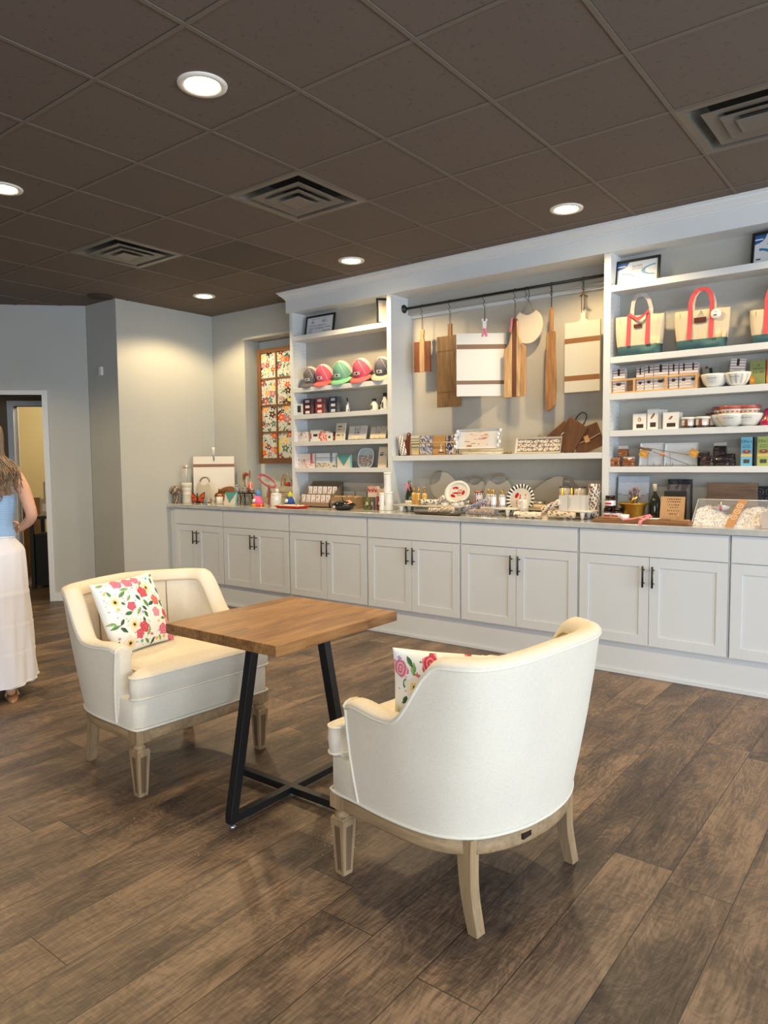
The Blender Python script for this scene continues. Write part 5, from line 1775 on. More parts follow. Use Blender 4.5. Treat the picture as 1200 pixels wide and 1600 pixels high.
# 1 small walnut board with maple stripe
t = hang('small dark red board with a pale centre stripe and handle, leftmost on the rail', 659.5, .12)
z0, z1, zt_ = zh(660, 581), zh(660, 534), zh(660, 515)
m_ = MB(); w = .078
for a, b, c in ((-w, -.022, WAL), (.022, w, WAL)):
    m_.bbox(a, b, -.009, .009, z0, z1, c, 'woodz')
m_.prism([(-.022, z0), (.022, z0), (.022, z1 + .01), (.013, z1 + .03), (.014, z1 + .06), (.020, zt_ - .012), (.013, zt_), (-.013, zt_), (-.020, zt_ - .012), (-.014, z1 + .06), (-.013, z1 + .03), (-.022, z1 + .01)][::-1] and [(.022, z0), (-.022, z0), (-.022, z1 + .01), (-.013, z1 + .03), (-.014, z1 + .06), (-.020, zt_ - .012), (-.013, zt_), (.013, zt_), (.020, zt_ - .012), (.014, z1 + .06), (.013, z1 + .03), (.022, z1 + .01)], -.0092, .0092, MAP, 'woodz')
m_.build('board', t); twine(t, zt_ - .006, HK)
# 2 long brown paddle
t = hang('long rustic brown rectangular paddle board, second from the left on the rail', 703, .0)
z0, z1, zt_ = zh(700, 636), zh(700, 525), zh(704, 506)
m_ = MB(); w = x_at(719, RY, 2.2) - x_at(683, RY, 2.2)
m_.bbox(-w * .55, w * .45, -.010, .010, z0, z1, S(128, 98, 66), 'woodz')
for zz in (z0 + (z1 - z0) * .2, z0 + (z1 - z0) * .78):
    m_.bbox(-w * .55, w * .45, -.0108, -.010, zz, zz + .012, S(120, 84, 54), 'woodx')
m_.bbox(-.018, .018, -.009, .009, z1, zt_, S(150, 104, 66), 'woodz'); m_.build('board', t, bevel=.003); twine(t, zt_ - .01, HK)
# 3 large white board with two stripes turned to face the room
t = hang('large white board with two brown stripes and a pink bow, facing forward on the rail', 757, 0)
cz = x_at(757, RY, 2.3)
z1, z0 = zh(757, 521), zh(757, 619)
dist = (Vector((cz, RY, 2.2)) - Vector((0, 0, 1.4))).dot(CF)
w = (791 - 713) / F_PX * dist
rz3 = math.radians(37)
t.rotation_euler = (0, 0, rz3)
# shift so the hook hole stays under the hook while the panel spans the seen width
m_ = MB(); W3 = S(228, 226, 220); w0, w1 = -.56 * w, .44 * w
m_.bbox(w0, w1, -.009 + .0005, .010, z0, z1, W3, 'satin')
m_.face(w0, w1, z0, z1, -.009, 10, 80, lambda u, v: S(130, 96, 68) if (.755 < v < .825 or .185 < v < .255) and True else W3, 'satin')
zt_ = zh(757, 499)
m_.prism([(.020, z1 - .001), (-.020, z1 - .001), (-.014, z1 + .02), (-.016, zt_ - .02), (-.026, zt_ - .006), (-.020, zt_ + .004), (.020, zt_ + .004), (.026, zt_ - .006), (.016, zt_ - .02), (.014, z1 + .02)], -.008, .009, W3, 'satin')
m_.tube([(-.0, -.0095, zt_ - .008), (0, -.0075, zt_ - .008)], .006, S(60, 50, 44), 'matte', 10)
m_.build('board', t)
twine(t, zt_ - .008, HK, -.012, S(110, 80, 60)); ribbon_bow(t, .0, -.016, z1 + .030, 1.15)
# 4 cherry striped board
t = hang('striped blond and dark wood board with shaped neck and pink ribbon, fourth on the rail', 805, 0)
z0, z1, zn, zt_ = zh(805, 620), zh(805, 540), zh(805, 520), zh(805, 498)
t.rotation_euler = (0, 0, math.radians(-14))
m_ = MB(); w = .105
prof4 = [(w, z0), (-w, z0), (-w, z1 - .02), (-.06, z1 + .01), (-.03, zn), (-.024, zt_ - .02), (-.014, zt_), (.014, zt_), (.024, zt_ - .02), (.03, zn), (.06, z1 + .01), (w, z1 - .02)]


def clipx(poly, a, b):
    def cut(p, ax, sgn):
        out = []
        for i in range(len(p)):
            q, r_ = p[i], p[(i + 1) % len(p)]
            iq, ir = sgn * (q[0] - ax) >= 0, sgn * (r_[0] - ax) >= 0
            if iq: out.append(q)
            if iq != ir:
                tt = (ax - q[0]) / (r_[0] - q[0]); out.append((ax, q[1] + (r_[1] - q[1]) * tt))
        return out
    return cut(cut(poly, a, 1), b, -1)


for a, b, c in ((-w, -.062, S(206, 164, 116)), (-.062, -.024, S(218, 182, 136)), (-.024, .024, S(120, 72, 46)), (.024, .062, S(220, 184, 140)), (.062, w, S(200, 156, 108))):
    m_.prism(clipx(prof4, a, b), -.010, .010, c, 'woodz')
m_.build('board', t); twine(t, zt_ - .008, HK)
m_ = MB(); m_.strap([(-.02, -.012, zt_ + .01), (-.03, -.014, zt_ - .04), (-.036, -.014, zt_ - .10)], .016, .0015, S(226, 120, 150), (1, 0, 0)); m_.strap([(-.02, -.012, zt_ + .01), (-.022, -.016, zt_ - .05), (-.026, -.016, zt_ - .08)], .014, .0015, S(240, 150, 176), (1, 0, 0)); o = m_.build('ribbon', t); o['label'] = 'pink ribbon'
# 5 round cream board with scooped top
t = hang('round cream board with scooped top hung on a rope, behind the striped board', 823, 0)
t.location.y = RY
zc = zh(827, 508); r = .130
m_ = MB()
pts = []
for k in range(41):
    a = PI / 2 + math.radians(34) + math.radians(292) * k / 40
    pts.append((r * .95 * math.cos(a), zc + r * 1.05 * math.sin(a)))
x1_, z1_ = pts[0]; x0_, z0_ = pts[-1]
for k in range(1, 10):
    a = k / 10; pts.append((x0_ + (x1_ - x0_) * a, z0_ - .030 * math.sin(a * PI)))
m_.prism(pts, -.010, .010, S(226, 210, 188), 'satin'); m_.build('board', t, bevel=.002)
m_ = MB(); m_.tube([(x1_ + .01, 0, z1_ - .01), (-.02, 0, z1_ + .05), (0, 0, HK + .005)], .005, ROPE, 'matte', 7); m_.tube([(x0_ - .01, 0, z0_ - .01), (.02, 0, z1_ + .05), (0, 0, HK + .005)], .005, ROPE, 'matte', 7); m_.tube([(0, 0, HK), (.01, 0, HK + .04), (0, 0, RZ)], .0025, BLK, 'satin', 6); m_.build('rope_handle', t)
t.location.y = RY + .028; 
# 6 two live-edge boards seen edge-on
t = hang('live-edge brown board turned almost edge-on, sixth on the rail', 862, 0)
t.rotation_euler = (0, 0, math.radians(-18))
z0, z1, zt_ = zh(860, 640), zh(862, 520), zh(862, 484)
m_ = MB(); le = catmull([(.042, z0 + .03, 0), (.0, z0, 0), (-.045, z0 + .005, 0), (-.050, z0 + .20, 0), (-.042, z1 - .10, 0), (-.032, z1, 0), (-.012, z1 + .02, 0), (-.012, zt_, 0), (.012, zt_, 0), (.014, z1 + .02, 0), (.034, z1, 0), (.036, z1 - .15, 0), (.046, z0 + .22, 0), (.042, z0 + .03, 0)], 3)
m_.prism([(p.x, p.y) for p in le][:-1], -.012, .012, S(176, 128, 84), 'woodz'); m_.build('board', t, bevel=.003)
m_ = MB(); m_.prism([(p.x * .8 - .022, p.y * 1.0 + .02 if p.y < z1 - .2 else p.y) for p in le][:-1], .020, .038, S(120, 84, 56), 'woodz'); o = m_.build('rear_board', t, bevel=.003); o['label'] = 'darker board hung behind'
m_ = MB(); m_.tube([(0, 0, zt_ - .01), (0, 0, RZ)], .0035, BLK, 'satin', 6); m_.build('strap', t)
# 7 white board with neck at right
t = hang('tall white board with two brown stripes and narrow neck, rightmost on the rail', 912, 0)
z1, z0, zt_ = zh(912, 502), zh(912, 612), zh(913, 484)
x0_ = x_at(883, RY, 2.2) - t.location.x; x1_ = x_at(938, RY, 2.2) - t.location.x
m_ = MB(); W7 = S(206, 200, 186)
m_.bbox(x0_, x1_, -.0085, .010, z0, z1, W7, 'satin')
m_.face(x0_, x1_, z0, z1, -.009, 8, 80, lambda u, v: S(140, 98, 62) if (.70 < v < .775 or .16 < v < .235) else W7, 'satin')
m_.prism([(.045, z1 - .001), (-.04, z1 - .001), (-.018, z1 + .016), (-.017, zt_), (.017, zt_), (.018, z1 + .02)], -.008, .009, W7, 'satin')
m_.build('board', t)
m_ = MB(); m_.tube([(0, 0, RZ), (0, 0, HK)], .003, BLK, 'satin', 6); m_.tube([(0, 0, HK), (-.012, -.01, HK - .05), (-.008, -.012, zt_ - .02)], .0032, S(90, 64, 44), 'matte', 6); m_.tube([(0, 0, HK), (.014, -.01, HK - .06), (.008, -.012, zt_ - .01)], .0032, S(90, 64, 44), 'matte', 6)
m_.tube([(-.02, -.012, HK - .045), (.0, -.016, HK - .03), (.035, -.012, HK - .055)], .006, S(80, 58, 42), 'matte', 6); m_.build('cord', t)

# ------------------------------------------------------------------ goods on the alcove shelf
ZS = 1.4605
t = thing('towel_rack', 'wooden-barred rack of patterned tea towels at the left of the alcove shelf', 'rack', (-3.70, 5.13, ZS))
x0_, x1_ = x_at(641, 5.10, ZS) + 3.70, x_at(716, 5.10, ZS) + 3.70
m_ = MB(); m_.tube([(x0_, -.025, .105), (x1_ - .03, -.025, .108)], .005, S(206, 176, 130), 'woodx', 8); m_.bbox(x0_, x1_, -.03, .06, 0, .008, S(170, 136, 96), 'woodx')
for xx in (x0_ + .003, x1_ - .03):
    m_.bbox(xx - .004, xx + .004, -.03, -.02, .0, .11, S(180, 146, 104), 'woodz')
m_.build('rack', t)
tw = [('cream banded tea towel packet nearest the dark red board', 641, 654, S(206, 196, 170), bands((.1, .3, S(206, 176, 110), .4, 1), (.5, .56, S(120, 130, 110)), (.66, .72, S(130, 136, 116)), (.8, .86, S(140, 140, 120)), (.36, .42, S(120, 126, 106)), base=S(206, 198, 176))),
      ('blue and white sprigged tea towel packet', 656, 675, S(110, 116, 140), blotch(31, S(196, 194, 196), [S(70, 76, 110), S(90, 90, 120)], 150, .02, .06)),
      ('kraft tea towel packet with a white sailboat', 676, 695, S(176, 136, 90), lambda u, v: S(226, 214, 190) if (v > .12 and abs(u - .68) < .12 * (1 - (v - .12) / .5) and v < .6) else (S(60, 60, 70) if .06 < v < .12 and .45 < u < .92 else S(180, 138, 90))),
      ('blue shell-patterned tea towel packet at the right end of the rack', 697, 715, S(90, 90, 120), blotch(33, S(206, 200, 198), [S(60, 62, 96), S(50, 50, 80), S(150, 120, 110)], 36, .07, .15))]
for lab, a, b, sd_c, fn in tw:
    carton('tea_towel_packet', lab, 'tea towel', a, b, 681, 5.118, ZS + .008, .018, fn, side=sd_c, nx=24, nz=30, group='tea towel packets in the barred rack', tilt=.06)
m_ = MB(); ft = lambda i, k: S(70, 66, 72) if (i + k * 2) % 3 == 0 else S(222, 216, 208)
m_.lathe([(.026, 0), (.03, .01), (.030, .03), (.030, .05), (.030, .07), (.030, .09), (.030, .11), (.028, .13), (.028, .15), (.024, .165)], WHITE, 'cloth', 22, colf=ft)
o = solo(m_, 'rolled_towel', 'black and white rolled towel leaning in the left corner of the alcove shelf', 'towel', (x_at(631, 5.06, ZS), 5.06, ZS + .008), rot=(0, math.radians(-14), 0))
m_ = MB(); w = .062
m_.prism([(w, 0), (-w, 0), (-w, .118), (-.03, .135), (-.018, .15), (-.02, .19), (.0, .203), (.02, .19), (.018, .15), (.03, .135), (w, .118)], 0, .014, S(112, 52, 40), 'woodz')
m_.tube([(0, -.001, .185), (0, .0, .185)], .006, S(220, 214, 206), 'matte', 10)
o = solo(m_, 'paddle_board', 'small dark red paddle board leaning beside the rolled towel', 'cutting board', (x_at(636, 5.12, ZS), 5.125, ZS + .002), rot=(-.10, 0, 0), bevel=.001)
m_ = MB(); m_.bbox(-.02, .02, 0, .02, 0, .07, S(90, 50, 40), 'woodz'); solo(m_, 'wooden_block', 'small dark wooden block behind the rolled towel', 'block', (x_at(621, 5.09, ZS), 5.10, ZS + .0005))
# white tray with shrimp print on stacked boards
for lab, a, b, zz, hh, c in (('lower round-edged pale board under the white tray', 721, 787, ZS, .022, S(214, 204, 182)), ('upper pale board under the white tray', 733, 785, ZS + .0235, .022, S(196, 182, 154))):
    x0_, w_, _ = fit(a, b, 700, 5.10, ZS); m_ = MB(); m_.lathe([(w_ / 2 * .98, 0), (w_ / 2, .004), (w_ / 2, hh - .004), (w_ / 2 * .98, hh)], c, 'woodx', 36, sy=.45 * .35 / w_ if False else .42)
    solo(m_, 'serving_board', lab, 'serving board', (x0_, 5.12, zz + .0005), group='stacked pale boards on the alcove shelf')


def rim_tray(name, label, px0, px1, pyt, Y, z0, fn, base, tilt=.3, hh=None, mat='gloss', group=None):
    xc, w_, h_ = fit(px0, px1, pyt, Y + .03, z0)
    h_ = hh or h_ / math.cos(tilt)
    t = thing(name, label, 'tray', (xc, Y, z0 + .002), rot=(-tilt, 0, 0), group=group)
    m_ = MB(); W_, hw = w_ / 2, w_ / 2 - .012
    m_.add([(-W_, -.014, 0), (W_, -.014, 0), (W_, -.014, h_), (-W_, -.014, h_), (-hw, 0, .012), (hw, 0, .012), (hw, 0, h_ - .012), (-hw, 0, h_ - .012), (-W_, -.008, 0), (W_, -.008, 0), (W_, -.008, h_), (-W_, -.008, h_), (-hw, .006, .012), (hw, .006, .012), (hw, .006, h_ - .012), (-hw, .006, h_ - .012)],
           [(0, 1, 5, 4), (1, 2, 6, 5), (2, 3, 7, 6), (3, 0, 4, 7), (8, 12, 13, 9), (9, 13, 14, 10), (10, 14, 15, 11), (11, 15, 12, 8), (12, 15, 14, 13), (0, 8, 9, 1), (1, 9, 10, 2), (2, 10, 11, 3), (3, 11, 8, 0)], base, mat)
    m_.face(-hw, hw, .012, h_ - .012, 0, 56, 24, fn, mat); m_.build('tray_body', t)
    return t, xc, w_, h_


fsh = blotch(41, S(222, 212, 202), [S(176, 120, 84), S(206, 150, 140), S(160, 110, 90), S(214, 180, 160)], 30, .03, .10, 2.2)
t, xc, w_, h_ = rim_tray('platter', 'white rectangular platter with a shrimp-print centre on the alcove shelf', 716, 785, 671, 5.115, ZS + .047, lambda u, v: fsh(u, v) if .16 < u < .74 else S(216, 218, 222), S(218, 220, 224), .2)
for sx in (-w_ / 2 - .008, w_ / 2 - .02):
    m_ = MB()
    for k in range(5):
        m_.ball((sx + .01 * math.sin(k * 2), -.012, .02 + k * (h_ - .04) / 4), (.014, .012, .018), S(216, 220, 226), 'gloss', 10, 7)
    m_.build('sculpted_handle', t)
m_ = MB(); m_.tube([(.03 * math.cos(a), .02 * math.sin(a), .006 + .005 * math.sin(a * 3)) for a in [2 * PI * k / 20 for k in range(20)]], .006, S(130, 104, 80), 'matte', 6, closed=True)
solo(m_, 'rope_coil', 'small coil of brown rope on the alcove shelf right of the stacked boards', 'rope', (x_at(793, 5.10, ZS), 5.10, ZS + .0025))
m_ = MB(); x0_, w_, _ = fit(783, 803, 700, 5.10, ZS); m_.lathe([(w_ / 2, 0), (w_ / 2, .012), (w_ / 2 * .9, .012)], S(206, 190, 160), 'woodx', 24, sy=.6)
# oyster tray
r = random.Random(44)
oy = [((.06 + .125 * (k % 8)) + r.uniform(-.02, .02), .22 + .30 * (k // 8) + r.uniform(-.03, .03), r.uniform(-.6, 1.2)) for k in range(24)]


def oyster(u, v):
    for x, y, th in oy:
        dx, dy = (u - x) * 2.6, v - y
        p = dx * math.cos(th) + dy * math.sin(th); q = -dx * math.sin(th) + dy * math.cos(th)
        d = (p / .185) ** 2 + (q / .115) ** 2
        if ((p - .02) / .05) ** 2 + (q / .035) ** 2 < 1: return S(60, 46, 44)
        if d < .45: return S(226, 216, 196)
        if d < .9: return S(206, 192, 170)
    return S(128, 116, 118)


t, xc, w_, h_ = rim_tray('platter', 'oyster-patterned rectangular platter leaning on the alcove shelf', 808, 879, 684, 5.09, ZS, oyster, S(206, 196, 180), .25)
m_ = MB(); m_.tube([(.0, .004, h_), (-.012, .0, h_ + .014), (0, -.004, h_ + .022), (.012, 0, h_ + .014), (0, .004, h_)], .003, S(150, 130, 90), 'metal', 6); m_.tube([(w_ / 2 - .01, -.01, h_ - .004), (w_ / 2 - .004, -.012, h_ + .02), (w_ / 2 + .012, -.01, h_ + .03)], .004, S(206, 200, 196), 'metal', 6); m_.build('bow_ornament', t)


def iron_board(label, px, py, ang, w, L, col, Y, loopside=1, tag=False):
    x = x_at(px, Y, ZS); z = z_at(py, x, Y)
    t = thing('rustic_board', label, 'serving board', (x, Y, 0), group='rustic wooden boards on the alcove shelf')
    Mr = Matrix.Translation((0, 0, z)) @ R4(ang, 4, 'Y')
    m_ = MB(); m_.prism([(w / 2, -L / 2), (-w / 2, -L / 2), (-w / 2, L / 2), (w / 2, L / 2)], 0, .02, col, 'woodz', Mr); m_.build('board', t, bevel=.004)
    if not tag:
        m_ = MB(); m_.tube(catmull([(-.035, .01, L / 2 - .02), (-.036, .008, L / 2 + .035), (-.018, .006, L / 2 + .075), (.018, .006, L / 2 + .075), (.036, .008, L / 2 + .035), (.035, .01, L / 2 - .02)], 4), .0045, BLK, 'satin', 8, Mr); m_.build('iron_handle', t)
    if tag:
        m_ = MB(); m_.tube([(0, -.004, -L / 2), (.01, -.005, 0), (0, -.004, L / 2)], .002, S(206, 190, 160), 'matte', 5, Mr); m_.box((.0, -.005, 0), (.05, .003, .035), S(186, 140, 90), 'matte', Mr); m_.build('gift_tag', t)
    return t


BW = S(104, 70, 44)
iron_board('long brown board with small iron handle, partly behind the oyster platter', 872, 687, math.radians(52), .17, .25, S(116, 80, 52), 5.215)
iron_board('dark-grained board with tall iron loop leaning right of the oyster platter', 890, 682, math.radians(34), .17, .25, BW, 5.16)
iron_board('twine-tied wide brown board with a gift tag at the right end of the alcove shelf', 917, 686, math.radians(68), .18, .22, S(98, 62, 40), 5.175, tag=True)

# ------------------------------------------------------------------ counter under the alcove
def footed(label, px0, px1, py, Y, dpt, rz=0, col=S(214, 208, 196), hgt=None):
    x0_, w_, _ = fit(px0, px1, py, Y, CT)
    h_ = hgt or .062
    t = thing('footed_tray', label, 'footed tray', (x0_, Y, Zc), rz, group='white footed trays on the counter')
    m_ = MB(); m_.bbox(-w_ / 2, w_ / 2, -dpt / 2, dpt / 2, h_ - .012, h_, col, 'woodx'); m_.build('tray_top', t, bevel=.004)
    for sx in (-1, 1):
        for sy in (-1, 1):
            m_ = MB(); m_.lathe([(.010, 0), (.012, .01), (.018, h_ - .02), (.020, h_ - .0122)], S(222, 222, 220), 'satin', 12, cx=sx * (w_ / 2 - .07), cy=sy * (dpt / 2 - .025)); m_.build('leg', t)
    return t, w_, h_


TR1, w1_, hF = footed('white footed tray with perfume bottles at the left of the alcove counter', 623, 724, 786, 4.84, .16)
TR2, w2_, _ = footed('white footed tray with gold-capped bottles in front of the rimmed plate', 758, 812, 797, 4.83, .16)
TR3, w3_, _ = footed('white footed tray carrying the white boxes at the right end of the alcove counter', 873, 930, 797, 4.83, .16)
ZT = CT + hF + .001
m_ = MB(); m_.bbox(-.13, .13, -.06, .06, 0, .014, S(206, 190, 160), 'woodx'); solo(m_, 'wooden_board', 'flat pale board raised between the middle tray and the patterned cloth', 'serving board', (x_at(842, 4.95, CT + .05), 4.97, CT + .045))
m_ = MB(); m_.bbox(-.12, .12, -.05, .05, 0, .0435, S(120, 110, 100), 'woodx'); solo(m_, 'wooden_riser', 'low wooden riser hidden under the flat pale board', 'riser', (x_at(842, 4.95, CT + .05), 4.98, Zc))
# champagne
t = thing('champagne_bottle', 'green champagne bottle with a pink bow beside the divider', 'bottle', (x_at(639, 5.00, CT), 5.01, Zc))
m_ = MB(); m_.lathe([(.034, 0), (.037, .006), (.037, .12), (.03, .15), (.015, .20), (.0125, .225), (.0135, .23), (.0135, .245), (.012, .25)], S(38, 52, 26), 'gloss', 22, colf=lambda i, k: S(38, 52, 26) if i < 4 else S(96, 110, 50)); m_.build('glass', t)
m_ = MB(); m_.lathe([(.0376, .035), (.0376, .085)], S(206, 204, 190), 'satin', 22); m_.build('label', t)
ribbon_bow(t, 0, -.014, .215, 1.0)
for k, (px, Y) in enumerate(((647, 4.86), (654, 4.82), (663.5, 4.81))):
    t = thing('perfume_bottle', ['amber perfume bottle with gold cap, left of three', 'amber perfume bottle with gold cap, in the middle of three', 'amber perfume bottle with gold cap, right of three'][k], 'bottle', (x_at(px, Y, ZT), Y, ZT), group='amber perfume bottles on the left footed tray')
    m_ = MB(); m_.lathe([(.0185, 0), (.02, .003), (.02, .088), (.016, .093), (.008, .095)], S(222, 186, 120), 'gloss', 18, colf=lambda i, k: S(226, 214, 190) if (i == 2 and 10 <= k <= 15) else (S(206, 160, 80) if i < 2 else S(224, 192, 132))); m_.build('glass', t)
    m_ = MB(); m_.lathe([(.0085, .095), (.0085, .142), (.0001, .143)], S(206, 160, 70), 'metal', 14); m_.build('cap', t)


def rolled(label, px0, py0, px1, py1, r, Y, seed, base=S(222, 212, 196), inks=(S(90, 76, 84),), z0=None, lift=0, dy=0.0, group='patterned rolled and folded towels'):
    xa = x_at(px0, Y, CT + .03); xb = x_at(px1, Y + dy, CT + .03)
    za = z_at(py0, xa, Y); zb = z_at(py1, xb, Y + dy)
    rc = random.Random(seed); n_ = 22
    a = Vector((xa, Y, za)); b = Vector((xb, Y + dy, zb)); c0 = a.copy()
    pts = [(a.lerp(b, k / (n_ - 1))) - c0 for k in range(n_)]
    m_ = MB(); s0 = len(m_.f)
    m_.tube(pts, [r * (1 + .06 * math.sin(k * 1.7)) for k in range(n_)], base, 'cloth', 14)
    for i in range(len(m_.c)):
        row, kk = divmod(i, 14)
        m_.c[i] = rc.choice(inks) if (math.sin(row * 1.3 + kk * 2.1 + seed) + math.sin(row * .6 - kk * 1.3)) > .75 else base
    m_.c[-1] = m_.c[-2] = base
    return solo(m_, 'rolled_towel', label, 'towel', tuple(c0), group=group)


rolled('black and cream striped rolled towel in front of the perfume bottles', 658, 784, 682, 784, .019, 4.79, 1, S(222, 214, 206), (S(60, 54, 60),))
rolled('pale patterned roll slanting beside the lobster plate', 680, 788, 694, 776, .017, 4.80, 2, S(216, 206, 190), (S(120, 96, 92), S(90, 80, 90)))
rolled('cream speckled roll lying at the foot of the left tray', 671, 797, 690, 797, .018, 4.72, 3, S(214, 196, 172), (S(130, 110, 96),))
rolled('second cream speckled roll at the foot of the left tray, further right', 690, 796, 709, 796, .018, 4.715, 4, S(212, 192, 168), (S(120, 104, 96),))
m_ = MB(); x0_, w_, _ = fit(648, 726, 800, 4.68, CT); m_.lathe([(w_ / 2 * .86, 0), (w_ / 2, .010), (w_ / 2 * .99, .013), (w_ / 2 * .84, .005), (.0001, .005)], S(96, 84, 72), 'metal', 40, sy=.18)
solo(m_, 'oval_dish', 'long dark oval metal dish at the counter edge below the left tray', 'dish', (x0_, 4.655, Zc))
for k, (px, Y, r_, lab) in enumerate(((695, 4.80, .031, 'left of the two silver-lidded tins in front of the lobster plate'), (711, 4.795, .031, 'right of the two silver-lidded tins in front of the lobster plate'), (721.5, 4.86, .022, 'small silver-lidded tin behind the right front tin'), (731, 4.90, .022, 'small cream tin with silver lid at the right end of the left tray'))):
    z_ = ZT if k < 3 else CT + .0005 + .0
    t = thing('candle_tin', lab, 'tin', (x_at(px, Y, ZT), Y, z_), group='silver-lidded tins')
    hh = .036 if k < 2 else .045
    hh = hh if k < 3 else .10
    m_ = MB(); m_.lathe([(r_ * .97, 0), (r_, .003), (r_, hh * .72)], S(206, 204, 198), 'satin', 22); m_.build('tin_body', t)
    m_ = MB(); m_.lathe([(r_ * 1.04, hh * .72), (r_ * 1.04, hh * .96), (r_ * .9, hh), (.0001, hh * 1.0)], S(196, 196, 192), 'metal', 22); m_.build('lid', t)


def red_lobster(u, v):
    x, y = (u - .5) * 2, (v - .5) * 2
    def el(cx, cy, a, b, th=0):
        dx, dy = x - cx, y - cy
        p = dx * math.cos(th) + dy * math.sin(th); q = -dx * math.sin(th) + dy * math.cos(th)
        return (p / a) ** 2 + (q / b) ** 2 < 1
    if el(-.30, .52, .34, .17, .1) and not el(-.34, .42, .16, .06, 0): return True
    if el(-.46, -.40, .30, .17, -.4) or el(-.05, -.05, .55, .10, .05): return True
    if el(.62, .0, .17, .28, -.2): return True
    for k in range(4):
        if el(.05 + k * .12, .25, .03, .2, -.5) or el(.0 + k * .13, -.3, .03, .17, .5): return True
    return False


def plate(label, px, Y, r, tilt, fn, rimf, z0, dinner=True, py=None, oval=1.0):
    t = thing('display_plate', label, 'plate', (x_at(px, Y, z0), Y, z0 + .002), rot=(-tilt, 0, 0))
    m_ = MB(); Mp = Matrix.Translation((0, 0, r)) @ R4(PI / 2, 4, 'X')
    m_.lathe([(r, .010), (r * .98, .016), (r * .74, .004), (r * .72, .001), (.0001, .001)], WHITE, 'gloss', 48, Mp, colf=rimf, sx=oval, cap=False)
    m_.lathe([(r, .010), (r * .7, -.006), (.0001, -.006)][::1], S(206, 204, 198), 'gloss', 48, Mp, sx=oval, cap=False)
    q = r * .72
    m_.face(-q * oval, q * oval, r - q, r + q, -.0018, 48, 48, fn, 'gloss', mask=lambda u, v: math.hypot(u - .5, v - .5) < .5)
    m_.build('plate_body', t)
    return t


plate('white scalloped plate painted with a red lobster', 712, 4.93, .098, .32, lambda u, v: S(176, 36, 44) if red_lobster(u, v) else S(214, 212, 204), lambda i, k: S(222, 222, 218), ZT + .002, oval=1.2)
plate('round plate with black and white dotted rim and a red lobster', 811, 4.95, .118, .22, lambda u, v: S(170, 36, 44) if red_lobster(1 - v * 1.1, u * 1.0) and u < .75 else S(206, 200, 190), lambda i, k: (S(46, 46, 50) if k % 2 else S(220, 220, 216)) if i < 2 else S(214, 212, 206), CT + .002)
# leaning rope boards
GB = S(196, 188, 174)
rope_board('big rope-handled board leaning diagonally at the left end of the alcove', 688, 760, 5.15, .115, -48, 1.0, GB, .40, z0=CT)
rope_board('left of the two upright rope-handled boards in the alcove', 740, 760, 5.19, .105, -6, 1.0, GB, .27)
rope_board('right of the two upright rope-handled boards in the alcove, taller', 775, 760, 5.155, .118, 0, 1.05, GB, .285)
rope_board('big rope-handled board leaning diagonally at the right end of the alcove', 868, 760, 5.17, .115, 62, 1.0, S(176, 166, 150), .42)
# jars by the left upright board
for k, (px, z_, lab) in enumerate(((740, CT + .0005, 'lower left patterned jar with copper lid under the stack'), (756, CT + .0005, 'lower right patterned jar with copper lid under the stack'), (748, CT + .0905, 'patterned jar with copper lid on top of two others'))):
    Y = 4.965
    t = thing('patterned_jar', lab, 'jar', (x_at(px, Y, z_), Y, z_), group='copper-lidded patterned jars')
    m_ = MB(); m_.lathe([(.032, 0), (.034, .004), (.034, .022), (.034, .055), (.034, .074)], WHITE, 'gloss', 22, colf=lambda i, k: (S(60, 66, 110) if k % 2 else S(222, 220, 222)) if i in (1, 3) else (S(196, 120, 130) if (k in (13, 14, 15)) else S(222, 220, 222))); m_.build('jar_body', t)
    m_ = MB(); m_.lathe([(.036, .074), (.036, .088), (.0001, .0885)], S(186, 120, 90), 'metal', 22); m_.build('lid', t)
for k, (px, Y, lab) in enumerate(((764, 4.86, 'left white patterned bottle with gold cap on the middle footed tray'), (771, 4.82, 'centre white patterned bottle with gold cap on the middle footed tray'), (784.5, 4.82, 'right white patterned bottle with gold cap on the middle footed tray'))):
    t = thing('lotion_bottle', lab, 'bottle', (x_at(px, Y, ZT), Y, ZT), group='gold-capped patterned bottles')
    m_ = MB(); m_.lathe([(.023, 0), (.0245, .004), (.0245, .02), (.0245, .05), (.0245, .078), (.022, .094), (.010, .096)], WHITE, 'gloss', 20, colf=lambda i, k: (S(70, 74, 120) if k % 2 else S(226, 226, 228)) if i in (1, 4) else (S(206, 130, 140) if i == 2 and k in (12, 13) else S(226, 226, 228))); m_.build('bottle_body', t)
    m_ = MB(); m_.lathe([(.0105, .096), (.0105, .132), (.0001, .133)], S(206, 166, 80), 'metal', 14); m_.build('cap', t)
t = thing('glass_candle', 'white candle in a clear glass tumbler in front of the rimmed plate', 'candle', (x_at(817, 4.86, CT), 4.865, Zc + .0))
m_ = MB(); m_.lathe([(.040, 0), (.041, .125)], S(214, 206, 190), 'gloss', 26); m_.build('wax', t)
m_ = MB(); m_.lathe([(.0001, 0), (.038, .0005), (.043, .004), (.043, .15)], S(230, 230, 226), 'film', 26, cap=False); m_.build('glass', t)
m_ = MB(); m_.face(-.022, .022, .07, .12, -.0435, 14, 12, scribble(S(214, 206, 196), S(140, 120, 110), [(.7, .06), (.45, .05)], .1, .8)); m_.build('label', t)
t = thing('candle_tin', 'round silver-lidded tin on the flat pale board', 'tin', (x_at(843, 4.95, CT + .06), 4.95, CT + .0595), group='silver-lidded tins')
m_ = MB(); m_.lathe([(.044, 0), (.046, .004), (.046, .026)], S(210, 186, 150), 'satin', 26); m_.build('tin_body', t)
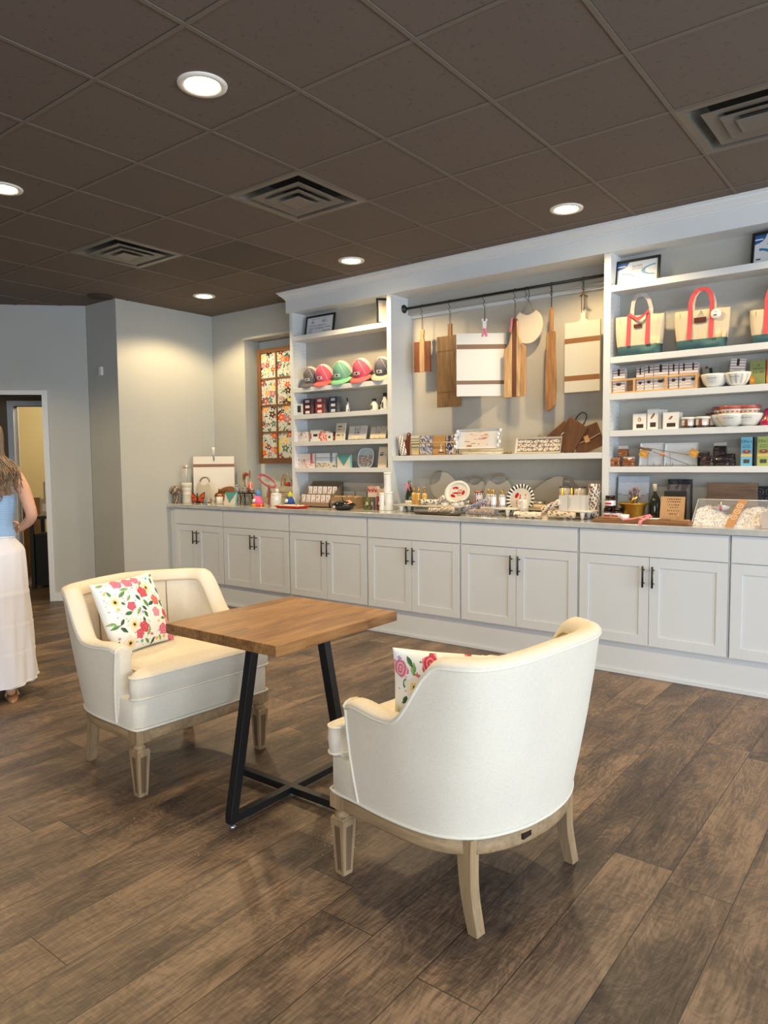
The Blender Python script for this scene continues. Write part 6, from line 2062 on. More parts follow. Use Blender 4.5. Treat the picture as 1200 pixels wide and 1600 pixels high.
m_ = MB(); m_.lathe([(.042, .026), (.042, .046), (.036, .052), (.0001, .0525)], S(190, 186, 176), 'metal', 26); m_.build('lid', t)
rolled('blue striped towel slanting across the gap beside the left tray', 724, 798, 762, 780, .016, 4.80, 7, S(150, 150, 170), (S(96, 100, 130), S(206, 200, 206)))
rolled('blue and tan patterned towel bundle lying between the trays', 733, 800, 772, 800, .021, 4.73, 8, S(150, 136, 130), (S(96, 100, 130), S(190, 160, 130)))


def folded(label, px0, px1, Y, h_, seed, base, inks, dpt=.09, rz=0, z=0, rad=.012):
    x0_, w_, _ = fit(px0, px1, 780, Y, CT)
    f_ = blotch(seed, base, inks, 30, .03, .10, 1.0)
    m_ = MB(); n_ = 20; vs = []; fs = []; cols = []
    prof_ = []
    for k in range(13):
        a = -PI / 2 + PI * k / 12; prof_.append((-dpt / 2 - rad * 0 + (-math.cos(a)) * h_ / 2, h_ / 2 + math.sin(a) * h_ / 2))
    for k in range(5):
        prof_.append((-dpt / 2 + dpt * (k + 1) / 5, h_ - .002 * k))
    prof_ += [(dpt / 2, 0)]
    for i in range(n_ + 1):
        for p in prof_:
            vs.append((-w_ / 2 + w_ * i / n_, p[0], p[1] + .002 * math.sin(i * 1.1) * (p[1] > .01)))
    P_ = len(prof_)
    for i in range(n_):
        for k in range(P_ - 1):
            fs.append((i * P_ + k, (i + 1) * P_ + k, (i + 1) * P_ + k + 1, i * P_ + k + 1)); cols.append(f_(i / n_, k / P_))
        fs.append((i * P_ + P_ - 1, (i + 1) * P_ + P_ - 1, (i + 1) * P_, i * P_)); cols.append(base)
    fs.append(tuple(range(P_ - 1, -1, -1))); cols.append(base); fs.append(tuple(n_ * P_ + k for k in range(P_))); cols.append(base)
    m_.add(vs, fs, cols, 'cloth', True)
    return solo(m_, 'folded_towel', label, 'towel', (x0_, Y, Zc + z), rz, group='patterned rolled and folded towels')


folded('cream folded towel with dark sketch pattern in front of the flat board', 809, 852, 4.76, .045, 60, S(224, 208, 188), [S(110, 84, 84), S(150, 110, 96), S(80, 66, 76)])
rolled('cream roll with dark flourishes slanting up to the white boxes', 848, 797, 874, 784, .022, 4.80, 10, S(216, 204, 190), (S(90, 76, 88), S(150, 110, 90)))
rolled('beige striped roll at the counter edge below the right footed tray', 857, 803, 898, 805, .022, 4.71, 9, S(206, 188, 160), (S(140, 120, 100), S(90, 80, 80)))
# white boxes with gold tops
carton('white_gift_box', 'left glossy white box on the right footed tray', 'box', 873, 887, 774, 4.80, ZT - .001, .07, bands(base=S(206, 204, 196)), side=S(206, 204, 198), nx=2, nz=2, mat='gloss')
carton('white_gift_box', 'wide glossy white ribbed box on the right footed tray', 'box', 888, 914, 774, 4.80, ZT - .001, .07, lambda u, v: S(190, 184, 172) if (.03 < u < .14 and .15 < v < .85) or .70 < u < .72 else S(212, 208, 200), side=S(206, 200, 190), nx=30, nz=6, mat='gloss')
for px, lab in ((879, 'gold atomiser standing behind the left white box'), (893, 'gold atomiser standing behind the wide white box')):
    m_ = MB(); m_.lathe([(.012, 0), (.012, .11), (.0075, .112), (.0075, .150), (.0001, .151)], S(206, 170, 80), 'metal', 14); solo(m_, 'gold_atomiser', lab, 'bottle', (x_at(px, 4.885, ZT), 4.888, ZT), group='gold atomisers')
for px, lab in ((889, 'left frosted jar on the dark ledge at the back right of the alcove'), (912, 'right frosted jar on the dark ledge at the back right of the alcove')):
    t = thing('frosted_jar', lab, 'jar', (x_at(px, 5.13, 1.12), 5.06, CT + .1205), group='frosted jars at the back of the alcove')
    m_ = MB(); m_.lathe([(.04, 0), (.043, .004), (.043, .09)], S(176, 168, 156), 'gloss', 20, colf=lambda i, k: S(176, 168, 156) if (k * 7) % 5 else S(200, 194, 184)); m_.build('jar_body', t)
    m_ = MB(); m_.lathe([(.045, .09), (.045, .098), (.0001, .1)], S(84, 72, 62), 'satin', 20); m_.build('lid', t)
m_ = MB(); m_.bbox(-.13, .13, -.06, .06, 0, .12, S(90, 76, 62), 'woodx'); solo(m_, 'wooden_riser', 'dark wooden riser behind the white boxes', 'riser', (x_at(900, 5.10, CT), 5.07, Zc), bevel=.002)
m_ = MB(); f_ = lambda i, k: S(84, 70, 70) if math.sin(i * 2.3 + k * 1.9) + math.sin(i * 1.1 - k * 2.7) > .5 else (S(150, 100, 84) if (i + k) % 7 == 0 else S(220, 208, 194))
m_.lathe([(.034, 0), (.038, .01)] + [(.040, .01 + .012 * k) for k in range(1, 19)] + [(.036, .245)], WHITE, 'satin', 26, colf=f_, M=R4(.03, 4, 'Y'))
solo(m_, 'patterned_tumbler', 'tall white cylinder with dark swirling pattern beside the right divider', 'tumbler', (x_at(925.5, 4.90, ZT), 4.905, CT + .0012 ) if False else (x_at(925.5, 4.93, CT), 4.945, Zc))
m_ = MB(); m_.lathe([(.02, 0), (.02, .14), (.012, .16), (.012, .19)], S(90, 96, 84), 'gloss', 14); solo(m_, 'dark_bottle', 'dark slim bottle between the swirl-patterned cylinder and the divider', 'bottle', (x_at(933.5, 4.97, CT), 5.03, Zc))
# ------------------------------------------------------------------ right counter
t = thing('long_wooden_board', 'long brown wooden serving board at the counter edge below the brass mortar', 'serving board', (x_at(1003, 4.70, CT), 4.72, Zc))
x0_, w_, _ = fit(929, 1078, 806, 4.70, CT)
m_ = MB(); m_.bbox(-w_ / 2, w_ / 2, -.09, .09, 0, .022, S(140, 96, 60), 'woodx'); m_.build('board', t, bevel=.003)
ZW = CT + .0232


def jam(label, px, Y, z):
    t = thing('jam_jar', label, 'jar', (x_at(px, Y, z), Y, z), group='dark jars with red-striped labels')
    m_ = MB(); m_.lathe([(.034, 0), (.037, .004), (.037, .016), (.037, .05), (.037, .058), (.03, .066)], S(60, 30, 30), 'gloss', 24, colf=lambda i, k: S(224, 220, 220) if (i == 2) else S(52, 26, 28)); m_.build('jar_body', t)
    m_ = MB(); m_.lathe([(.033, .066), (.0335, .08), (.030, .083), (.0001, .0835)], S(70, 62, 58), 'metal', 22); m_.build('lid', t)
    m_ = MB(); m_.face(-.022, .022, .024, .036, -.0376, 3, 3, bands(base=S(190, 44, 56))); o = m_.build('label', t); o['label'] = 'red stripe label'


jam('dark jar with red label stripe, lower left of three', 951, 4.86, CT + .0005)
jam('dark jar with red label stripe, lower right of three', 963.5, 4.845, CT + .0005)
jam('dark jar with red label stripe, on top of the other two', 953.5, 4.855, CT + .0845)
t = thing('brass_mortar', 'brass mortar bowl with pestle and dried sprigs', 'mortar', (x_at(987, 4.90, CT), 4.92, Zc))
m_ = MB(); m_.lathe([(.062, 0), (.066, .006), (.070, .02), (.082, .095), (.098, .11), (.100, .118), (.094, .118), (.078, .10), (.05, .03)], S(190, 154, 70), 'brushed', 36); m_.build('bowl', t)
m_ = MB(); m_.tube([(-.03, 0, .09), (.0, -.01, .13), (.035, -.02, .165)], .012, S(214, 184, 90), 'metal', 10); m_.build('pestle', t)
rd = random.Random(12)
m_ = MB()
for k in range(16):
    a = rd.uniform(0, 2 * PI); q = rd.uniform(.0, .05)
    p0 = Vector((q * .5 * math.cos(a), q * .5 * math.sin(a), .08)); p1 = Vector((q * math.cos(a) + .01, q * math.sin(a), rd.uniform(.15, .21)))
    m_.tube([p0, p1], .0018, S(110, 96, 90), 'matte', 4); m_.ball(tuple(p1), (.010, .010, .018), rd.choice([S(130, 110, 116), S(150, 130, 136), S(100, 86, 90)]), 'matte', 7, 5)
o = m_.build('dried_sprigs', t); o['kind'] = 'stuff'
xc, w_, h_ = fit(966, 1014, 744, 5.14, CT)
m_ = MB(); m_.bbox(-w_ / 2, w_ / 2, .0005, .012, 0, h_, S(170, 176, 184), 'satin'); m_.face(-w_ / 2, w_ / 2, 0, h_, 0, 30, 34, lambda u, v: S(140, 140, 146) if abs(v - .58 + .05 * math.sin(u * 3)) < .012 else S(182, 190, 202) if v > .55 else S(160, 166, 172))
solo(m_, 'picture_board', 'pale blue-grey picture panel leaning behind the brass mortar', 'picture', (xc, 5.105, Zc), rot=(-.12, 0, 0))
t = thing('dark_bottle', 'dark green slim bottle with pale neck between the picture panel and the kraft sign', 'bottle', (x_at(1022.5, 5.0, CT), 5.0, Zc))
m_ = MB(); m_.lathe([(.036, 0), (.038, .006), (.038, .125), (.024, .16), (.013, .18), (.012, .195)], S(36, 40, 34), 'gloss', 20); m_.build('glass', t)
m_ = MB(); m_.lathe([(.0135, .195), (.0135, .245), (.0001, .246)], S(180, 170, 150), 'satin', 14); m_.build('neck_wrap', t)


def fn_bless(u, v):
    for k, (vr, a, b) in enumerate(((.90, .22, .85), (.80, .26, .82), (.68, .3, .8), (.57, .38, .72), (.44, .3, .78), (.33, .36, .72))):
        if abs(v - vr) < .024 and a < u < b and math.sin(u * 70 + k * 3) > -.5: return S(110, 76, 46)
    return S(186, 148, 106)


carton('kraft_sign', 'kraft card sign with printed lines propped on the long board', 'sign', 1030, 1068, 776, 4.86, CT, .006, fn_bless, side=S(170, 132, 92), nx=44, nz=40, tilt=.18, mat='matte')
for lab, a, b, pyt, Y, col, fn in (('black gift tin behind the kraft sign', 1037, 1070, 768, 5.0, S(36, 38, 36), bands((.72, .8, S(206, 204, 190), .3, .45), base=S(40, 42, 40))),
                               ('grey patterned carton behind the black gift tin', 1041, 1076, 757, 5.06, S(96, 88, 84), lambda u, v, f=blotch(61, S(120, 108, 100), [S(80, 74, 72), S(150, 136, 126)], 30, .06, .14): S(206, 206, 196) if (.35 < u < .7 and .58 < v < .68) else f(u, v)),
                               ('black floral carton at the back behind the kraft sign', 1043, 1079, 749, 5.12, S(30, 32, 34), blotch(62, S(34, 34, 38), [S(80, 78, 80), S(60, 60, 64)], 26, .05, .12))):
    carton('gift_carton', lab, 'box', a, b, pyt, Y, CT, .035, fn, side=col, nx=30, nz=30, group='dark cartons behind the kraft sign')
t = thing('ramekin', 'tiny white fluted ramekin at the front of the long board', 'ramekin', (x_at(976, 4.67, ZW), 4.67, ZW))
m_ = MB(); m_.lathe([(.026, 0), (.028, .004), (.030, .032), (.027, .032), (.024, .006), (.0001, .006)], WHITE, 'gloss', 26, colf=lambda i, k: S(226, 228, 230) if k % 2 else S(206, 208, 212)); m_.build('dish', t)
m_ = MB(); m_.tube([(-.09, 0, .006), (0, .0, .008), (.05, 0, .008)], .006, S(196, 160, 120), 'woodx', 8, ); m_.ball((.062, 0, .008), (.02, .014, .006), S(196, 160, 120), 'woodx')
solo(m_, 'wooden_spoon', 'small wooden spoon on the left end of the long board', 'spoon', (x_at(957, 4.69, ZW), 4.68, ZW), rz=-.1)
m_ = MB(); m_.tube([(-.11, 0, .006), (.02, 0, .007)], .006, S(222, 216, 196), 'gloss', 8); m_.box((.06, 0, .006), (.09, .022, .004), S(190, 192, 196), 'metal')
solo(m_, 'spreader', 'cream-handled spreader knife on the long board beside the pink ribbon', 'knife', (x_at(1025, 4.72, ZW), 4.73, ZW), rz=.03)
m_ = MB(); m_.box((0, 0, .006), (.12, .012, .010), S(206, 166, 120), 'woodx'); m_.tube([(-.02, .01, .01), (-.02, .01, .045)], .005, S(206, 170, 126), 'woodz', 8)
solo(m_, 'wooden_stirrer', 'pale wooden dipper lying at the right end of the long board', 'utensil', (x_at(1062, 4.70, ZW), 4.71, ZW), rz=-.2)
m_ = MB(); pk = S(226, 130, 146)
m_.strap(catmull([(-.10, -.03, .002), (-.04, -.02, .014), (.02, -.01, .026), (.05, .0, .040), (.062, -.01, .030), (.055, -.03, .014), (.03, -.05, .006), (.012, -.075, .006), (.008, -.088, -.004), (.006, -.091, -.03)], 4), .020, .0014, pk, (0, .6, .8)) if False else None
m_.strap([(-.13, -.035, .001), (-.07, -.03, .008), (-.01, -.02, .024), (.03, -.01, .036), (.048, -.015, .03), (.04, -.03, .016)], .018, .0014, pk, (0, 1, .4))
m_.strap([(.035, -.02, .034), (.022, -.045, .016), (.008, -.062, .007), (.002, -.075, .004), (-.002, -.086, -.010), (-.004, -.088, -.022)], .022, .0014, pk, (1, 0, 0))
m_.ball((.036, -.018, .03), (.010, .008, .012), pk, 'cloth', 8, 6)
solo(m_, 'ribbon_bow', 'pink ribbon bow draped over the front edge of the long board', 'ribbon', (x_at(1008, 4.68, ZW), 4.672, ZW))
# clear bin of crinkle
x0_, w_, _ = fit(1081, 1194, 810, 4.72, CT)
t = thing('clear_bin', 'clear angled bin of white crinkle filler at the right end of the counter', 'bin', (x0_, 4.70, Zc))
hw = w_ / 2
m_ = MB(); CLR = S(226, 230, 232)
fr = [(-hw, 0, 0), (hw, 0, 0), (hw, .16, .155), (-hw, .16, .155), (-hw, .19, 0), (hw, .19, 0), (-hw, .19, .155), (hw, .19, .155)]
m_.add(fr, [(0, 1, 2, 3), (4, 6, 7, 5), (0, 3, 6, 4), (1, 5, 7, 2)], CLR, 'film'); m_.build('clear_walls', t)
m_ = MB()
for a, b in ((0, 1), (1, 2), (2, 3), (3, 0), (3, 6), (2, 7), (6, 7)):
    m_.tube([fr[a], fr[b]], .0022, S(206, 210, 212), 'gloss', 6)
m_.build('edges', t)
m_ = MB(); rq = random.Random(15); cw = [S(232, 228, 226), S(206, 196, 196), S(222, 214, 212), S(186, 174, 176), S(240, 238, 236)]
nx_, ny_ = 70, 26; vs = []; fs = []; cols = []
for j in range(ny_ + 1):
    for i in range(nx_ + 1):
        u, v = i / nx_, j / ny_
        top = .112 * (1 - .30 * math.exp(-((u - .44) / .10) ** 2)) * (.85 + .15 * math.sin(u * 9))
        zz = min(v * .155 / .16 * .16, top) if v < .75 else top * (1 - (v - .75) * .5)
        zz = min(v * .16, top) + rq.uniform(-.004, .004)
        vs.append((-hw + .006 + u * (2 * hw - .012), .012 + v * .165 + (0 if v * .16 < top else .0), max(.001, zz - .002)))
for j in range(ny_):
    for i in range(nx_):
        a = j * (nx_ + 1) + i
        fs.append((a, a + 1, a + nx_ + 2, a + nx_ + 1)); cols.append(rq.choice(cw))
m_.add(vs, fs, cols, 'satin')
for k in range(420):
    i = rq.randrange(nx_ + 1); j = rq.randrange(ny_ + 1); p = Vector(vs[j * (nx_ + 1) + i])
    a = rq.uniform(0, PI); dv = Vector((math.cos(a) * .008, rq.uniform(-.003, .003), math.sin(a) * .006)); n2 = Vector((-math.sin(a) * .002, 0, math.cos(a) * .002))
    q = p + Vector((0, -.001, .003))
    if q.y > .012 and q.z < q.y * .95 and abs(q.x) < hw - .012:
        m_.add([q - dv - n2, q + dv - n2, q + dv + n2, q - dv + n2], [(0, 1, 2, 3)], rq.choice(cw), 'gloss')
o = m_.build('crinkle_filler', t); o['kind'] = 'stuff'
m_ = MB(); L_ = math.hypot(.16, .155); sl = math.atan2(.155, .16)
Mk = Matrix.Translation((0, -.0025, 0.001)) @ R4(sl - PI / 2, 4, 'X')
kx0, kx1 = x_at(1132, 4.70, CT) - x0_, x_at(1146, 4.70, CT) - x0_
KC = S(176, 128, 84)
m_.add([(kx0, -.0, 0), (kx1, 0, 0), (kx1 + .045, 0, L_), (kx0 + .045, 0, L_)], [(0, 1, 2, 3)], KC, 'matte', False, Mk)
for q in (.35, .56, .77):
    cxk = (kx0 + kx1) / 2 + .045 * q; czk = L_ * q
    m_.tube([(cxk + .017 * math.cos(a), -.0006, czk + .017 * math.sin(a)) for a in [2 * PI * k / 20 for k in range(20)]], .0014, S(232, 222, 206), 'matte', 4, Mk, closed=True)
    m_.tube([(cxk - .006, -.0006, czk - .004), (cxk + .006, -.0006, czk + .005)], .0016, S(232, 222, 206), 'matte', 4, Mk)
o = m_.build('kraft_label', t, solid=.001); o['label'] = 'kraft strip with three white ring icons'
t = thing('glass_dish', 'small clear lidded dish of sweets inside the bin, upper middle', 'dish', (x_at(1126, 4.82, 1.1), 4.835, CT + .09))
m_ = MB(); m_.lathe([(.03, 0), (.05, .01), (.052, .03)], S(170, 160, 160), 'gloss', 20, colf=lambda i, k: S(196, 90, 100) if k % 5 == 0 else S(190, 184, 184)); m_.build('dish_body', t)
m_ = MB(); m_.lathe([(.053, .03), (.04, .036), (.006, .038), (.012, .05), (.0001, .055)], S(206, 204, 206), 'metal', 20); m_.build('lid', t)
m_ = MB(); x1_, w1_, h1_ = fit(1104, 1182, 755, 5.06, CT); m_.bbox(-w1_ / 2, w1_ / 2, 0, .03, 0, h1_, S(116, 92, 74), 'woodx')
solo(m_, 'weathered_board', 'weathered brown wooden panel standing behind the clear bin', 'board', (x1_, 5.06, Zc), bevel=.002)
rope_board('round pale board with rope handle behind the weathered panel', 1140, 740, 5.13, .125, -75, 1.0, S(190, 184, 172), .30, name='rope_handled_board')
t = thing('muffin_tin', 'black floral-moulded baking tin standing at the right picture edge', 'baking tin', (x_at(1200, 5.08, CT), 5.08, Zc), rot=(-.1, 0, 0))
m_ = MB(); m_.bbox(-.09, .09, 0, .012, 0, .235, S(34, 36, 42), 'gloss'); m_.build('pan', t, bevel=.006)
for i in range(3):
    for j in range(4):
        m_ = MB(); m_.tube([(-.055 + i * .055 + .020 * math.cos(a), -.002, .035 + j * .055 + .020 * math.sin(a)) for a in [2 * PI * k / 16 for k in range(16)]], .0035, S(70, 74, 84), 'gloss', 5, closed=True); m_.ball((-.055 + i * .055, -.001, .035 + j * .055), (.008, .004, .008), S(60, 64, 72), 'gloss', 8, 5)
        m_.build('cup', t)
m_ = MB(); m_.bbox(-.05, .05, 0, .06, 0, .12, S(206, 196, 190), 'film'); m_.bbox(-.045, .045, .005, .055, .001, .10, S(206, 190, 182), 'satin')
solo(m_, 'cellophane_bag', 'pale cellophane gift bag cut by the right picture edge on the counter', 'bag', (x_at(1204, 4.68, CT), 4.665, Zc))

# ------------------------------------------------------------------ right shelf unit: tote bags
Z2 = 2.121
CORAL = S(200, 80, 86); CANV = S(206, 190, 162); TEAL = S(74, 108, 108)


def tote(label, px0, px1, pyt, Y, hz, tag=False, droop=False, rz=0):
    xc, w_, h_ = fit(px0, px1, pyt, Y, Z2)
    t = thing('tote_bag', label, 'bag', (xc, Y, Z2 + .001), rz, group='canvas tote bags with coral straps')
    d = .10
    W0, W1 = w_ * .47, w_ * .5

    def sec(z):
        f_ = z / h_; hw_ = W0 * .94 + (W1 - W0 * .94) * min(1, f_ * 2.5) - .004 * math.sin(f_ * 5)
        dd = d * (1 - .45 * f_)
        return hw_, dd
    m_ = MB(); lev = [0, .25 * h_, .25001 * h_, .5 * h_, .8 * h_, h_, h_, .75 * h_]
    vs = []; fs = []; cols = []; n_ = 24
    for li, z in enumerate(lev):
        hw_, dd = sec(z)
        if li >= 6:
            hw_ -= .003; dd -= .006
        for k in range(n_):
            a = 2 * PI * k / n_
            ca, sa = math.cos(a), math.sin(a)
            vs.append((hw_ * math.copysign(abs(ca) ** .35, ca), .0 + dd / 2 * math.copysign(abs(sa) ** .5, sa) + .003 * math.sin(k * 3 + li), z + (.004 * math.sin(a * 2) if li > 1 else 0)))
    for li in range(len(lev) - 1):
        for k in range(n_):
            fs.append((li * n_ + k, li * n_ + (k + 1) % n_, (li + 1) * n_ + (k + 1) % n_, (li + 1) * n_ + k)); cols.append(TEAL if li < 1 else CANV)
    fs.append(tuple(range(n_ - 1, -1, -1))); cols.append(TEAL)
    m_.add(vs, fs, cols, 'cloth', True); m_.build('bag_body', t)
    for sg, nm in ((-1, 'front'), (1, 'rear')):
        m_ = MB(); yy = lambda z: sg * (sec(min(z, h_))[1] / 2 + .003)
        a = w_ * .20; hh = hz
        if sg < 0 and droop:
            top = [(-a * .9, yy(h_) - .006, h_ + .012), (-a * .4, yy(h_) - .022, h_ - .012), (0, yy(h_) - .028, h_ - .03), (a * .5, yy(h_) - .02, h_ - .015), (a, yy(h_) - .004, h_ + .022)]
        else:
            top = [(-a, yy(h_), h_ + hh * .35), (-a * .82, yy(h_) * .6, h_ + hh * .72), (-a * .42, yy(h_) * .4, h_ + hh * .97), (0, yy(h_) * .3, h_ + hh), (a * .42, yy(h_) * .4, h_ + hh * .97), (a * .82, yy(h_) * .6, h_ + hh * .72), (a, yy(h_), h_ + hh * .35)]
        m_.strap([(-a, yy(0), .25 * h_), (-a, yy(h_ * .6) , .6 * h_), (-a, yy(h_), h_)] + top + [(a, yy(h_), h_), (a, yy(h_ * .6), .6 * h_), (a, yy(0), .25 * h_)], .026 if not (sg > 0) else .026, .0022, CORAL if sg < 0 else S(206, 150, 140), (1, 0, 0) if False else (0, 0, 1))
        m_ = MB()
        col_ = CORAL if (sg < 0) else S(196, 186, 176)
        path = [(-a, yy(0), .25 * h_), (-a, yy(h_ * .6), .6 * h_), (-a, yy(h_), h_)] + top + [(a, yy(h_), h_), (a, yy(h_ * .6), .6 * h_), (a, yy(0), .25 * h_)]
        path = [Vector(p) for p in path]; vs = []; fs = []; cl = []
        for i, p in enumerate(path):
            tg = (path[min(i + 1, len(path) - 1)] - path[max(i - 1, 0)]).normalized()
            wd = Vector((tg.z, 0, -tg.x)); wd = wd.normalized() if wd.length > .1 else Vector((1, 0, 0))
            if droop and sg < 0 and 2 < i < len(path) - 3:
                wd = Vector((0, .2, 1)).normalized() * (1 if tg.x > 0 else 1); wd = Vector((tg.z * .5, 0, 0)) + wd * .8
                wd.normalize(); wd = -wd
            vs += [p - wd * .0135 + Vector((0, -.0012 * sg * -1, 0)), p + wd * .0135 + Vector((0, -.0012 * sg * -1, 0)), p + wd * .0135 + Vector((0, .0012 * sg * -1, 0)), p - wd * .0135 + Vector((0, .0012 * sg * -1, 0))]
        for i in range(len(path) - 1):
            for k in range(4):
                fs.append((i * 4 + k, i * 4 + (k + 1) % 4, i * 4 + 4 + (k + 1) % 4, i * 4 + 4 + k)); cl.append(col_)
        m_.add(vs, fs, cl, 'cloth'); m_.build('strap', t)
    m_ = MB(); yl = -(sec(h_ * .7)[1] / 2 + .007)
    hs = .022 if not droop else .016
    m_.bbox(-.040 * (hs / .022), .035 * (hs / .022), yl, yl + .003, h_ * .73 - hs * .8, h_ * .73 + hs * .8, S(84, 40, 28), 'leather'); m_.build('leather_patch', t)
    if tag:
        m_ = MB(); Ml = Matrix.Translation((w_ * .28, -(sec(h_ * .9)[1] / 2 + .014), h_ * .84)) @ R4(PI / 2, 4, 'X'); m_.lathe([(.0001, .002), (.031, .002), (.032, 0), (.031, -.0015), (.0001, -.0015)], S(232, 228, 218), 'satin', 30, Ml)
        m_.tube([(w_ * .28, -(sec(h_)[1] / 2 + .012), h_ * .84 + .03), (w_ * .26, -(sec(h_)[1] / 2 + .006), h_ + .03)], .001, S(226, 220, 206), 'matte', 4)
        m_.box((w_ * .28 - .004, -(sec(h_ * .9)[1] / 2 + .0168), h_ * .84 - .008), (.02, .0008, .007), S(70, 60, 54)); m_.box((w_ * .28, -(sec(h_ * .9)[1] / 2 + .0168), h_ * .84 + .012), (.014, .0008, .003), S(110, 100, 96)); m_.build('round_tag', t)
    return t


tote('left canvas tote bag with one coral strap drooping over its front', 963, 1037, 494, 5.065, .145, droop=True)
tote('middle canvas tote bag with coral straps and a round white tag', 1055, 1139, 485, 5.055, .135, tag=True)
tote('right canvas tote bag cut by the picture edge', 1172, 1262, 482, 5.055, .16)

# third shelf: wooden crate rack with packets
x0_, w_, _ = fit(954, 1091, 590, 5.05, Z3)
t = thing('packet_rack', 'long pale wooden rack of striped packets below the tote bags', 'rack', (x0_, 5.03, Z3 + .0005))
PN = S(222, 176, 120); hw = w_ / 2
m_ = MB()
m_.bbox(-hw, hw, 0, .010, 0, .014, PN, 'woodx'); m_.bbox(-hw, hw, 0, .010, .088, .102, PN, 'woodx')
for xx in (-hw, -hw + w_ * .28, -hw + w_ * .64, hw - .014):
    m_.bbox(xx, xx + .014, -.001, .011, 0, .102, PN, 'woodz')
m_.bbox(-hw, hw, .10, .11, 0, .102, PN, 'woodx'); m_.bbox(-hw, hw, .010, .10, 0, .008, PN, 'woodx'); m_.bbox(hw - .010, hw, .01, .10, 0, .102, PN, 'woody')
m_.build('rack', t, bevel=.001)


def packet_fn(seed):
    def fn(u, v):
        if .42 < u < .58 and v > .72: return S(44, 40, 42)
        if (u - .5) ** 2 / .045 + (v - .36) ** 2 / .004 < 1: return S(90, 56, 40)
        if .28 < u < .72 and .1 < v < .56: return S(196, 192, 190)
        if int(v * 26) % 3 == 0: return S(150, 132, 128)
        return S(222, 212, 206)
    return fn


pk = [(957, 976, 'striped coffee packet alone at the left end of the wooden rack'), (994, 1006, 'striped coffee packet second from the left in the wooden rack'), (1007, 1020, 'striped coffee packet third from the left in the wooden rack'), (1021, 1043, 'widest striped coffee packet at the centre of the wooden rack'), (1045, 1059, 'striped coffee packet right of the widest one'), (1061, 1075, 'striped coffee packet second from the right in the wooden rack'), (1075, 1090, 'striped coffee packet at the right end of the wooden rack')]
for k, (a, b, lab) in enumerate(pk):
    carton('coffee_packet', lab, 'packet', a, b, [577, 575, 572, 570, 569, 568, 567][k], 5.045, Z3 + .0085, .045, packet_fn(k), side=S(206, 196, 190), nx=22, nz=34, group='striped coffee packets in the wooden rack', rz=rk.uniform(-.05, .05))


def bowl(label, px, Y, z, r, h, name='bowl', pat=None, ribs=False, group=None):
    t = thing(name, label, 'bowl', (x_at(px, Y, z), Y, z + .0005), group=group)
    pr = [(r * .40, 0), (r * .44, .006)] + [(r * (.44 + .56 * math.sin(PI / 2 * k / 8) ** .9), .006 + (h - .006) * (1 - math.cos(PI / 2 * k / 8)) ** .8) for k in range(1, 9)] + [(r * 1.0, h), (r * .95, h - .002), (r * .8, h * .5), (r * .4, .012), (.0001, .010)]
    pr2 = [(q[0] * (1.03 if (q[1] > h * .78) else 1), q[1]) for q in pr[:-4]] + pr[-4:]
    m_ = MB(); m_.lathe(pr2, WHITE, 'gloss', 40, colf=pat or ((lambda i, k: S(226, 224, 216) if not (ribs and k % 3 == 0 and 2 < i < 8) else S(190, 186, 176)))); m_.build('bowl_body', t)
    if not pat:
        m_ = MB(); Mb = Matrix.Translation((0, 0, 0))
        for k in range(12):
            a = -PI / 2 - .35 + .06 * k
            if k in (4, 8): continue
            p = Vector((r * 1.0 * math.cos(a), r * 1.0 * math.sin(a), h * .66)); m_.box(tuple(p), (.0035, .002, .0035), S(110, 104, 100))
        m_.build('lettering', t)
    return t


BG = 'white lettered bowls on the right shelves'
bowl('white lettered bowl holding a grey packet, right of the wooden rack', 1116.5, 5.075, Z3, .083, .088, group=BG)
bowl('white ribbed bowl holding a striped packet on the shelf below the totes', 1152, 5.075, Z3, .080, .088, ribs=True, group=BG)
m_ = MB(); m_.face(-.05, .05, 0, .115, 0, 20, 14, bands((.5, 1, S(36, 34, 36), .38, .62), base=S(120, 126, 118)), 'satin'); m_.bbox(-.05, .05, .0005, .02, 0, .115, S(110, 116, 108), 'satin')
solo(m_, 'coffee_packet', 'grey-green packet standing in the lettered bowl', 'packet', (x_at(1113, 5.075, 1.9), 5.08, Z3 + .020), rot=(0, -.12, 0))
m_ = MB(); m_.face(-.045, .045, 0, .155, 0, 22, 26, packet_fn(3), 'satin'); m_.bbox(-.045, .045, .0005, .02, 0, .155, S(196, 186, 180), 'satin')
solo(m_, 'coffee_packet', 'striped packet tilted in the ribbed bowl', 'packet', (x_at(1149, 5.075, 1.9), 5.08, Z3 + .022), rot=(0, .10, 0))
m_ = MB(); m_.box((0, 0, .05), (.014, .004, .08), S(60, 54, 52)); solo(m_, 'black_marker', 'black slanted clip behind the ribbed bowl', 'clip', (x_at(1169, 5.12, 1.9), 5.13, Z3 + .055), rot=(0, .7, 0)) if False else None
t = thing('spoon_bundle', 'small bundle of wooden spoons standing between the rack and the lettered bowl', 'spoons', (x_at(1100, 5.10, Z3), 5.12, Z3 + .0005))
for dx, c in ((-.008, S(206, 150, 100)), (.006, S(120, 80, 54))):
    m_ = MB(); m_.tube([(dx, 0, 0), (dx * 1.6, 0, .10)], .004, c, 'woodz', 6); m_.ball((dx * 1.7, 0, .125), (.012, .005, .028), c, 'woodz', 8, 6); m_.build('spoon', t)


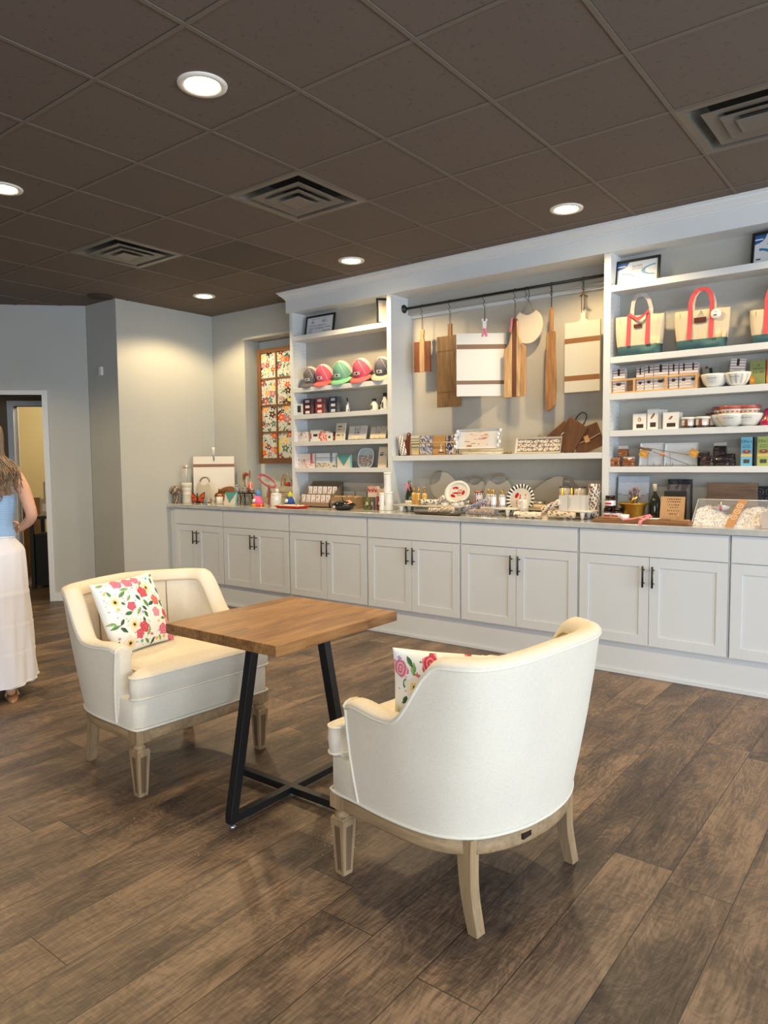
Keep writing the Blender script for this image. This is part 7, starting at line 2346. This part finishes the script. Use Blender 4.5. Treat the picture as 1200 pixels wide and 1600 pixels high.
def biscuit(bg, icon=S(196, 130, 50)):
    def fn(u, v):
        if math.hypot((u - .16) / .20, (v - .22) / .16) < 1: return icon if math.hypot((u - .16) / .12, (v - .22) / .09) > .5 else S(226, 180, 90)
        if math.hypot((u - .55) / .10, (v - .80) / .05) < 1: return tuple(q * .6 for q in bg[:3]) + (1,)
        for vr in (.56, .50):
            if abs(v - vr) < .02 and .2 < u < .9 and math.sin(u * 60) > -.4: return tuple(q * .5 for q in bg[:3]) + (1,)
        return bg
    return fn


GRN = S(132, 138, 84)
carton('biscuit_box', 'olive green biscuit box on the shelf below the totes', 'box', 1171, 1195.5, 563, 5.07, Z3, .05, biscuit(GRN), side=S(110, 116, 70), nx=30, nz=36, texts=(('BISCUITS', .095, .1, .63, S(60, 66, 36)),))
carton('biscuit_box', 'orange biscuit box at the right picture edge below the totes', 'box', 1197, 1222, 561, 5.07, Z3, .05, biscuit(S(196, 96, 50)), side=S(176, 80, 44), nx=30, nz=36)

# fourth shelf


def nutbox(kind):
    def fn(u, v):
        if .25 < u < .80 and .12 < v < .36: return S(54, 42, 34) if math.sin(u * 40) * math.sin(v * 60) > -.6 else S(120, 90, 60)
        if kind == 0:
            if abs(math.hypot((u - .5) / .10, (v - .62) / .10) - 1) < .35 or (abs(u - .52) < .03 and .6 < v < .8): return S(180, 150, 84)
        elif math.hypot((u - .5) / (.20 if kind == 1 else .13), (v - .66 - (u - .5) * .6) / .085) < 1: return S(150, 96, 56)
        if v > .95 or u < .04: return S(206, 202, 192)
        return S(230, 228, 222)
    return fn


carton('nut_box', 'short white box with a gold figure, left of the white nut boxes', 'box', 988.5, 1009.5, 646, 5.05, Z4, .04, nutbox(0), nx=34, nz=34, side=S(222, 218, 208))
for k in range(4):
    if k == 0:
        carton('nut_box', 'tall white box with a curled brown picture, front of its row', 'box', 1011, 1028, 639, 5.05, Z4, .022, nutbox(1), nx=30, nz=40, side=S(226, 224, 218))
    else:
        a = 1028 + k * 4.5
        carton('nut_box', 'tall white box %s behind the one with the curled picture' % ['', 'directly', 'second', 'last'][k], 'box', a - 17, a, 640 + .2 * k, 5.05 + .026 * k, Z4, .022, bands(base=S(226, 224, 218)), nx=2, nz=2, side=S(226, 224, 218))
carton('nut_box', 'wide white box with a brown almond picture', 'box', 1035.5, 1060, 644, 5.03, Z4, .03, nutbox(2), nx=36, nz=34, side=S(226, 224, 218))
carton('nut_box', 'second wide white box hidden behind the almond box', 'box', 1040, 1065, 645, 5.075, Z4, .03, bands(base=S(224, 222, 216)), nx=2, nz=2, side=S(220, 216, 208))
for px, Y, lab in ((1076, 5.06, 'left of three white-lidded dark jars on the fourth shelf'), (1098, 5.055, 'front right of three white-lidded dark jars on the fourth shelf'), (1106, 5.12, 'rear of three white-lidded dark jars on the fourth shelf')):
    t = thing('lidded_jar', lab, 'jar', (x_at(px, Y, Z4), Y, Z4 + .0005), group='white-lidded jars on the fourth shelf')
    m_ = MB(); m_.lathe([(.042, 0), (.045, .004), (.045, .018), (.045, .038), (.045, .058)], WHITE, 'gloss', 26, colf=lambda i, k: (S(206, 196, 186) if (k // 2) % 3 else S(120, 80, 60)) if i in (2, 3) else (S(70, 56, 48) if i < 2 else S(222, 214, 206))); m_.build('jar_body', t)
    m_ = MB(); m_.lathe([(.048, .058), (.048, .070), (.045, .073), (.0001, .0735)], S(228, 226, 220), 'gloss', 26); m_.build('lid', t)
rimp = lambda i, k: S(170, 90, 80) if i in (7, 8) else (S(200, 120, 70) if (i == 5 and k % 3) else S(222, 216, 206))
for px, Y, labs in ((1131, 5.125, ('rear left white bowl on the fourth shelf, behind the front bowl', 'red-banded bowl nested in the rear left white bowl')), (1142.5, 5.06, ('front white lettered bowl on the fourth shelf', 'red-banded bowl nested in the front white bowl')), (1170, 5.09, ('right white lettered bowl on the fourth shelf', 'red-banded bowl nested in the right white bowl'))):
    bowl(labs[0], px, Y, Z4, .084, .082, group=BG)
    bowl(labs[1], px, Y, Z4 + .058, .070, .075, name='red_banded_bowl', pat=rimp, group='red-banded bowls nested in the white bowls')
m_ = MB(); m_.tube([(-.05, 0, .0), (.02, .01, .012)], .006, S(120, 60, 40), 'woodx', 8); m_.ball((-.055, 0, 0), (.02, .012, .006), S(130, 66, 44), 'woodx')
solo(m_, 'wooden_spoon', 'dark wooden spoon sticking out of the rear left bowl', 'spoon', (x_at(1121, 5.10, 1.7), 5.10, Z4 + .092))
m_ = MB(); m_.lathe([(.05, 0), (.045, .03), (.025, .055), (.02, .07), (.028, .095), (.012, .11)], S(176, 30, 76), 'gloss', 20, colf=lambda i, k: S(196, 150, 60) if (i == 1 and k % 3 == 0) else S(176, 30, 76))
solo(m_, 'magenta_pouch', 'magenta cinched pouch cut by the right picture edge on the fourth shelf', 'pouch', (x_at(1200, 5.08, Z4), 5.08, Z4 + .0005))

# fifth shelf


def bag(label, px, Y, z, w, h, col, top, seed, group, topcol=S(206, 200, 190), tilt=0):
    t = thing('cellophane_bag', label, 'bag', (x_at(px, Y, z), Y, z + .0005), tilt, group=group)
    f_ = blotch(seed, col, [tuple(min(1, q * 1.9 + .02) for q in col[:3]) + (1,), tuple(q * .5 for q in col[:3]) + (1,), tuple(min(1, q * 1.4) for q in col[:3]) + (1,)], 60, .04, .12)
    rb = random.Random(seed)
    m_ = MB(); n_ = 10; vs = []; fs = []; cols = []
    for j in range(n_ + 1):
        v = j / n_; f2 = 1 - .08 * abs(v - .4)
        dd = .030 * (math.sin(PI * min(1, .15 + v * .8)) ** .5)
        for k in range(16):
            a = 2 * PI * k / 16; ca, sa = math.cos(a), math.sin(a)
            vs.append((w / 2 * f2 * math.copysign(abs(ca) ** .4, ca) + rb.uniform(-.0015, .0015), dd * math.copysign(abs(sa) ** .6, sa) + rb.uniform(-.002, .002), v * h))
    for j in range(n_):
        for k in range(16):
            fs.append((j * 16 + k, j * 16 + (k + 1) % 16, (j + 1) * 16 + (k + 1) % 16, (j + 1) * 16 + k)); cols.append(f_(vs[j * 16 + k][0] / w + .5, j / n_))
    fs.append(tuple(range(15, -1, -1))); cols.append(col); fs.append(tuple(n_ * 16 + k for k in range(16))); cols.append(col)
    m_.add(vs, fs, cols, 'gloss'); m_.build('contents', t)
    if top:
        m_ = MB(); m_.add([(-w * .48, -.004, h - .002), (w * .48, -.004, h - .002), (w * .52, -.012, h + top), (-w * .46, -.006, h + top)], [(0, 1, 2, 3)], topcol, 'satin'); m_.build('folded_top', t, solid=.0015)


CK = S(140, 92, 60); ZB = 1.359
cg_ = 'cellophane bags of golden biscuits'
bag('lower left cellophane bag of golden biscuits', 962, 5.06, ZB, .072, .062, CK, 0, 1, cg_)
bag('lower right cellophane bag of golden biscuits', 983, 5.055, ZB, .085, .058, S(120, 76, 52), .01, 2, cg_)
bag('upper cellophane bag of golden biscuits, on top of the other two', 974, 5.075, ZB + .064, .072, .06, CK, .022, 3, cg_)
dg = 'cellophane bags of dark chocolate'
DC = S(46, 32, 34)
bag('front left cellophane bag of dark chocolate', 1105, 5.05, ZB, .082, .070, DC, 0, 4, dg, S(120, 120, 120))
bag('front right cellophane bag of dark chocolate', 1129, 5.055, ZB, .084, .062, S(40, 34, 38), 0, 5, dg)
bag('upper cellophane bag of dark chocolate stacked over the front right one', 1125, 5.07, ZB + .064, .082, .068, S(36, 28, 32), .022, 6, dg, S(170, 168, 164))
bag('rear right cellophane bag of dark chocolate', 1140, 5.115, ZB, .07, .08, S(50, 44, 46), 0, 7, dg)
bag('rear left cellophane bag of dark chocolate', 1100, 5.125, ZB, .07, .09, S(70, 66, 64), .01, 8, dg, S(130, 130, 128))
WT = S(214, 218, 220)
for lab, a, b in (('left of two white rectangular trays standing on the fifth shelf', 1001.5, 1039), ('right of two white rectangular trays standing on the fifth shelf', 1040, 1092)):
    t, xc, w_, h_ = rim_tray('white_tray', lab, a, b, 693, 5.095, ZB, bands(base=WT), WT, .16, group='white rectangular trays on the fifth shelf')
    m_ = MB(); xx = w_ / 2 - .04 if a < 1010 else -w_ / 2 + .04
    for sx in (-.02, .02):
        m_.tube([(xx + sx, .03, .004), (xx + sx, -.022, .002), (xx + sx, -.022, .018)], .0018, S(120, 100, 70), 'metal', 6)
    m_.build('wire_stand', t)
for lab, px, py, Y in (('left golden cube ornament hanging before the white trays', 1006, 709, 5.03), ('right golden cube ornament before the right end of the white trays', 1084, 708, 5.03)):
    x = x_at(px, Y, 1.4); z = z_at(py, x, Y)
    m_ = MB(); m_.box((0, 0, 0), (.052, .03, .046), S(206, 150, 70), 'woodx', R4(.5, 4, 'Y')); m_.box((0, -.016, 0), (.036, .003, .012), S(226, 180, 96), 'woodx', R4(.5, 4, 'Y'))
    m_.tube([(0, .016, 0), (.01, .05, .0), (.01, .052, -(z - ZB) + .004)], .0015, S(110, 90, 66), 'metal', 5)
    solo(m_, 'cube_ornament', lab, 'ornament', (x, Y, z), bevel=.002, group='golden cube ornaments')
m_ = MB(); xa = x_at(998, 5.02, 1.45); za = z_at(699, xa, 5.02)
xb = x_at(1096, 5.04, 1.42); zb = z_at(714, xb, 5.04); m0 = Vector(((xa + xb) / 2, 5.03, (za + zb) / 2))
m_.tube([Vector((xa, 5.02, za)) - m0, Vector((x_at(1018, 5.02, 1.45), 5.02, z_at(704, xa, 5.02))) - m0], .007, S(120, 84, 62), 'woodx', 6)
m_.tube([Vector((x_at(1010, 5.02, 1.44), 5.02, z_at(700, xa, 5.02))) - m0, Vector((xb, 5.04, zb)) - m0], .0022, S(120, 96, 80), 'matte', 5)
m_.tube([Vector((x_at(1020, 5.02, 1.44), 5.02, z_at(706, xa, 5.02))) - m0, Vector((x_at(1075, 5.02, 1.42), 5.04, z_at(726, xb, 5.03))) - m0], .0022, S(120, 96, 80), 'matte', 5)
m_.ball(Vector((x_at(1035, 5.02, 1.42), 5.015, z_at(709.5, x_at(1035, 5.02, 1.42), 5.02))) - m0, (.024, .008, .010), S(196, 140, 110), 'matte', 10, 6)
m_.tube([Vector((0, .01, 0)), Vector((0, .03, -(m0.z - ZB) + .002))], .0015, S(120, 96, 80), 'matte', 4)
solo(m_, 'twig_garland', 'thin twig garland with a small blossom across the white trays', 'garland', tuple(m0))


def effie(bg, rim, ic):
    def fn(u, v):
        if .10 < v < .24 and .22 < u < .78: return S(60, 52, 48) if math.sin(u * 50) * math.sin(v * 90) > -.5 else S(120, 110, 100)
        if .34 < v < .41: return S(226, 190, 110)
        if math.hypot((u - .5) / .36, (v - .50) / .07) < 1: return ic if math.hypot((u - .5) / .2, (v - .52) / .05) > .6 else S(196, 150, 120)
        if abs(v - .72) < .012 and .2 < u < .8 and math.sin(u * 70) > -.3: return rim
        return bg
    return fn


BLU = S(110, 176, 206)
carton('biscotti_box', 'sky blue biscotti box standing on the fifth shelf', 'box', 1157, 1175, 683, 5.05, ZB, .06, effie(BLU, S(70, 120, 150), S(150, 80, 60)), side=S(26, 34, 44), nx=30, nz=60,
       texts=(("Effie's", .15, .0, .80, S(40, 66, 84), .95), ('BISCUITS', .075, .0, .625, S(30, 50, 66), .82)))
carton('biscotti_box', 'light green biscotti box at the right picture edge on the fifth shelf', 'box', 1182.5, 1202, 682, 5.05, ZB, .06, effie(S(160, 176, 104), S(110, 120, 60), S(150, 80, 60)), side=S(120, 130, 70), nx=30, nz=60,
       texts=(("Effie's", .15, .0, .80, S(70, 80, 40), .95), ('BISCUITS', .075, .0, .625, S(50, 56, 30), .82)))
# ------------------------------------------------------------------ hallway props seen past the doorway


def at_diag(s_, n_, z):
    p = A0 - U * s_ + NV * n_
    return (p.x, p.y, z)


sA, zA = diag_hit(66, 785, 1.9)
DZ = math.radians(45)
sm, _ = diag_hit(66, 850, 1.0)
t = thing('hallway_table', 'dark table beyond the doorway, seen at the door jamb', 'table', at_diag(sm - .22, 1.02, 0), DZ)
m_ = MB(); m_.bbox(-.3, .3, -.22, .22, .80, .83, S(34, 30, 28), 'satin'); m_.build('tabletop', t)
for a in (-.27, .27):
    for b in (-.19, .19):
        m_ = MB(); m_.bbox(a - .02, a + .02, b - .02, b + .02, 0, .80, S(34, 30, 28), 'satin'); m_.build('leg', t)
m_ = MB(); m_.bbox(-.26, .26, -.16, .16, .03, .62, S(24, 24, 26)); m_.build('dark_bin', t)
for k, (dz, w_, lab) in enumerate(((.831, .30, 'lower cardboard carton on the dark hallway table'), (1.03, .26, 'upper open cardboard carton on the dark hallway table'))):
    m_ = MB(); m_.bbox(-w_ / 2, w_ / 2, -.12, .12, 0, .19, S(190, 170, 140)); m_.bbox(-w_ / 2 + .02, -w_ / 2 + .12, -.1215, -.12, .05, .14, S(226, 220, 206))
    solo(m_, 'cardboard_carton', lab, 'carton', at_diag(sm - .18 - k * .02, 1.02, dz), DZ, group='cartons on the hallway table')
s2, _ = diag_hit(44, 850, 1.9)
m_ = MB(); m_.bbox(-.22, .22, -.02, .02, 0, 1.0, S(170, 124, 70), 'woodz')
solo(m_, 'plywood_sheet', 'tan wooden sheet standing in the hallway behind the person', 'panel', at_diag(s2 + .05, 1.9, 0), DZ)

# ------------------------------------------------------------------ the person walking away at the left edge
SK = S(206, 158, 132)
PX, PY = -4.515, 1.95
P_ROT = math.atan2(.40, -.92) - PI / 2
person = thing('person', 'person walking away in light blue strapless top, long white tiered skirt and sandals', 'person', (PX, PY, 0), P_ROT)


def skin_mesh(name, parent, chains, col, mat='skin', sub=2, root=0):
    """one continuous surface grown over connected joints: chains = list of (points with radii) sharing vertices by name"""
    V = {}; vs = []; rad = []; es = []
    for ch in chains:
        prev = None
        for nm, p, r_ in ch:
            if nm not in V:
                V[nm] = len(vs); vs.append(p); rad.append(r_)
            if prev is not None:
                es.append((prev, V[nm]))
            prev = V[nm]
    me = bpy.data.meshes.new(name); me.from_pydata(vs, es, [])
    o = bpy.data.objects.new(name, me); COL.objects.link(o)
    md = o.modifiers.new('skin', 'SKIN')
    if not me.skin_vertices:
        bm = bmesh.new(); bm.from_mesh(me); bm.verts.layers.skin.verify(); bm.to_mesh(me); bm.free()
    for i, sv in enumerate(me.skin_vertices[0].data):
        sv.radius = rad[i] if isinstance(rad[i], tuple) else (rad[i], rad[i]); sv.use_root = (i == root)
    sb = o.modifiers.new('sub', 'SUBSURF'); sb.levels = sub; sb.render_levels = sub
    bpy.context.view_layer.update()
    dg_ = bpy.context.evaluated_depsgraph_get(); ev = o.evaluated_get(dg_); m2 = bpy.data.meshes.new_from_object(ev)
    mb = MB(); mb.add([tuple(v.co) for v in m2.vertices], [tuple(p.vertices) for p in m2.polygons], col, mat, True)
    bpy.data.objects.remove(o); bpy.data.meshes.remove(me); bpy.data.meshes.remove(m2)
    return mb


def finger_chain(tag, base, dirs, lens, r0):
    p = Vector(base); out = [('hand' + tag[0], None, None)]
    pts = []
    for i, (d, L) in enumerate(zip(dirs, lens)):
        p = p + Vector(d).normalized() * L
        pts.append((tag + str(i), tuple(p), r0 * (1 - .12 * i)))
    return pts


# body facing local +Y (away from the camera); right arm bent with the hand before the waist side
ch = []
ch.append([('pelvis', (0, 0, .93), (.155, .11)), ('waist', (0, .005, 1.08), (.118, .088)), ('ribs', (0, .0, 1.20), (.135, .095)), ('chest', (0, -.005, 1.30), (.150, .095)), ('upper', (0, -.008, 1.375), (.105, .075)), ('neck', (0, .005, 1.45), .050), ('neck2', (0, .018, 1.50), .048), ('head', (0, .03, 1.575), (.072, .085)), ('crown', (0, .028, 1.645), (.068, .080)), ('top', (0, .026, 1.675), (.045, .05))])
for sg, nm in ((1, 'R'), (-1, 'L')):
    if sg > 0:
        arm = [('sh' + nm, (.150, -.004, 1.375), .050), ('ua' + nm, (.205, -.035, 1.26), .043), ('el' + nm, (.245, -.065, 1.10), .036), ('fa' + nm, (.226, -.01, 1.065), .033), ('wr' + nm, (.190, .055, 1.030), .024), ('hand' + nm, (.176, .080, 1.018), (.026, .017)), ('palm' + nm, (.160, .105, 1.005), (.030, .014))]
    else:
        arm = [('sh' + nm, (-.150, -.004, 1.375), .050), ('ua' + nm, (-.215, -.005, 1.25), .043), ('el' + nm, (-.245, .01, 1.09), .036), ('fa' + nm, (-.225, .09, 1.02), .033), ('wr' + nm, (-.150, .19, 1.02), .024), ('hand' + nm, (-.115, .21, 1.02), (.026, .017)), ('palm' + nm, (-.08, .225, 1.015), (.030, .014))]
    ch.append([('upper', (0, -.008, 1.375), (.105, .075))] + arm)
for sg, nm, fy, hz in ((1, 'R', -.10, .0), (-1, 'L', .16, 0)):
    ch.append([('pelvis', (0, 0, .93), (.155, .11)), ('hip' + nm, (sg * .085, .0, .84), .088), ('thigh' + nm, (sg * .092, fy * .2, .66), .078), ('knee' + nm, (sg * .09, fy * .45 + .02, .47), .054), ('calf' + nm, (sg * .088, fy * .75 - .01, .33), .052), ('ankle' + nm, (sg * .085, fy, .10), .034), ('heel' + nm, (sg * .085, fy - .012, .050), (.033, .030))])
    ch.append([('heel' + nm, (sg * .085, fy - .012, .050), (.033, .030)), ('foot' + nm, (sg * .09, fy + .09, .045), (.036, .024)), ('ball' + nm, (sg * .095, fy + .155, .034), (.040, .017)), ('toe' + nm, (sg * .095, fy + .195, .030), (.034, .012))])
mb = skin_mesh('body_tmp', None, ch, SK)
# ears
for sg in (-1, 1):
    mb.ball((sg * .078, .03, 1.572), (.008, .018, .030), SK, 'skin', 10, 8)
# facial relief on the side turned away from the camera
mb.ball((0, .115, 1.575), (.012, .018, .022), SK, 'skin', 10, 8); mb.ball((0, .106, 1.540), (.024, .008, .007), S(186, 100, 96), 'skin', 10, 6)
for sg in (-1, 1):
    mb.ball((sg * .032, .101, 1.595), (.014, .008, .008), S(236, 232, 228), 'gloss', 10, 6); mb.ball((sg * .032, .108, 1.595), (.006, .004, .006), S(60, 44, 36), 'gloss', 8, 6)
# fingers: short tapering chains rooted in the palm and curled
for nm, sg in (('R', 1), ('L', -1)):
    pw = Vector((.160, .105, 1.005)) if sg > 0 else Vector((-.08, .225, 1.015))
    fd = (pw - (Vector((.176, .080, 1.018)) if sg > 0 else Vector((-.115, .21, 1.02)))).normalized()
    up_ = Vector((0, 0, 1)); sd2 = fd.cross(up_).normalized()
    for q, (of, L) in enumerate(((.021, .068), (.007, .076), (-.007, .071), (-.020, .057))):
        p0 = pw + up_ * of
        p1 = p0 + fd * L * .5; p2 = p1 + (fd * .75 - sd2 * .55 * sg - up_ * .2).normalized() * L * .3; p3 = p2 + (fd * .25 - sd2 * .8 * sg - up_ * .3).normalized() * L * .24
        mb.tube([p0 - fd * .012, p0, p1, p2, p3], [.0085, .0088, .0080, .0072, .0056], SK, 'skin', 9)
    p0 = pw - fd * .035 + up_ * .018
    mb.tube([p0, p0 + (fd * .6 + up_ * .8 - sd2 * .3 * sg).normalized() * .03, p0 + (fd * .8 + up_ * .6 - sd2 * .3 * sg).normalized() * .055], [.011, .010, .007], SK, 'skin', 9)
body = mb.build('body', person)


def garment(name, rings_, col, mat='cloth', seg=72, parent=person, fold=0, closed_bottom=False, colf=None, hem=None):
    """rings: (z, cx, cy, rx, ry, fold_amp)"""
    vs = []; fs = []
    for ri, (z, cx, cy, rx, ry, fa) in enumerate(rings_):
        for k in range(seg):
            a = 2 * PI * k / seg
            fo = fa * (.6 * math.sin(a * 11 + z * 5 + 1.3 * math.sin(a * 3)) + .4 * math.sin(a * 19 - z * 9))
            zz = z + (hem(a) if (hem and ri == 0) else 0)
            vs.append((cx + (rx + fo) * math.cos(a), cy + (ry + fo) * math.sin(a), zz))
    cols = []
    for i in range(len(rings_) - 1):
        for k in range(seg):
            fs.append((i * seg + k, i * seg + (k + 1) % seg, (i + 1) * seg + (k + 1) % seg, (i + 1) * seg + k)); cols.append(colf(i, k) if colf else col)
    m_ = MB(); m_.add(vs, fs, cols, mat, True)
    return m_.build(name, parent, solid=.003)


# strapless ruched top
rg = []
zz = .985
while zz < 1.235:
    f_ = (zz - .985) / .25
    rx = .135 + .030 * smoothstep(.2, 1, f_) + .02 * (1 - smoothstep(0, .3, f_)); ry = .102 + .020 * smoothstep(.2, 1, f_) + .012 * (1 - smoothstep(0, .3, f_))
    rg.append((zz, 0, 0.0, rx + .0022 * math.sin(zz * 420), ry + .0022 * math.sin(zz * 420), .0012)); zz += .006
garment('top', rg, S(150, 184, 222))
# tiered skirt
sk = []
NZ = 70
for i in range(NZ + 1):
    z = .075 + (.985 - .075) * i / NZ
    f_ = 1 - (z - .075) / .91
    rx = .142 + .050 * smoothstep(0, .10, f_) + .045 * f_; ry = .112 + .050 * smoothstep(0, .12, f_) + .065 * f_
    for tz in (.30, .47, .66):
        if abs(z - tz) < .008: rx -= .002; ry -= .002
        if tz - .03 < z < tz - .008: rx += .002; ry += .002
    tl = 0
    sk.append((z, 0, .03 * f_, rx, ry, .003 + .012 * f_))
garment('skirt', sk, S(232, 230, 236), hem=lambda a: .006 + .030 * math.cos(a) + .005 * math.sin(a * 7))
m_ = MB(); m_.tube([(.146 * math.cos(a), .115 * math.sin(a), .982) for a in [2 * PI * k / 48 for k in range(48)]], .007, S(234, 232, 238), 'cloth', 8, closed=True); m_.build('waistband', person)
# hair: cap plus long strands over the back
HC = [S(120, 98, 78), S(138, 114, 90), S(104, 84, 66), S(150, 126, 100)]
rh = random.Random(6)
m_ = MB()
vs = []; fs = []
for i in range(13):
    th = PI * .62 * i / 12
    for k in range(28):
        a = 2 * PI * k / 28
        cut = 1.0 if math.sin(a) < .35 else .55
        t_ = th * cut
        vs.append((.092 * math.sin(t_) * math.cos(a), .028 + .108 * math.sin(t_) * math.sin(a) - .006, 1.59 + .115 * math.cos(t_)))
for i in range(12):
    for k in range(28):
        fs.append((i * 28 + k, (i + 1) * 28 + k, (i + 1) * 28 + (k + 1) % 28, i * 28 + (k + 1) % 28))
m_.add(vs, fs, HC[0], 'matte', True)
for k in range(190):
    a = PI + PI * (k % 95) / 94 * 1.0 + rh.uniform(-.03, .03)   # from left ear round the back to right ear
    lay = rh.uniform(0, .012)
    r1, r2 = .094 + lay, .108 + lay
    x0, y0 = r1 * math.cos(a), .022 + r2 * math.sin(a)
    end = rh.uniform(1.19, 1.33) if abs(math.cos(a)) < .8 else rh.uniform(1.24, 1.36)
    sp = rh.uniform(.9, 1.75)
    bx = x0 * sp + .02 * rh.uniform(-1, 1)
    pts = [(x0 * .55, .02 + (y0 - .02) * .6, 1.685), (x0 * .95, y0, 1.63), (x0 * 1.02, y0 - .004, 1.55), (x0 * 1.05, y0 - .006, 1.47), (bx * 1.05, -.095 - lay + .02 * abs(math.cos(a)), 1.40), (bx * 1.12 + rh.uniform(-.01, .01), -.115 - lay, end + .04), (bx * 1.15 + rh.uniform(-.02, .02), -.118 - lay, end)]
    m_.tube(catmull(pts, 2), [.0065 - .0045 * i / 12 for i in range(13)], rh.choice(HC), 'satin', 5)
m_.build('hair', person)
for sg, fy in ((1, -.10), (-1, .16)):
    m_ = MB(); ol = []
    for k in range(28):
        a = 2 * PI * k / 28
        ol.append((sg * .092 + (.040 if math.sin(a) > 0 else .033) * math.cos(a), fy + .075 + .140 * math.sin(a)))
    m_.slab(ol, .0, .016, S(190, 150, 110), 'leather')
    m_.strap([(sg * .092 - .036, fy + .05, .012), (sg * .092 - .02, fy + .09, .058), (sg * .094, fy + .135, .050), (sg * .094 + .01, fy + .165, .03)], .010, .003, S(206, 170, 110), (1, 0, 0), 'leather')
    m_.strap([(sg * .092 + .036, fy + .05, .012), (sg * .092 + .022, fy + .09, .058), (sg * .094, fy + .135, .050)], .010, .003, S(206, 170, 110), (1, 0, 0), 'leather')
    m_.build('sandal', person)
m_ = MB(); m_.tube([(.190 + .020 * math.cos(a), .054 + .020 * math.cos(a) * .5, 1.031 + .026 * math.sin(a)) for a in [2 * PI * k / 20 for k in range(20)]], .0018, S(222, 190, 120), 'metal', 5, closed=True); m_.build('bracelet', person)
